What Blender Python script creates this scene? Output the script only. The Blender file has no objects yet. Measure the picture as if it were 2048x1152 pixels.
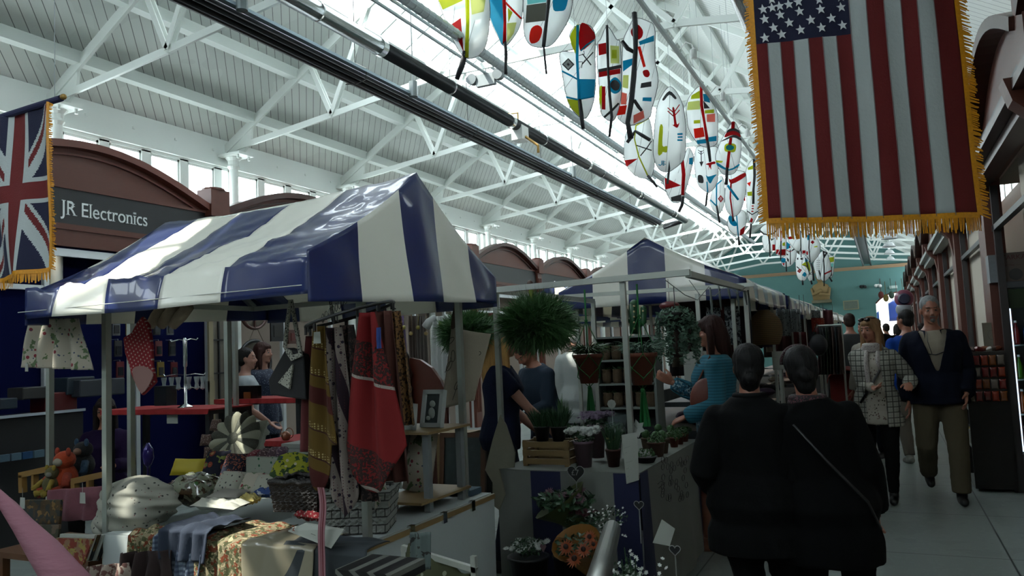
import bpy, math, random
from mathutils import Vector, Matrix, noise
random.seed(7)
C = bpy.context.scene.collection
SC = bpy.context.scene
PI = math.pi

# ------------------------------------------------------------------ camera
F_PX = 1560.0; EYE = 1.5
RX = Vector((0.90177467, -0.0745508, -0.42572835))    # world x seen in the camera frame (right, down, forward)
RY = Vector((0.42987708, 0.05257905, 0.90135517))
RZ = Vector((-0.04481236, -0.99583012, 0.07946214))
cam_d = bpy.data.cameras.new('camera'); cam = bpy.data.objects.new('camera', cam_d); C.objects.link(cam)
cam_d.sensor_width = 36; cam_d.lens = 36 * F_PX / 2048; cam_d.clip_start = 0.05; cam_d.clip_end = 300
cam.matrix_world = Matrix(((RX[0], -RX[1], -RX[2], 0), (RY[0], -RY[1], -RY[2], 0), (RZ[0], -RZ[1], -RZ[2], EYE), (0, 0, 0, 1)))
SC.camera = cam
def ray(px, py):
    d = Vector((px - 1024, py - 576, F_PX)); return Vector((RX.dot(d), RY.dot(d), RZ.dot(d)))
def PY(px, py, Y):
    r = ray(px, py); t = Y / r.y; return Vector((r.x * t, Y, EYE + r.z * t))
def PX(px, py, X):
    r = ray(px, py); t = X / r.x; return Vector((X, r.y * t, EYE + r.z * t))
def PZ(px, py, Z):
    r = ray(px, py); t = (Z - EYE) / r.z; return Vector((r.x * t, r.y * t, Z))

# ------------------------------------------------------------------ light, sky, exposure
SC.view_settings.view_transform = 'Standard'; SC.view_settings.look = 'None'
SC.view_settings.gamma = 1; SC.view_settings.use_curve_mapping = False
SC.view_settings.exposure = 1.0
w = bpy.data.worlds.new('sky'); SC.world = w; w.use_nodes = True
nt = w.node_tree; nt.nodes.clear()
bg = nt.nodes.new('ShaderNodeBackground'); wo = nt.nodes.new('ShaderNodeOutputWorld')
bg.inputs[0].default_value = (0.86, 0.94, 1.0, 1); bg.inputs[1].default_value = 5.2
nt.links.new(bg.outputs[0], wo.inputs[0])
sun_d = bpy.data.lights.new('sun', 'SUN'); sun = bpy.data.objects.new('sun', sun_d); C.objects.link(sun)
sun_d.energy = 6; sun_d.angle = 0.012; sun_d.color = (1, .95, .85)
SUN_TO = Vector((-.52, -.55, 1)).normalized()          # towards the sun
sun.rotation_euler = SUN_TO.to_track_quat('Z', 'Y').to_euler()

# ------------------------------------------------------------------ helpers
WORLD = {}
WS = bpy.data.scenes.new('work')                         # scratch scene for evaluating text and body meshes
def baked(o):
    WS.view_layers[0].update(); return bpy.data.meshes.new_from_object(o.evaluated_get(WS.view_layers[0].depsgraph))
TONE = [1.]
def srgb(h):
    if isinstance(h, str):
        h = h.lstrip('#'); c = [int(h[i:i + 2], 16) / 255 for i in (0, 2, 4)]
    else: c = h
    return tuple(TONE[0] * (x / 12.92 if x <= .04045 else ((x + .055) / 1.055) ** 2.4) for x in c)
MATS = {}
def M(name, col=None, rough=.6, metal=0., bump=0., bscale=40., spec=.5, trans=0., var=0., alpha=1., emit=None, estr=0, coat=0., stretch=None, transl=0.):
    if name in MATS: return MATS[name]
    m = bpy.data.materials.new(name); m.use_nodes = True; MATS[name] = m
    t = m.node_tree; b = t.nodes['Principled BSDF']
    c = srgb(col) + (1,)
    b.inputs['Base Color'].default_value = c
    b.inputs['Roughness'].default_value = rough; b.inputs['Metallic'].default_value = metal
    b.inputs['Specular IOR Level'].default_value = spec
    b.inputs['Transmission Weight'].default_value = trans
    b.inputs['Alpha'].default_value = alpha
    b.inputs['Coat Weight'].default_value = coat
    if emit: b.inputs['Emission Color'].default_value = srgb(emit) + (1,); b.inputs['Emission Strength'].default_value = estr
    if bump or var:
        tc = t.nodes.new('ShaderNodeTexCoord'); mp = t.nodes.new('ShaderNodeMapping'); n = t.nodes.new('ShaderNodeTexNoise')
        n.inputs['Scale'].default_value = bscale; n.inputs['Detail'].default_value = 3
        if stretch: mp.inputs['Scale'].default_value = stretch
        t.links.new(tc.outputs['Object'], mp.inputs[0]); t.links.new(mp.outputs[0], n.inputs['Vector'])
        if bump:
            bp = t.nodes.new('ShaderNodeBump'); bp.inputs['Strength'].default_value = bump; bp.inputs['Distance'].default_value = .01
            t.links.new(n.outputs['Fac'], bp.inputs['Height']); t.links.new(bp.outputs[0], b.inputs['Normal'])
        if var:
            mx = t.nodes.new('ShaderNodeMix'); mx.data_type = 'RGBA'
            mx.inputs[6].default_value = tuple(x * (1 - var) for x in c[:3]) + (1,)
            mx.inputs[7].default_value = tuple(min(1, x * (1 + var)) for x in c[:3]) + (1,)
            t.links.new(n.outputs['Fac'], mx.inputs[0]); t.links.new(mx.outputs[2], b.inputs['Base Color'])
    if transl:
        tr = t.nodes.new('ShaderNodeBsdfTranslucent'); tr.inputs[0].default_value = c
        ms = t.nodes.new('ShaderNodeMixShader'); ms.inputs[0].default_value = transl
        o = [x for x in t.nodes if x.type == 'OUTPUT_MATERIAL'][0]
        t.links.new(b.outputs[0], ms.inputs[1]); t.links.new(tr.outputs[0], ms.inputs[2]); t.links.new(ms.outputs[0], o.inputs[0])
    return m
def chain(name, base, layers, rough=.7, coords='Object', spec=.3, coat=0.):
    """layered pattern: layers = list of (fn(tree, coord_socket)->factor socket, colour)"""
    if name in MATS: return MATS[name]
    m = bpy.data.materials.new(name); m.use_nodes = True; MATS[name] = m
    t = m.node_tree; b = t.nodes['Principled BSDF']; b.inputs['Roughness'].default_value = rough
    b.inputs['Specular IOR Level'].default_value = spec; b.inputs['Coat Weight'].default_value = coat
    tc = t.nodes.new('ShaderNodeTexCoord'); co = tc.outputs[coords]
    cur = None
    for fn, col in layers:
        f = fn(t, co); mx = t.nodes.new('ShaderNodeMix'); mx.data_type = 'RGBA'
        if cur is None: mx.inputs[6].default_value = srgb(base) + (1,)
        else: t.links.new(cur, mx.inputs[6])
        mx.inputs[7].default_value = srgb(col) + (1,)
        t.links.new(f, mx.inputs[0]); cur = mx.outputs[2]
    t.links.new(cur, b.inputs['Base Color'])
    return m
def f_math(t, op, a, b=None, clamp=False):
    n = t.nodes.new('ShaderNodeMath'); n.operation = op; n.use_clamp = clamp
    for i, v in enumerate((a, b)):
        if v is None: continue
        if isinstance(v, (int, float)): n.inputs[i].default_value = v
        else: t.links.new(v, n.inputs[i])
    return n.outputs[0]
def spots(scale, thr, rnd=1.0, shift=0.0, smooth=.02):      # round spots by voronoi
    def fn(t, co):
        mp = t.nodes.new('ShaderNodeMapping'); mp.inputs['Location'].default_value = (shift, shift * .7, shift * 1.3)
        v = t.nodes.new('ShaderNodeTexVoronoi'); v.inputs['Scale'].default_value = scale * 1.8; v.inputs['Randomness'].default_value = rnd
        t.links.new(co, mp.inputs[0]); t.links.new(mp.outputs[0], v.inputs['Vector'])
        return f_math(t, 'LESS_THAN', v.outputs['Distance'], thr)
    return fn
def blots(scale, thr, shift=0., detail=2):                         # irregular blots by noise
    def fn(t, co):
        mp = t.nodes.new('ShaderNodeMapping'); mp.inputs['Location'].default_value = (shift, shift * .7, shift * 1.3)
        v = t.nodes.new('ShaderNodeTexNoise'); v.inputs['Scale'].default_value = scale * (1.7 if scale > 8 else 1); v.inputs['Detail'].default_value = detail
        t.links.new(co, mp.inputs[0]); t.links.new(mp.outputs[0], v.inputs['Vector'])
        return f_math(t, 'GREATER_THAN', v.outputs['Fac'], thr)
    return fn
def lines(vec, period, duty, soft=False):                          # parallel stripes: dot(coord, vec) mod period < duty
    def fn(t, co):
        d = t.nodes.new('ShaderNodeVectorMath'); d.operation = 'DOT_PRODUCT'; d.inputs[1].default_value = vec
        t.links.new(co, d.inputs[0])
        f = f_math(t, 'FRACT', f_math(t, 'DIVIDE', d.outputs['Value'], period))
        return f_math(t, 'LESS_THAN', f, duty)
    return fn
def times(fa, k):
    def fn(t, co): return f_math(t, 'MULTIPLY', fa(t, co), k)
    return fn
def both(fa, fb):
    def fn(t, co): return f_math(t, 'MULTIPLY', fa(t, co), fb(t, co))
    return fn

def tag(o, label=None, cat=None, group=None, kind=None):
    if label: o['label'] = label
    if cat: o['category'] = cat
    if group: o['group'] = group
    if kind: o['kind'] = kind
    return o
def empty(name, loc, label=None, cat=None, group=None, rz=0, kind=None):
    o = bpy.data.objects.new(name, None); C.objects.link(o); o.location = loc; o.rotation_euler.z = rz; o.empty_display_size = .1
    WORLD[o.name] = Vector(loc) if not rz else None
    return tag(o, label, cat, group, kind)
def frame_of(d):
    d = Vector(d).normalized(); a = Vector((0, 0, 1)) if abs(d.z) < .95 else Vector((0, 1, 0))
    s = d.cross(a).normalized(); return s, d.cross(s).normalized() * -1
class MB:
    def __init__(s): s.v = []; s.f = []; s.m = []; s.cur = 0
    def mat(s, i): s.cur = i; return s
    def add(s, vs, fs):
        n = len(s.v); s.v += [tuple(v) for v in vs]
        for f in fs: s.f.append(tuple(n + i for i in f)); s.m.append(s.cur)
        return s
    def box(s, c, size, rz=0, R=None, taper=1.):
        hx, hy, hz = [q / 2 for q in size]; c = Vector(c)
        vs = []
        for z in (-1, 1):
            k = 1 if z < 0 else taper
            for x, y in ((-1, -1), (1, -1), (1, 1), (-1, 1)): vs.append(Vector((x * hx * k, y * hy * k, z * hz)))
        if R is None: R = Matrix.Rotation(rz, 3, 'Z')
        return s.add([c + R @ v for v in vs], [(0, 3, 2, 1), (4, 5, 6, 7), (0, 1, 5, 4), (1, 2, 6, 5), (2, 3, 7, 6), (3, 0, 4, 7)])
    def b2(s, a, b):                                   # box by two corners
        a = Vector(a); b = Vector(b); return s.box((a + b) / 2, [abs(q) for q in (b - a)])
    def beam(s, a, b, w=.1, h=None, up=(0, 0, 1)):
        a = Vector(a); b = Vector(b); h = h or w; d = (b - a).normalized(); up = Vector(up)
        if abs(d.dot(up)) > .98: up = Vector((0, 1, 0))
        x = d.cross(up).normalized(); y = x.cross(d)
        vs = []
        for p in (a, b):
            for i, j in ((-1, -1), (1, -1), (1, 1), (-1, 1)): vs.append(p + x * i * w / 2 + y * j * h / 2)
        return s.add(vs, [(0, 3, 2, 1), (4, 5, 6, 7), (0, 1, 5, 4), (1, 2, 6, 5), (2, 3, 7, 6), (3, 0, 4, 7)])
    def tube(s, pts, r, n=8, cap=True):
        pts = [Vector(p) for p in pts]; rs = r if isinstance(r, (list, tuple)) else [r] * len(pts)
        d = (pts[1] - pts[0]).normalized(); a = Vector((0, 0, 1)) if abs(d.z) < .9 else Vector((1, 0, 0))
        x = d.cross(a).normalized(); vs = []
        for i, p in enumerate(pts):
            if i == 0: t = pts[1] - p
            elif i == len(pts) - 1: t = p - pts[i - 1]
            else: t = pts[i + 1] - pts[i - 1]
            t = t.normalized() if t.length > 1e-9 else d
            x = (x - t * x.dot(t)); x = x.normalized() if x.length > 1e-6 else frame_of(t)[0]
            y = t.cross(x)
            for k in range(n):
                q = 2 * PI * k / n; vs.append(p + (x * math.cos(q) + y * math.sin(q)) * rs[i])
        fs = []
        for i in range(len(pts) - 1):
            for k in range(n): fs.append((i * n + k, i * n + (k + 1) % n, (i + 1) * n + (k + 1) % n, (i + 1) * n + k))
        if cap: fs.append(tuple(range(n - 1, -1, -1))); fs.append(tuple((len(pts) - 1) * n + k for k in range(n)))
        return s.add(vs, fs)
    def lathe(s, prof, c=(0, 0, 0), n=20, R=None, sx=1, sy=1, cap=True):   # prof: list of (r, z)
        c = Vector(c); vs = []
        for r, z in prof:
            for k in range(n):
                q = 2 * PI * k / n; v = Vector((r * sx * math.cos(q), r * sy * math.sin(q), z))
                vs.append(c + (R @ v if R else v))
        fs = []
        for i in range(len(prof) - 1):
            for k in range(n): fs.append((i * n + k, i * n + (k + 1) % n, (i + 1) * n + (k + 1) % n, (i + 1) * n + k))
        if cap: fs.append(tuple(range(n - 1, -1, -1))); fs.append(tuple((len(prof) - 1) * n + k for k in range(n)))
        return s.add(vs, fs)
    def ball(s, c, r, n=12, m=8, R=None):
        if isinstance(r, (int, float)): r = (r, r, r)
        c = Vector(c); vs = []
        for i in range(1, m):
            a = PI * i / m
            for k in range(n):
                q = 2 * PI * k / n; v = Vector((r[0] * math.sin(a) * math.cos(q), r[1] * math.sin(a) * math.sin(q), -r[2] * math.cos(a)))
                vs.append(c + (R @ v if R else v))
        for z in (-r[2], r[2]): v = Vector((0, 0, z)); vs.append(c + (R @ v if R else v))
        b = (m - 1) * n; fs = []
        for i in range(m - 2):
            for k in range(n): fs.append((i * n + k, i * n + (k + 1) % n, (i + 1) * n + (k + 1) % n, (i + 1) * n + k))
        for k in range(n):
            fs.append((b, (k + 1) % n, k)); fs.append((b + 1, (m - 2) * n + k, (m - 2) * n + (k + 1) % n))
        return s.add(vs, fs)
    def grid(s, fn, nu, nv, matfn=None, closed=False):
        vs = [Vector(fn(i / nu, j / nv)) for j in range(nv + 1) for i in range(nu + 1)]
        n = len(s.v); s.v += [tuple(v) for v in vs]
        for j in range(nv):
            for i in range(nu):
                a = n + j * (nu + 1) + i; s.f.append((a, a + 1, a + nu + 2, a + nu + 1))
                s.m.append(matfn((i + .5) / nu, (j + .5) / nv) if matfn else s.cur)
        return s
    def prism(s, pts, off):                            # planar polygon (3-D points) extruded by the vector off
        pts = [Vector(p) for p in pts]; off = Vector(off); n = len(pts)
        return s.add(pts + [p + off for p in pts], [tuple(range(n - 1, -1, -1)), tuple(range(n, 2 * n))] + [(i, (i + 1) % n, n + (i + 1) % n, n + i) for i in range(n)])
    def ring(s, c, R, r, n=24, k=6, axis='Z', sx=1, sy=1):
        c = Vector(c); pts = []
        for i in range(n + 1):
            q = 2 * PI * i / n; a, b = math.cos(q) * R * sx, math.sin(q) * R * sy
            pts.append(c + (Vector((a, b, 0)) if axis == 'Z' else Vector((a, 0, b)) if axis == 'Y' else Vector((0, a, b))))
        return s.tube(pts, r, k, cap=False)
    def build(s, name, mats, parent=None, smooth=False, loc=None, thick=0., sub=0, bevel=0., local=False):
        me = bpy.data.meshes.new(name); org = Vector((0, 0, 0))
        if not local:
            if parent is not None: org = WORLD.get(parent.name) or Vector((0, 0, 0))
            elif loc is not None: org = Vector(loc)
            elif s.v:
                xs = [v[0] for v in s.v]; ys = [v[1] for v in s.v]; zs = [v[2] for v in s.v]
                org = Vector(((min(xs) + max(xs)) / 2, (min(ys) + max(ys)) / 2, min(zs)))
        me.from_pydata([(v[0] - org.x, v[1] - org.y, v[2] - org.z) for v in s.v], [], s.f)
        if not isinstance(mats, (list, tuple)): mats = [mats]
        for m in mats: me.materials.append(m)
        me.polygons.foreach_set('material_index', [min(q, len(mats) - 1) for q in s.m])
        if smooth: me.polygons.foreach_set('use_smooth', [True] * len(me.polygons))
        me.update()
        o = bpy.data.objects.new(name, me); C.objects.link(o)
        if parent is not None: o.parent = parent
        elif not local: o.location = org
        WORLD[o.name] = org
        if bevel: b = o.modifiers.new('b', 'BEVEL'); b.width = bevel; b.segments = 2; b.limit_method = 'ANGLE'
        if sub: b = o.modifiers.new('s', 'SUBSURF'); b.levels = sub; b.render_levels = sub
        if thick: b = o.modifiers.new('t', 'SOLIDIFY'); b.thickness = thick; b.offset = 0
        return o
def _parts(s, name, mats, parent=None, **kw):
    par = list(range(len(s.v)))
    def fd(a):
        while par[a] != a: par[a] = par[par[a]]; a = par[a]
        return a
    for f in s.f:
        for q in f[1:]: par[fd(q)] = fd(f[0])
    comp = {}
    for f, mi in zip(s.f, s.m): comp.setdefault(fd(f[0]), []).append((f, mi))
    out = []
    for fs in comp.values():
        idx = {}; b = MB()
        for f, mi in fs:
            for q in f:
                if q not in idx: idx[q] = len(b.v); b.v.append(s.v[q])
            b.f.append(tuple(idx[q] for q in f)); b.m.append(mi)
        out.append(b.build(name, mats, parent, **kw))
    return out
MB.parts = _parts
def copy_tree(o, parent=None):
    c = o.copy(); C.objects.link(c); c.parent = parent
    for ch in list(o.children): copy_tree(ch, c)
    return c
def text_mesh(name, body, size, mat, M4, parent=None, align='LEFT', ext=.002, sx=1., serif=False):
    cu = bpy.data.curves.new(name, 'FONT'); cu.body = body; cu.size = size; cu.extrude = ext; cu.align_x = align
    o = bpy.data.objects.new('tmp', cu); WS.collection.objects.link(o); me = baked(o)
    bpy.data.objects.remove(o); bpy.data.curves.remove(cu)
    if serif:                                          # small feet on every stem, for a roman signwriter's face
        b = MB(); b.v = [tuple(v.co) for v in me.vertices]; b.f = [tuple(p.vertices) for p in me.polygons]; b.m = [0] * len(b.f); done = set()
        for e in me.edges:
            p, q = (me.vertices[i].co for i in e.vertices); L = (p - q).length / size
            if abs(p.y - q.y) < 1e-4 and abs(p.z - q.z) < 1e-5 and .045 < L < .13 and p.z > 0:
                k = (round((p.x + q.x) / size * 20), round(p.y / size * 20)); y_ = p.y / size
                if k in done or not (abs(y_) < .02 or y_ > .42): continue
                done.add(k); up = 1 if abs(y_) < .02 else -1; b.box(((p.x + q.x) / 2, p.y + up * .012 * size, 0), ((L + .13) * size, .026 * size, ext * 2))
        me = bpy.data.meshes.new(name); me.from_pydata(b.v, [], b.f)
    me.transform(Matrix.Diagonal((sx, 1, 1, 1)))
    org = (WORLD.get(parent.name) or Vector((0, 0, 0))) if parent else Vector((0, 0, 0))
    me.transform(M4); me.transform(Matrix.Translation(-org)); me.materials.clear(); me.materials.append(mat)
    o = bpy.data.objects.new(name, me); C.objects.link(o)
    if parent: o.parent = parent
    WORLD[o.name] = org
    return o
def mat4(o, x, y):                                     # frame: text runs along x, up along y, at origin o
    x = Vector(x).normalized(); y = Vector(y).normalized(); z = x.cross(y)
    return Matrix(((x.x, y.x, z.x, o[0]), (x.y, y.y, z.y, o[1]), (x.z, y.z, z.z, o[2]), (0, 0, 0, 1)))
def ORD(i): return ['first', 'second', 'third', 'fourth', 'fifth', 'sixth', 'seventh', 'eighth', 'ninth', 'tenth', 'eleventh', 'twelfth', 'thirteenth', 'fourteenth', 'fifteenth', 'sixteenth', 'seventeenth', 'eighteenth', 'nineteenth', 'twentieth'][i]

# ------------------------------------------------------------------ shared materials
white_paint = M('white_paint', '#dfe6e2', .45, bump=.1, bscale=30)
steel_paint = M('steel_paint', '#dde3de', .4)
galv = M('galvanised', '#a9aca6', .38, .75, var=.15, bscale=12)
brown_wood = M('brown_wood', '#54291c', .45, bump=.12, bscale=14, var=.18, stretch=(1, 1, 6))
dark_brown = M('dark_brown', '#3a1a12', .4, var=.15, bscale=10)
black_board = M('black_board', '#15171a', .35)
black_paint = M('black_paint', '#101214', .38)
dark_glass = M('dark_glass', '#06080b', .12, spec=.5)
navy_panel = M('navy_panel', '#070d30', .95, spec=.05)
cream_wall = M('cream_wall', '#7f7267', .8)
silver = M('silver', '#c9cfd2', .28, .9)
spiral = M('spiral', '#a9b3b6', .4, .8)
white_plastic = M('white_plastic', '#dcdfdc', .4)
paper = M('paper', '#8e9089', .8)
red_cloth = M('red_cloth', '#86090e', .75)
chrome = M('chrome', '#d5d8d8', .14, 1)
wood = M('pine_wood', '#75603f', .55, var=.2, bscale=9, stretch=(1, 1, 5))
mid_wood = M('mid_wood', '#4f3019', .45, var=.25, bscale=7, stretch=(1, 4, 1))
# ================================================================== the hall
XL, ZE, SL = -8.0, 4.55, .61            # left wall, eave height, roof slope
XC = -3.15; XR = 1.7; Y0, Y1 = -3.2, 37.0
ZR = ZE + SL * (XC - XL)
TY = [5.35 + 2.53 * k for k in range(-3, 13)]          # truss lines

def floor_mat():
    m = chain('stone_floor', '#7d8480', [(times(blots(2.2, .52), .3), '#656c69'), (times(blots(14, .6, 3), .25), '#8d938f'), (lines((1, 0, 0), .92, .012), '#3b3f3e'), (lines((0, 1, 0), 1.35, .008), '#3b3f3e')], rough=.34)
    return m
mb = MB(); mb.b2((XL - .3, Y0, -.2), (XR + .5, Y1 + 8, 0)); tag(mb.build('floor', floor_mat()), kind='structure')

board = chain('roof_boards', '#d6dbd7', [(lines((.605 * 1.0, .71, .37), .105, .07), '#6d7270'), (times(blots(1.3, .5), .12), '#9aa09c')], rough=.55)
board2 = chain('roof_boards_right', '#d8dcd8', [(lines((0, 1, 0), .11, .07), '#83888a')], rough=.55)
glass = bpy.data.materials.new('roof_glass'); glass.use_nodes = True
t = glass.node_tree; t.nodes.clear(); o_ = t.nodes.new('ShaderNodeOutputMaterial'); a_ = t.nodes.new('ShaderNodeBsdfTransparent'); g_ = t.nodes.new('ShaderNodeBsdfGlossy'); x_ = t.nodes.new('ShaderNodeMixShader')
a_.inputs[0].default_value = (.93, .97, .97, 1); g_.inputs['Roughness'].default_value = .05; x_.inputs[0].default_value = .04
t.links.new(a_.outputs[0], x_.inputs[1]); t.links.new(g_.outputs[0], x_.inputs[2]); t.links.new(x_.outputs[0], o_.inputs[0])

def zl(x): return ZE + SL * (x - XL)
def zr(x): return ZE + SL * (XR - x)
GX0, GX1 = -5.88, -4.25                                # glazed strip of the left slope
th = .06
mb = MB()
def slab(mb, xa, xb, z, ya, yb):
    mb.prism([(xa, ya, z(xa)), (xb, ya, z(xb)), (xb, ya, z(xb) + th), (xa, ya, z(xa) + th)], (0, yb - ya, 0))
slab(mb, XL - .3, GX0, zl, Y0, Y1); slab(mb, GX1, XC, zl, Y0, Y1)
tag(mb.build('ceiling', board), kind='structure')
mb = MB(); slab(mb, XR + .3, XC, zr, Y0, Y1); tag(mb.build('ceiling', board2), kind='structure')
# roof window: panes with glazing bars
rw = empty('window_40', (GX0, Y0, zl(GX0)), kind='structure')
mb = MB(); slab(mb, GX0, GX1, lambda x: zl(x) + .03, Y0, Y1)
mb = MB(); mb.add([(GX0, Y0, zl(GX0) + .04), (GX1, Y0, zl(GX1) + .04), (GX1, Y1, zl(GX1) + .04), (GX0, Y1, zl(GX0) + .04)], [(0, 1, 2, 3)]); mb.build('pane', glass, rw)
mb = MB(); slab(mb, GX0, GX1, zl, .9, 5.3); slab(mb, -5.1, GX1, zl, Y0, .9); slab(mb, GX0, GX1, zl, 32, Y1); tag(mb.build('ceiling', board), kind='structure')  # boarding added under the skylight, largely out of view, to block sun patches
mb = MB(); y = Y0
while y < Y1:
    mb.beam((GX0, y, zl(GX0)), (GX1, y, zl(GX1)), .03, .05); y += .62
for x in (GX0, (GX0 + GX1) / 2, GX1): mb.beam((x, Y0, zl(x)), (x, Y1, zl(x)), .07, .07)
mb.build('glazing_bar', white_paint, rw)
# purlins
n = 1
for x, zf in ((-7.5, zl), (-6.75, zl), (-3.75, zl), (-2.4, zr), (-1.4, zr), (-.4, zr), (.6, zr)):
    mb = MB(); mb.b2((x - .06, Y0, zf(x) - .13), (x + .06, Y1, zf(x))); tag(mb.build('trim_%d' % n, white_paint), kind='structure'); n += 1
mb = MB(); mb.b2((XC - .04, Y0, ZR - .22), (XC + .04, Y1, ZR)); tag(mb.build('trim_%d' % n, white_paint), kind='structure'); n += 1

# trusses
ZB = 4.38
for k, y in enumerate(TY):
    if k < 2: continue
    nm = ORD(k - 2)
    lab = 'white steel roof truss over the hall, %s one counted from the camera' % nm
    r = empty('roof_truss', (XC, y, ZB), lab, 'roof truss', 'white steel roof trusses')
    def mir(p, s): return (XC + s * (p[0] - XC), y, p[1])
    raf = [(-8.0, 4.41), (XC, 7.37)]
    mb = MB()
    for s in (1, -1): mb.beam(mir(raf[0], s), mir(raf[1], s), .035, .11)
    mb.parts('rafter', steel_paint, r)
    ch = [(-8.0, 4.37), (-7.78, 4.42), (-6.15, 4.6), (-4.58, 4.8)]
    mb = MB()
    for s in (1, -1):
        for a, b in zip(ch[1:], ch[2:]): mb.beam(mir(a, s), mir(b, s), .03, .075)
    mb.beam(mir(ch[3], 1), mir(ch[3], -1), .03, .075)
    mb.parts('tie_chord', steel_paint, r)
    mb = MB()
    for a, b in (((-6.48, 5.33), (-6.15, 4.6)), ((-6.15, 4.6), (-5.55, 5.88)), ((-5.32, 6.02), (-4.58, 4.8)), ((-4.58, 4.8), (-2.5, 6.97))):
        for s in (1, -1):
            for dy in (-.03, .03):
                A, B = Vector(mir(a, s)), Vector(mir(b, s)); A.y += dy; B.y += dy; mb.beam(A, B, .012, .06)
    mb.beam((XC, y, 7.3), (XC, y, 6.3), .04, .04)
    mb.parts('web_bar', steel_paint, r)
    mb = MB()
    for s in (1, -1):
        mb.prism([mir((-8.02, 4.34), s), mir((-7.66, 4.34), s), mir((-7.52, 4.5), s), mir((-7.5, 4.68), s), mir((-7.98, 4.44), s)], (0, .035, 0))
        mb.ball(mir((-6.15, 4.58), s), .028, 8, 6); mb.ball(mir((-4.58, 4.78), s), .028, 8, 6)
    mb.parts('gusset_plate', steel_paint, r)

# left wall, eave beam, clerestory windows, columns
WZ0, WZ1 = 3.35, 4.15
mb = MB(); mb.b2((XL - .3, Y0, 0), (XL - .02, Y1, WZ0)); tag(mb.build('wall_left', white_paint), kind='structure')
mb = MB(); mb.b2((XL - .14, Y0, WZ1 + .06), (XL + .02, Y1, 4.55)); mb.b2((XL - .1, Y0, WZ1 + .02), (XL + .05, Y1, WZ1 + .07))
y = Y0 + .3
while y < Y1: mb.b2((XL + .02, y, 4.36), (XL + .035, y + .03, 4.39)); y += .62
tag(mb.build('trim_%d' % n, white_paint), kind='structure'); n += 1
mb = MB(); mb.b2((XL - .16, Y0, WZ0 - .08), (XL + .06, Y1, WZ0)); tag(mb.build('trim_%d' % n, white_paint), kind='structure'); n += 1
for k, y in enumerate(TY[:-1]):
    wn = empty('window_%d' % (k + 1), (XL, y, WZ0), kind='structure')
    fr = MB(); ya = y + .12; yb = TY[k + 1] - .12; W = (yb - ya) / 4
    fr.b2((XL - .09, ya - .12, WZ1 - .02), (XL + .0, yb + .12, WZ1 + .06)); fr.b2((XL - .09, ya, WZ0), (XL, yb, WZ0 + .06))
    for j in range(5): fr.b2((XL - .09, ya + j * W - .065, WZ0), (XL + .0, ya + j * W + .065, WZ1))
    for j in range(4):
        a, b = ya + j * W + .065, ya + (j + 1) * W - .065
        fr.b2((XL - .06, a, WZ1 - .05), (XL - .02, b, WZ1 - .02)); fr.b2((XL - .06, a, WZ0 + .06), (XL - .02, a + .025, WZ1 - .02)); fr.b2((XL - .06, b - .025, WZ0 + .06), (XL - .02, b, WZ1 - .02))
    fr.build('window_frame', white_paint, wn)
    g = MB(); g.add([(XL - .045, ya, WZ0), (XL - .045, yb, WZ0), (XL - .045, yb, WZ1), (XL - .045, ya, WZ1)], [(0, 1, 2, 3)]); g.build('pane', glass, wn)
for k, y in enumerate(TY[:-1]):
    wn = empty('window_%d' % (k + 20), (XR, y, WZ0), kind='structure'); fr = MB(); W = (TY[k + 1] - y) / 4
    for j in range(4): fr.b2((XR, y + j * W - .065, WZ0), (XR + .09, y + j * W + .065, WZ1))
    fr.parts('window_frame', white_paint, wn); g = MB(); g.add([(XR + .045, y, WZ0), (XR + .045, y + 4 * W, WZ0), (XR + .045, y + 4 * W, WZ1), (XR + .045, y, WZ1)], [(0, 1, 2, 3)]); g.build('pane', glass, wn)
for k, y in enumerate(TY):
    if k < 3: continue
    c = empty('iron_column', (XL + .16, y, 0), 'white cast iron column against the window wall, %s beyond the union flag' % ORD(k - 3), 'column', 'white iron columns along the window wall')
    m_ = MB(); m_.lathe([(.085, 0), (.085, .1), (.065, .16), (.06, 4.2), (.06, 4.22)], (XL + .16, y, 0), 14); m_.build('shaft', steel_paint, c, smooth=True)
    m_ = MB(); m_.lathe([(.06, 4.12), (.085, 4.16), (.07, 4.19), (.075, 4.24), (.11, 4.28), (.11, 4.29)], (XL + .16, y, 0), 14); m_.b2((XL - .02, y - .14, 4.29), (XL + .4, y + .14, 4.325))
    for dx, dy in ((-.04, -.1), (.3, -.1), (.3, .1)): m_.lathe([(.018, 0), (.018, .07)], (XL + .04 + dx, y + dy, 4.24), 6)
    m_.build('capital', steel_paint, c)
# right and end walls
mb = MB(); mb.b2((XR, Y0, 0), (XR + .3, Y1, WZ0)); mb.b2((XR, Y0, WZ1), (XR + .2, Y1, 4.62)); tag(mb.build('wall_right', M('right_wall', '#c2c5be', .7)), kind='structure')
teal = M('teal_wall', '#557f7c', .75, var=.08, bscale=2)
mb = MB(); yE = Y1
DX0, DX1, DZ = -.22, 1.35, 2.8
prof = []
for i in range(13):
    q = i / 12; x = DX0 + (DX1 - DX0) * q; prof.append((x, yE, DZ + .42 * math.sin(PI * q) ** .8))
mb.prism([(XL - .3, yE, 0), (DX0, yE, 0)] + prof + [(DX1, yE, 0), (XR + .3, yE, 0), (XR + .3, yE, 4.6), (XC, yE, ZR + .2), (XL - .3, yE, 4.5)], (0, .3, 0))
tag(mb.build('wall_end', teal), kind='structure')
mb = MB(); mb.b2((XL, yE - .12, 4.36), (XR, yE, 4.44)); mb.b2((XL, yE - .06, 4.3), (XR, yE, 4.36)); tag(mb.build('trim_%d' % n, M('tan_trim', '#9b8062', .6)), kind='structure'); n += 1
mb = MB()
for a, b in zip(prof, prof[1:]): mb.beam((a[0], yE - .02, a[2]), (b[0], yE - .02, b[2]), .05, .06)
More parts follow.
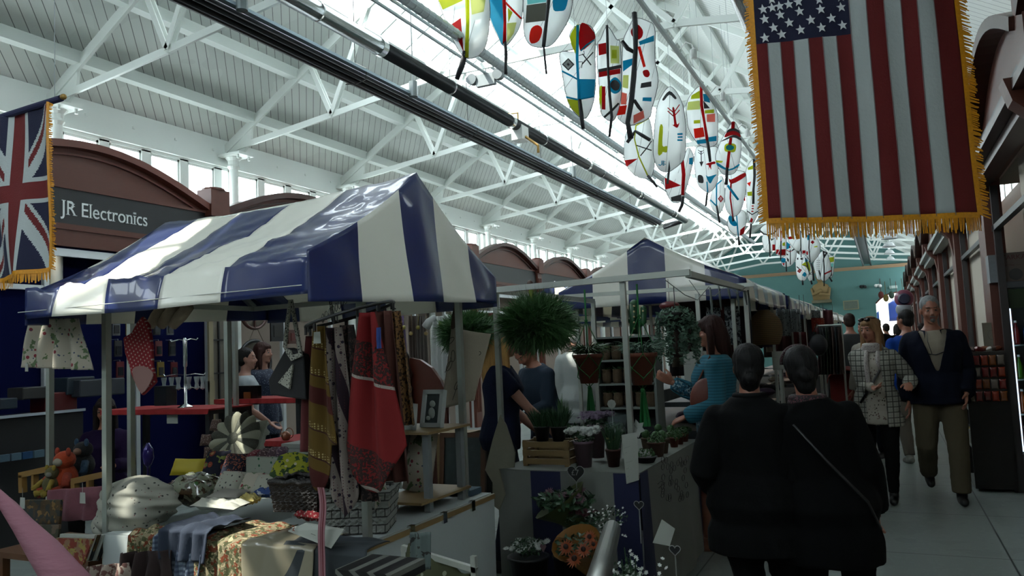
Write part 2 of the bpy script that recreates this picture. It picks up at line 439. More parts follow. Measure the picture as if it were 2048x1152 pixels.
mb.build('trim_%d' % n, brown_wood)['kind'] = 'structure'; n += 1
mb = MB(); mb.b2((XL - .3, Y0 - .3, 0), (XR + .3, Y0, 4.5));  tag(mb.build('wall_back', M('back_wall', '#5d6260', .8)), kind='structure')

gw = empty('window_41', (XC, Y0, 4.5), kind='structure'); mb = MB(); mb.add([(XC - 1.25, Y0, 4.5), (XC + 1.25, Y0, 4.5), (XC + 1.25, Y0, ZR - 1.25 * SL), (XC, Y0, ZR), (XC - 1.25, Y0, ZR - 1.25 * SL)], [(0, 1, 2, 3, 4)]); mb.build('pane', glass, gw)  # unseen gable glazing, added behind the camera to light the flag front
mb = MB()
for a_, b_ in ((XL - .3, XC - 1.25), (XR + .3, XC + 1.25)): mb.prism([(a_, Y0, 4.5), (b_, Y0, 4.5), (b_, Y0, ZR - 1.25 * SL)], (0, -.3, 0))
tag(mb.build('wall_back', MATS['back_wall']), kind='structure')
mb = MB()
for i in range(-1, 2): mb.b2((XC + i * 1.2 - .05, Y0 - .05, 4.5), (XC + i * 1.2 + .05, Y0 + .05, ZR - abs(i) * 1.2 * SL))
mb.parts('mullion', white_paint, gw)
# ------------------------------------------------------------------ left shopfronts
SX = -7.5; PP = 3.38; SY = [7.17 + PP * k for k in range(-2, 9)]
def serif_bar(): pass
for k in range(len(SY) - 1):
    ya, yb = SY[k], SY[k + 1]; first = k == 1
    labs = {1: 'brown arched shopfront with black fascia reading JR Electronics', 0: 'brown arched shopfront hidden beside the union flag',
            2: 'brown arched shopfront behind the near blue and white stall canopy', 3: 'brown arched shopfront with small white lettering above the hanging bushy plant'}
    s = empty('shopfront', (SX, (ya + yb) / 2, 0), labs.get(k, 'brown arched shopfront under the clerestory, %s one past the JR Electronics shop' % ORD(k - 2)), 'shopfront', 'brown arched shopfronts on the window side')
    N = 20; R = []
    for i in range(N + 1):
        q = i / N; y = ya + .12 + (yb - ya - .24) * q; R.append((y, 3.42 + .42 * math.sin(PI * q) - .0))
    m_ = MB(); m_.prism([(SX, ya + .12, 2.82)] + [(SX, yb - .12, 2.82)] + [(SX, y, z) for y, z in reversed(R)], (-.06, 0, 0)); m_.build('arched_panel', brown_wood, s)
    m_ = MB()
    for a, b in zip(R, R[1:]): m_.beam((SX + .03, a[0], a[1]), (SX + .03, b[0], b[1]), .16, .075, up=(0, 0, 1)); m_.beam((SX + .015, a[0], a[1] - .1), (SX + .015, b[0], b[1] - .1), .03, .02)
    m_.parts('arch_moulding', dark_brown if k != 1 else M('brown_wood_b', '#65352a', .4), s)
    m_ = MB(); m_.b2((SX, ya + .12, 2.99), (SX + .03, yb - .12, 3.36)); fb = m_.build('fascia_board', black_board, s)
    m_ = MB(); m_.b2((SX, ya + .12, 2.93), (SX + .07, yb - .12, 2.99)); m_.b2((SX, ya + .12, 3.36), (SX + .05, yb - .12, 3.39)); m_.b2((SX - .05, ya + .12, 2.76), (SX + .05, yb - .12, 2.93)); m_.build('fascia_rail', brown_wood, s)
    m_ = MB(); m_.b2((SX - .08, yb - .12, 0), (SX + .08, yb + .12, 3.35)); m_.b2((SX - .1, yb - .15, 3.32), (SX + .14, yb + .15, 3.66)); m_.lathe([(.15, 0), (.13, .03), (.02, .05)], (SX + .02, yb, 3.66), 12)
    for q in (-.06, 0, .06): m_.b2((SX + .08, yb + q - .012, .3), (SX + .1, yb + q + .012, 3.2))
    m_.build('pilaster', brown_wood, s)
    # shop interior: dark navy at the first, cream beyond
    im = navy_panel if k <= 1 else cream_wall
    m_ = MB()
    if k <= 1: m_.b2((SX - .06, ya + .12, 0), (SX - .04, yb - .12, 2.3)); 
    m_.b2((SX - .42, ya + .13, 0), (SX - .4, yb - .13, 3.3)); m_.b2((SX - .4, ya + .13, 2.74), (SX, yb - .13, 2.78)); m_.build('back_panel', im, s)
    m_ = MB()
    for q in (.05, .36, .67, .97):
        y = ya + (yb - ya) * q; m_.b2((SX - .03, y - .025, 0), (SX + .02, y + .025, 2.72))
    m_.b2((SX - .03, ya + .12, 2.66), (SX + .02, yb - .12, 2.74)); m_.b2((SX - .03, ya + .12, 2.3), (SX + .01, yb - .12, 2.35)); m_.parts('door_frame', M('alu_frame', '#c3c8ca', .35, .5), s)
    if k == 1: text_mesh('sign_lettering', 'JR Electronics', .215, M('sign_white', '#d9dcdc', .6), mat4((SX + .032, PX(119, 425, SX).y, 3.09), (0, 1, 0), (0, 0, 1)), fb, sx=.86, serif=True)
    if k == 3: text_mesh('sign_lettering', '----- ----   S', .12, M('sign_white', '#d9dcdc', .6), mat4((SX + .032, PX(1000, 548, SX).y - .9, 3.1), (0, 1, 0), (0, 0, 1)), fb, sx=.8)
    if k == 1:
        m_ = MB(); m_.lathe([(.05, 0), (.05, .01)], (SX - .2, 5.15, 2.725), 12); m_.build('downlight', M('lamp_on', '#ffffff', .5, emit='#fff2d8', estr=12), s)

# ------------------------------------------------------------------ right shopfronts (seen obliquely)
QX = 1.0; RP = 3.35; RY_ = [2.2 + RP * k for k in range(0, 11)]
for k in range(len(RY_) - 1):
    ya, yb = RY_[k], RY_[k + 1]
    s = empty('shopfront', (QX, (ya + yb) / 2, 0), 'dark brown shopfront along the aisle side, %s one counted from the camera' % ORD(k), 'shopfront', 'brown shopfronts on the aisle side')
    N = 16; R = []
    for i in range(N + 1):
        q = i / N; R.append((ya + .12 + (yb - ya - .24) * q, 3.4 + .42 * math.sin(PI * q)))
    m_ = MB(); m_.prism([(QX, ya + .12, 2.9), (QX, yb - .12, 2.9)] + [(QX, y, z) for y, z in reversed(R)], (.08, 0, 0)); m_.build('arched_panel', brown_wood, s)
    m_ = MB()
    for a, b in zip(R, R[1:]): m_.beam((QX - .05, a[0], a[1]), (QX - .05, b[0], b[1]), .2, .09)
    m_.parts('arch_moulding', dark_brown, s)
    m_ = MB(); m_.b2((QX - .03, ya + .16, 3.02), (QX, yb - .16, 3.32)); m_.build('fascia_board', black_board, s)
    m_ = MB(); m_.b2((QX - .2, ya, 2.92), (QX, yb, 2.98)); m_.b2((QX - .12, ya, 2.84), (QX, yb, 2.92)); m_.build('cornice', M('cornice_grey', '#8f948f', .5) if k > 2 else dark_brown, s)
    m_ = MB(); m_.b2((QX - .06, yb - .26, 0), (QX + .1, yb + .26, 3.0)); m_.b2((QX - .12, yb - .16, 3.0), (QX + .1, yb + .16, 3.85))
    m_.prism([(QX - .06, yb - .1, 2.5), (QX - .06, yb - .1, 3.0), (QX - .24, yb - .1, 3.0), (QX - .2, yb - .1, 2.86), (QX - .1, yb - .1, 2.76)], (0, .2, 0))
    m_.build('pilaster', brown_wood, s)
    m_ = MB()
    for q in (.11, .89):
        y = ya + (yb - ya) * q; m_.b2((QX, y - .03, 0), (QX + .06, y + .03, 2.84))
    m_.b2((QX, ya, 2.42), (QX + .05, yb, 2.47)); m_.parts('door_frame', M('grey_frame', '#3d3a3a', .4, .3), s)
    m_ = MB(); m_.b2((QX + .1, ya + .27, 0), (QX + .14, yb - .27 - (1.1 if k == 1 else 0), 2.95)); 
    if k == 1: m_.b2((QX + .66, ya, 0), (QX + .69, yb, 2.95)); m_.b2((QX + .1, ya, 2.9), (QX + .69, yb, 2.95))
    m_.build('shop_wall', M('shop_beige', '#a39a8c', .8), s)

# ------------------------------------------------------------------ services under the roof
def along(name, label, cat, x, z, r, ya, yb, mt, n=16):
    m_ = MB(); m_.tube([(x, ya, z), (x, yb, z)], r, n); return m_
HX, HZ = -4.93, 4.5
h = empty('radiant_heater', (HX, 10, HZ), 'long black radiant heater trough running the hall length', 'heater')
m_ = MB(); P_ = [(-.13, -.03), (-.09, .045), (.09, .045), (.13, -.03), (.11, -.03), (.08, .03), (-.08, .03), (-.11, -.03)]
m_.prism([(HX + a, Y0 + .4, HZ + b) for a, b in P_], (0, 22, 0)); m_.build('reflector_hood', black_paint, h)
m_ = MB(); m_.b2((HX + .1, Y0 + .4, HZ + .03), (HX + .16, Y0 + 22.4, HZ + .06)); m_.build('hood_edge', M('pale_metal', '#a9bbc6', .35, .6), h)
m_ = MB()
for dx in (-.05, .05): m_.tube([(HX + dx, Y0 + .4, HZ - .01), (HX + dx, Y0 + 22.4, HZ - .01)], .028, 10)
m_.parts('burner_tube', M('burner_black', '#1b1c1e', .5, .4), h, smooth=True)
m_ = MB(); y = 4.2
while y < 22:
    m_.tube([(HX - .13, y, HZ - .05), (HX, y, HZ - .07), (HX + .13, y, HZ - .05), (HX + .15, y, HZ + .07), (HX, y, HZ + .16)], .007, 5); m_.tube([(HX, y, HZ + .16), (HX, y, 5.9)], .005, 5); y += 2.53
m_.parts('hanger', M('dark_wire', '#3a3c3d', .5, .5), h)
d = empty('air_duct', (-4.29, 10, 4.55), 'bare silver and black painted round duct beside the long black heater', 'duct')
m_ = MB(); m_.tube([(-4.31, Y0 + .4, 4.56), (-4.31, 6.3, 4.56)], .085, 20); m_.build('silver_section', M('duct_silver', '#9da3a2', .22, .9), d, smooth=True)
m_ = MB(); m_.tube([(-4.31, 6.3, 4.56), (-4.31, 19.5, 4.56)], .078, 20); m_.tube([(-4.31, 19.4, 4.56), (-4.93, 19.9, 4.52)], .07, 12); m_.build('black_section', M('duct_black', '#26292b', .3, .3), d, smooth=True)
m_ = MB()
for y in (6.3, 9.3, 12.3, 15.3, 18.3): m_.tube([(-4.31, y - .04, 4.56), (-4.31, y + .04, 4.56)], .092, 20)
for y in (5.35, 7.7, 10.4, 13, 15.5, 18): m_.tube([(-4.31, y - .008, 4.56), (-4.31, y + .008, 4.56)], .09, 20); m_.tube([(-4.31, y, 4.6), (-4.31, y, 6.2)], .006, 5)
m_.parts('joint_band', chrome, d)
for i, (y, ) in enumerate(((4.9,), (7.6,), (12.8,))):
    m_ = MB(); m_.tube([(-4.75, y, 4.5), (-4.75, y, 4.68)], .05, 12); m_.tube([(-4.75, y, 4.68), (-4.75, y, 6.0)], .008, 6)
    tag(m_.build('hanging_spotlight', M('spot_grey', '#7e8688', .4, .4)), 'small grey cylinder hanging between duct and heater, %s along' % ORD(i), 'spotlight', 'grey hanging cylinders')
m_ = MB(); pts = []; y = Y0 + .4; rr = []
while y < 26: pts.append((-3.58, y, 4.62)); rr.append(.052); pts.append((-3.58, y + .08, 4.62)); rr.append(.052); pts.append((-3.58, y + .09, 4.62)); rr.append(.056); pts.append((-3.58, y + .1, 4.62)); rr.append(.056); y += .11
m_.tube(pts, rr, 14); tag(m_.build('spiral_duct', spiral), 'thin galvanised spiral duct nearest the hanging leaf banners', 'duct')
for i, (x, z) in enumerate(((-3.95, 4.72), (-4.02, 4.9))):
    m_ = MB(); m_.tube([(x, Y0 + .4, z), (x, 25, z)], .018, 8); tag(m_.build('conduit_pipe', spiral), ['slim steel conduit under the roof, lower of the pair', 'slim steel conduit under the roof, upper of the pair'][i], 'pipe', 'slim conduits under the glass')
m_ = MB(); TX, TZ = -1.72, 4.5; m_.b2((TX - .018, Y0 + .4, TZ), (TX + .018, 24, TZ + .035)); ct = m_.build('cable_tray', M('tray', '#98a09f', .4, .6)); tag(ct, 'narrow steel cable tray that carries the leaf banners and small cameras', 'cable tray')
for i, y in enumerate((7.9, 9.5, 11.4, 13.6, 16, 18.5)):
    m_ = MB(); m_.tube([(TX + .03, y, TZ + .02), (TX + .1, y, TZ + .09), (TX + .16, y, TZ + .05), (TX + .17, y, TZ - .01)], .008, 6); m_.lathe([(.03, 0), (.035, .09), (.012, .11)], (TX + .17, y, TZ - .1), 10)
    tag(m_.build('spotlight', white_plastic), 'small white spotlight clipped on the cable tray, %s from the camera' % ORD(i), 'spotlight', 'white spotlights on the cable tray')
h2 = empty('radiant_heater', (-.42, 20, 4.32), 'black tube heater hanging over the aisle behind the stars and stripes', 'heater')
m_ = MB(); m_.tube([(-.86, 2.2, 4.32), (-.86, 9.5, 4.32)], .085, 16); m_.build('flue_tube', M('flue', '#202326', .22, .5), h2, smooth=True)
m_ = MB(); m_.prism([(-.42 + a * 1.3, 14, 4.32 + b * 1.4) for a, b in P_], (0, 21, 0)); m_.build('reflector_hood', black_paint, h2)
m_ = MB(); m_.tube([(-.86, 9.5, 4.32), (-.6, 11.5, 4.35), (-.42, 14, 4.32)], .07, 12); m_.build('duct_bend', black_paint, h2, smooth=True)
# twin head emergency light
e = empty('emergency_light', PY(972, 160, 7.9), 'grey twin-headed emergency lamp hung near the glazing', 'light'); p = WORLD[e.name]
m_ = MB(); m_.box(p, (.24, .06, .14)); m_.tube([p + Vector((0, 0, .07)), p + Vector((0, 0, 1.2))], .006, 5); m_.build('battery_box', M('lamp_grey', '#8c9396', .5), e)
m_ = MB()
for sx in (-.17, .17): m_.tube([p + Vector((sx, .03, .03)), p + Vector((sx, -.05, .03))], [.06, .065], 14)
m_.parts('lamp_head', M('lamp_grey2', '#6f7679', .4), e)
# gas burner box with pipe
g = empty('burner_unit', PY(1040, 268, 9.6), 'white burner box with a thin brass pipe beside the black duct', 'heater unit'); p = WORLD[g.name]
m_ = MB(); m_.box(p, (.16, .22, .2)); m_.build('casing', white_plastic, g)
m_ = MB(); m_.tube([p + Vector((-.02, 0, -.1)), p + Vector((-.02, 0, .3)), p + Vector((-.3, 0, .32))], .012, 6); m_.tube([p + Vector((.08, 0, -.05)), p + Vector((.26, 0, -.2)), p + Vector((.26, 0, -.3))], .02, 6); m_.parts('gas_pipe', M('brass', '#9a7b45', .4, .7), g)
# lamps in a row at the far end, speakers, sign, clock
for i, Y in enumerate((15, 19, 23, 28, 33)):
    p = PY((1780, 1779, 1778, 1779, 1781)[i], (458, 478, 494, 508, 520)[i], Y)
    l = empty('pendant_lamp', p, 'clear bell pendant lamp over the aisle, %s of the row beneath the flag' % ORD(i), 'lamp', 'pendant lamps over the aisle')
    m_ = MB(); s_ = Y / 23; m_.lathe([(.02, .16), (.1, .12), (.17, 0), (.165, 0), (.09, .11), (.02, .14)], p, 16); m_.build('lamp_shade', M('lampglass', '#e0e6e6', .2, alpha=.75), l, smooth=True)
    m_ = MB(); m_.tube([p + Vector((0, 0, .14)), p + Vector((0, 0, .34))], .035, 8); m_.tube([p + Vector((0, 0, .34)), p + Vector((0, 0, zr(p.x) - .05 - p.z))], .008, 5); m_.build('suspension', white_plastic, l)
for nm, px, py, lb in (('security_camera', 1726, 573, 'dark pair of small cameras on the teal end wall'), ('security_camera', 1756, 571, 'white dome camera on the teal end wall')):
    p = PY(px, py, yE - .1); m_ = MB(); m_.ball(p - Vector((.08, 0, 0)), (.07, .08, .07)); m_.ball(p + Vector((.08, 0, -.02)), (.07, .08, .07)); m_.box(p + Vector((0, .05, .04)), (.1, .1, .05)); tag(m_.build(nm, black_paint if px < 1740 else white_plastic, smooth=True), lb, 'camera')
p = PY(1787, 574, yE - .05); m_ = MB(); m_.box(p, (.3, .05, .12)); tag(m_.build('exit_sign', M('exitw', '#b9cdc8', .5)), 'small pale sign plate over the far archway', 'sign')
p = PY(1702, 610, yE - .04); m_ = MB(); m_.box(p, (.62, .04, .4)); m_.mat(1); m_.box(p - Vector((0, .02, 0)), (.54, .02, .33)); tag(m_.build('wall_plaque', [M('plq', '#8c8a6c', .6), M('plq2', '#5e6a5e', .6, var=.3, bscale=25)]), 'framed tan plaque on the teal wall left of the archway', 'plaque')
# carved tan figure high on the end wall
st = empty('wall_statue', PY(1643, 600, yE - .35), 'tan carved half-length figure mounted high on the teal wall', 'statue'); p = WORLD[st.name]
m_ = MB(); m_.lathe([(.34, 0), (.36, .25), (.38, .5), (.3, .66), (.12, .74), (.1, .8)], p, 16, sy=.6); m_.ball(p + Vector((0, 0, .95)), (.15, .15, .19)); m_.lathe([(.2, .98), (.17, 1.08), (.06, 1.15)], p, 12)
m_.tube([p + Vector((-.34, -.05, .5)), p + Vector((-.3, -.25, .25)), p + Vector((.05, -.3, .42))], .08, 8); m_.tube([p + Vector((.34, -.05, .5)), p + Vector((.33, -.25, .2)), p + Vector((-.05, -.3, .25))], .08, 8)
m_.build('carved_figure', M('tan_stone', '#8f7850', .8, bump=.3, bscale=9), st, smooth=True)
m_ = MB(); m_.box(p - Vector((0, -.1, .06)), (.8, .5, .12)); m_.build('bracket_shelf', M('tan_stone2', '#6d6a55', .8), st)
# beyond the archway: pavement, bright street with a stall
mb = MB(); mb.b2((-6, Y1 + 14, 0), (9, Y1 + 14.4, 5)); tag(mb.build('wall_street', M('street_wall', '#8d8a80', .8)), kind='structure')
# ================================================================== painted leaf banners (outlines in the banner's own plane)
ZONE = {'A': (860, 0, 6.4), 'B': (1110, 20, 4.114), 'C': (1240, 160, 3.387), 'D': (1520, 450, 7.678)}
def zp(z, p, Y):
    a, b, k = ZONE[z]; return PY(a + p[0] / k, b + p[1] / k, Y)
def smooth_loop(pts, n=5):
    out = []; L = len(pts)
    for i in range(L):
        p0, p1, p2, p3 = pts[i - 1], pts[i], pts[(i + 1) % L], pts[(i + 2) % L]
        for k in range(n):
            t = k / n; out.append(.5 * ((2 * p1) + (-p0 + p2) * t + (2 * p0 - 5 * p1 + 4 * p2 - p3) * t * t + (-p0 + 3 * p1 - 3 * p2 + p3) * t ** 3))
    return out
LC = {'w': '#f6f9f8', 'y': '#c9cf3e', 'r': '#c01820', 'o': '#e2391c', 'b': '#18a9c6', 'k': '#17161a', 'g': '#4a4a3c', 'p': '#eb9a8c', 'l': '#dfe3a4', 'c': '#9fdcdc'}
def LM(c): return M('leaf_paint_' + c, LC[c], .6, transl=.25 if c in 'kg' else .82, var=.1, bscale=12)
def leaf(label, zn, Y, outline, patches, sticks, hang=True):
    op = [zp(zn, p, Y) for p in outline]; cx = sum((p for p in op), Vector()) / len(op); top = max(op, key=lambda p: p.z)
    r = empty('leaf_banner', (cx.x, Y, min(p.z for p in op)), label, 'banner', 'painted leaf banners hung along the hall')
    lp = smooth_loop(op)
    m_ = MB(); c0 = cx.copy(); n = len(lp)                          # slightly bellied paper sail
    def belly(p, k): q = c0.lerp(p, k); q.y = Y + .03 * (1 - k * k); return q
    vs = [belly(c0, 0)] + [belly(p, .5) for p in lp] + [belly(p, 1) for p in lp]
    fs = [(0, 1 + (i + 1) % n, 1 + i) for i in range(n)] + [(1 + i, 1 + (i + 1) % n, 1 + n + (i + 1) % n, 1 + n + i) for i in range(n)]
    m_.add(vs, fs); m_.build('paper_sail', LM('w'), r, smooth=True, thick=.003)
    m_ = MB(); m_.tube(lp + [lp[0]], .004, 5, cap=False)
    for k in (.25, .5, .75): 
        a = lp[int(n * k * .5)]; b = lp[int(n * (1 - k * .5)) % n]; m_.tube([a, (a + b) / 2 + Vector((0, .028, 0)), b], .002, 4)
    m_.parts('wire_frame', M('frame_wire', '#55585a', .5), r)
    groups = {}
    for col, pts in patches:
        pp = [zp(zn, p, Y) for p in pts]
        if len(pp) > 4: pp = smooth_loop(pp, 3)
        gi = gi + 1 if groups else 0
        for i, p in enumerate(pp): p.y = Y - .006 - .0012 * gi
        mm = groups.setdefault(col, MB()); mm.prism(pp, (0, .003, 0))
    for col, mm in groups.items(): mm.parts('painted_patch', LM(col), r)
    for col, pts, wd in sticks:
        mm = MB(); pp = [zp(zn, p, Y) + Vector((0, -.012, 0)) for p in pts]; rr = [wd / ZONE[zn][2] * Y / 1560 * .55 * (1 + .12 * math.sin(i * 2.3)) for i in range(len(pp))]
        mm.tube(pp, rr, 7); mm.build('stick', LM(col), r, smooth=True)
    if hang: m_ = MB(); m_.tube([top, Vector((top.x, Y, max(top.z + .1, min(zl(top.x), zr(top.x)) + .02)))], .0025, 4); m_.build('hanging_line', M('nylon', '#8d9596', .5), r)
    return r
leaf('grey leaf banner with a yellow spine and red wedge, its tail black', 'A', 6.6, [(90, -120), (250, -420), (480, -560), (700, -320), (760, 0), (765, 250), (720, 560), (640, 690), (540, 745), (440, 730), (330, 580), (200, 280)],
     [('y', [(110, 0), (420, -30), (420, 10), (165, 125)]), ('l', [(520, -20), (715, -10), (690, 150), (540, 190)]), ('r', [(398, 235), (432, 660), (272, 322)])],
     [('y', [(480, -500), (485, 0), (490, 300), (475, 740)], 55), ('k', [(458, 665), (415, 850), (350, 1020)], 75)])
leaf('leaf banner with a turquoise half and a red spine', 'A', 7.0, [(715, -60), (850, -420), (960, -560), (1100, -420), (1185, -100), (1175, 230), (1110, 420), (960, 590), (870, 470), (770, 250)],
     [('b', [(722, -50), (935, -50), (945, 560), (870, 450), (775, 230)]), ('y', [(1000, 100), (1060, 160), (1005, 290)]), ('l', [(990, 300), (1110, 290), (1075, 430), (990, 550)])],
     [('r', [(955, -500), (955, 0), (965, 300), (960, 560)], 45), ('o', [(975, 40), (1060, 130), (1170, 240)], 26), ('k', [(965, 540), (980, 700), (975, 850), (978, 955)], 42)])
leaf('leaf banner with a dark square over a red disc', 'A', 6.8, [(1200, -60), (1260, -380), (1480, -560), (1740, -380), (1820, -50), (1790, 200), (1680, 420), (1560, 570), (1440, 605), (1290, 580), (1210, 450), (1195, 200)],
     [('g', [(1240, 70), (1490, 35), (1485, 265), (1225, 295)]), ('c', [(1245, -30), (1490, -40), (1490, 25), (1250, 60)]), ('o', [(1380, 325), (1440, 380), (1400, 520), (1310, 560), (1275, 500), (1300, 370)]), ('b', [(1590, -30), (1760, -40), (1735, 120), (1660, 145), (1585, 130)])],
     [('k', [(1520, -500), (1525, 0), (1500, 250), (1470, 500), (1460, 600)], 48), ('k', [(1462, 610), (1480, 800), (1497, 950)], 28)])
leaf('leaf banner with a turquoise spine, red top and small eye diamond', 'B', 7.1, [(120, 220), (160, 140), (260, 118), (325, 190), (330, 400), (335, 570), (320, 740), (270, 870), (220, 890), (140, 820), (95, 720), (60, 520), (42, 350), (165, 340)],
     [('y', [(125, 225), (160, 150), (200, 130), (185, 360), (150, 320)]), ('r', [(208, 128), (262, 118), (322, 185), (325, 245), (208, 335)]), ('b', [(200, 570), (332, 572), (322, 715), (198, 735)]), ('y', [(100, 735), (200, 742), (205, 880), (140, 815)]),
      ('k', [(112, 398), (163, 450), (112, 502), (60, 450)]), ('w', [(112, 412), (149, 450), (112, 488), (75, 450)]), ('k', [(112, 438), (124, 450), (112, 462), (100, 450)])],
     [('b', [(190, 130), (185, 400), (195, 600), (200, 740)], 22), ('b', [(60, 505), (130, 540), (185, 572)], 14), ('b', [(95, 718), (190, 740), (320, 715)], 13), ('b', [(215, 340), (265, 290), (325, 250)], 12), ('k', [(205, 740), (222, 880), (235, 980)], 32),
      ('k', [(230, 365), (300, 455)], 9), ('k', [(318, 350), (225, 450)], 9), ('k', [(240, 340), (245, 365), (200, 378)], 6), ('k', [(190, 430), (230, 430), (222, 480)], 6)])
leaf('leaf banner with a black cross and a turquoise ring', 'B', 7.6, [(350, 280), (375, 240), (430, 135), (505, 240), (535, 265), (545, 450), (548, 650), (530, 790), (480, 910), (400, 880), (370, 800), (360, 600), (345, 450)],
     [('r', [(357, 283), (422, 270), (425, 360), (362, 375)]), ('l', [(455, 293), (528, 300), (530, 440), (460, 440)]), ('y', [(470, 330), (510, 330), (510, 400), (470, 400)]), ('k', [(358, 490), (545, 452), (545, 480), (360, 515)]), ('r', [(362, 515), (540, 484), (540, 525), (365, 555)]),
      ('b', [(500, 555), (545, 600), (540, 665), (495, 692), (455, 660), (455, 590)]), ('k', [(497, 577), (535, 612), (527, 655), (495, 665), (465, 640), (462, 600)]), ('y', [(372, 630), (392, 625), (385, 820), (365, 740)]), ('r', [(390, 632), (418, 632), (418, 822), (388, 820)])],
     [('k', [(430, 130), (435, 300), (440, 500), (452, 700), (470, 880), (450, 1045)], 22), ('k', [(408, 885), (470, 830), (528, 770)], 18)])
leaf('tall leaf banner with a long black branch and red disc at its top', 'B', 7.7, [(560, 260), (600, 160), (655, 70), (760, 90), (820, 150), (822, 400), (848, 590), (800, 800), (770, 890), (640, 945), (560, 930), (512, 860), (545, 700), (552, 450)],
     [('r', [(675, 118), (722, 165), (718, 220), (680, 245), (635, 215), (628, 165)]), ('b', [(690, 262), (815, 210), (815, 258), (700, 290)]), ('b', [(560, 420), (640, 400), (640, 450), (562, 508)]), ('o', [(680, 305), (705, 300), (748, 465), (728, 475)]),
      ('r', [(725, 505), (765, 495), (782, 530), (765, 555), (735, 545)]), ('k', [(712, 605), (795, 590), (795, 632), (705, 645)]), ('b', [(725, 722), (798, 722), (795, 755), (722, 750)]), ('o', [(525, 795), (595, 785), (580, 860), (510, 870)]),
      ('p', [(550, 680), (595, 690), (590, 780), (545, 780)]), ('p', [(650, 870), (730, 830), (740, 890), (650, 940)]), ('l', [(565, 540), (610, 540), (605, 650), (560, 640)])],
     [('k', [(655, 25), (662, 150), (665, 330), (650, 550), (630, 760), (600, 930), (625, 1060)], 42), ('k', [(555, 262), (600, 320), (655, 350)], 32), ('k', [(655, 745), (690, 800), (715, 830)], 26)])
leaf('pale leaf banner below the long black branch with a thin yellow spine and red wedge', 'C', 9.2, [(30, 420), (60, 320), (120, 300), (195, 258), (225, 420), (235, 560), (215, 650), (190, 670), (110, 650), (50, 590), (28, 520)],
     [('r', [(30, 545), (122, 533), (45, 588)])],
     [('y', [(195, 262), (110, 310), (100, 400), (130, 520), (190, 650)], 9), ('k', [(190, 650), (225, 690), (252, 727)], 16), ('k', [(50, 425), (80, 385), (105, 348), (150, 375), (205, 408)], 22), ('k', [(108, 442), (215, 478)], 7), ('k', [(140, 515), (185, 460), (215, 415)], 7)])
leaf('white leaf banner with the blue letters JB and a red arrow', 'C', 9.0, [(225, 450), (240, 250), (270, 130), (340, 45), (410, 130), (440, 260), (445, 440), (430, 540), (360, 605), (310, 625), (260, 600), (230, 530)],
     [('k', [(288, 130), (335, 75), (382, 118), (372, 130), (335, 100), (300, 138)]), ('r', [(355, 195), (370, 195), (385, 298), (402, 290), (388, 325), (350, 300), (368, 300)]), ('y', [(270, 318), (292, 318), (288, 445), (320, 448), (318, 490), (290, 488), (285, 500), (258, 500)]),
      ('b', [(390, 362), (425, 360), (425, 372), (390, 374)]), ('b', [(392, 382), (425, 382), (425, 392), (392, 394)]), ('b', [(390, 402), (425, 404), (425, 414), (390, 414)]), ('k', [(335, 545), (342, 600), (330, 705), (315, 705)])],
     [('r', [(325, 212), (362, 245)], 6), ('r', [(325, 190), (362, 220)], 6), ('r', [(405, 168), (372, 215)], 6), ('r', [(405, 205), (375, 240)], 6), ('b', [(285, 548), (285, 572), (275, 580), (264, 574)], 6), ('b', [(294, 548), (294, 580)], 6), ('b', [(294, 550), (308, 555), (296, 563), (310, 572), (295, 580)], 5)])
leaf('leaf banner with a red branch and red and black wedges under the JB one', 'C', 10.6, [(300, 660), (420, 540), (460, 460), (495, 500), (495, 560), (460, 700), (430, 790), (400, 830), (350, 820), (315, 760)],
     [('r', [(303, 660), (415, 715), (308, 742)]), ('k', [(345, 795), (415, 775), (415, 822), (350, 820)]), ('b', [(470, 530), (495, 525), (492, 575), (468, 570)])],
     [('r', [(422, 545), (432, 640), (425, 780)], 22), ('k', [(428, 790), (420, 850), (400, 895)], 20)])
leaf('leaf banner with a red branch and an orange square near the cable tray', 'C', 9.8, [(455, 260), (450, 170), (480, 100), (548, 42), (600, 120), (655, 210), (662, 350), (655, 430), (600, 455), (540, 440), (490, 380), (462, 320)],
     [('y', [(485, 105), (545, 70), (540, 125), (480, 130)]), ('b', [(562, 95), (595, 95), (612, 155), (570, 145)]), ('k', [(565, 140), (610, 192), (570, 195)]), ('l', [(462, 150), (540, 140), (545, 200), (455, 205)]), ('y', [(575, 207), (638, 200), (638, 225), (575, 228)]), ('p', [(588, 235), (645, 228), (645, 285), (590, 285)]),
      ('o', [(500, 332), (565, 322), (575, 385), (508, 397)]), ('b', [(520, 410), (580, 400), (590, 430), (525, 435)]), ('b', [(600, 390), (655, 380), (655, 415), (600, 420)]), ('y', [(502, 275), (545, 272), (545, 295), (502, 298)])],
     [('r', [(550, 45), (553, 170), (575, 300), (592, 410)], 18), ('k', [(592, 410), (603, 480), (612, 555)], 18)])
leaf('leaf banner with a thin black arrow, a black hand print and a red star', 'C', 11.4, [(505, 600), (505, 500), (530, 450), (620, 450), (665, 470), (665, 600), (655, 700), (610, 760), (580, 755), (530, 710)],
     [('k', [(538, 555), (566, 552), (552, 588)]), ('k', [(527, 652), (542, 643), (562, 655), (566, 695), (545, 698), (530, 690)]), ('r', [(582, 570), (640, 552), (645, 568), (620, 575), (618, 608), (608, 590), (600, 610), (602, 580)]), ('b', [(582, 645), (600, 655), (655, 640), (635, 665), (615, 700), (600, 690)])],
     [('k', [(550, 480), (552, 555)], 5), ('k', [(530, 475), (550, 490), (568, 478)], 4), ('k', [(530, 490), (550, 505), (568, 492)], 4), ('b', [(590, 690), (595, 760)], 8), ('k', [(592, 765), (582, 855)], 12)])
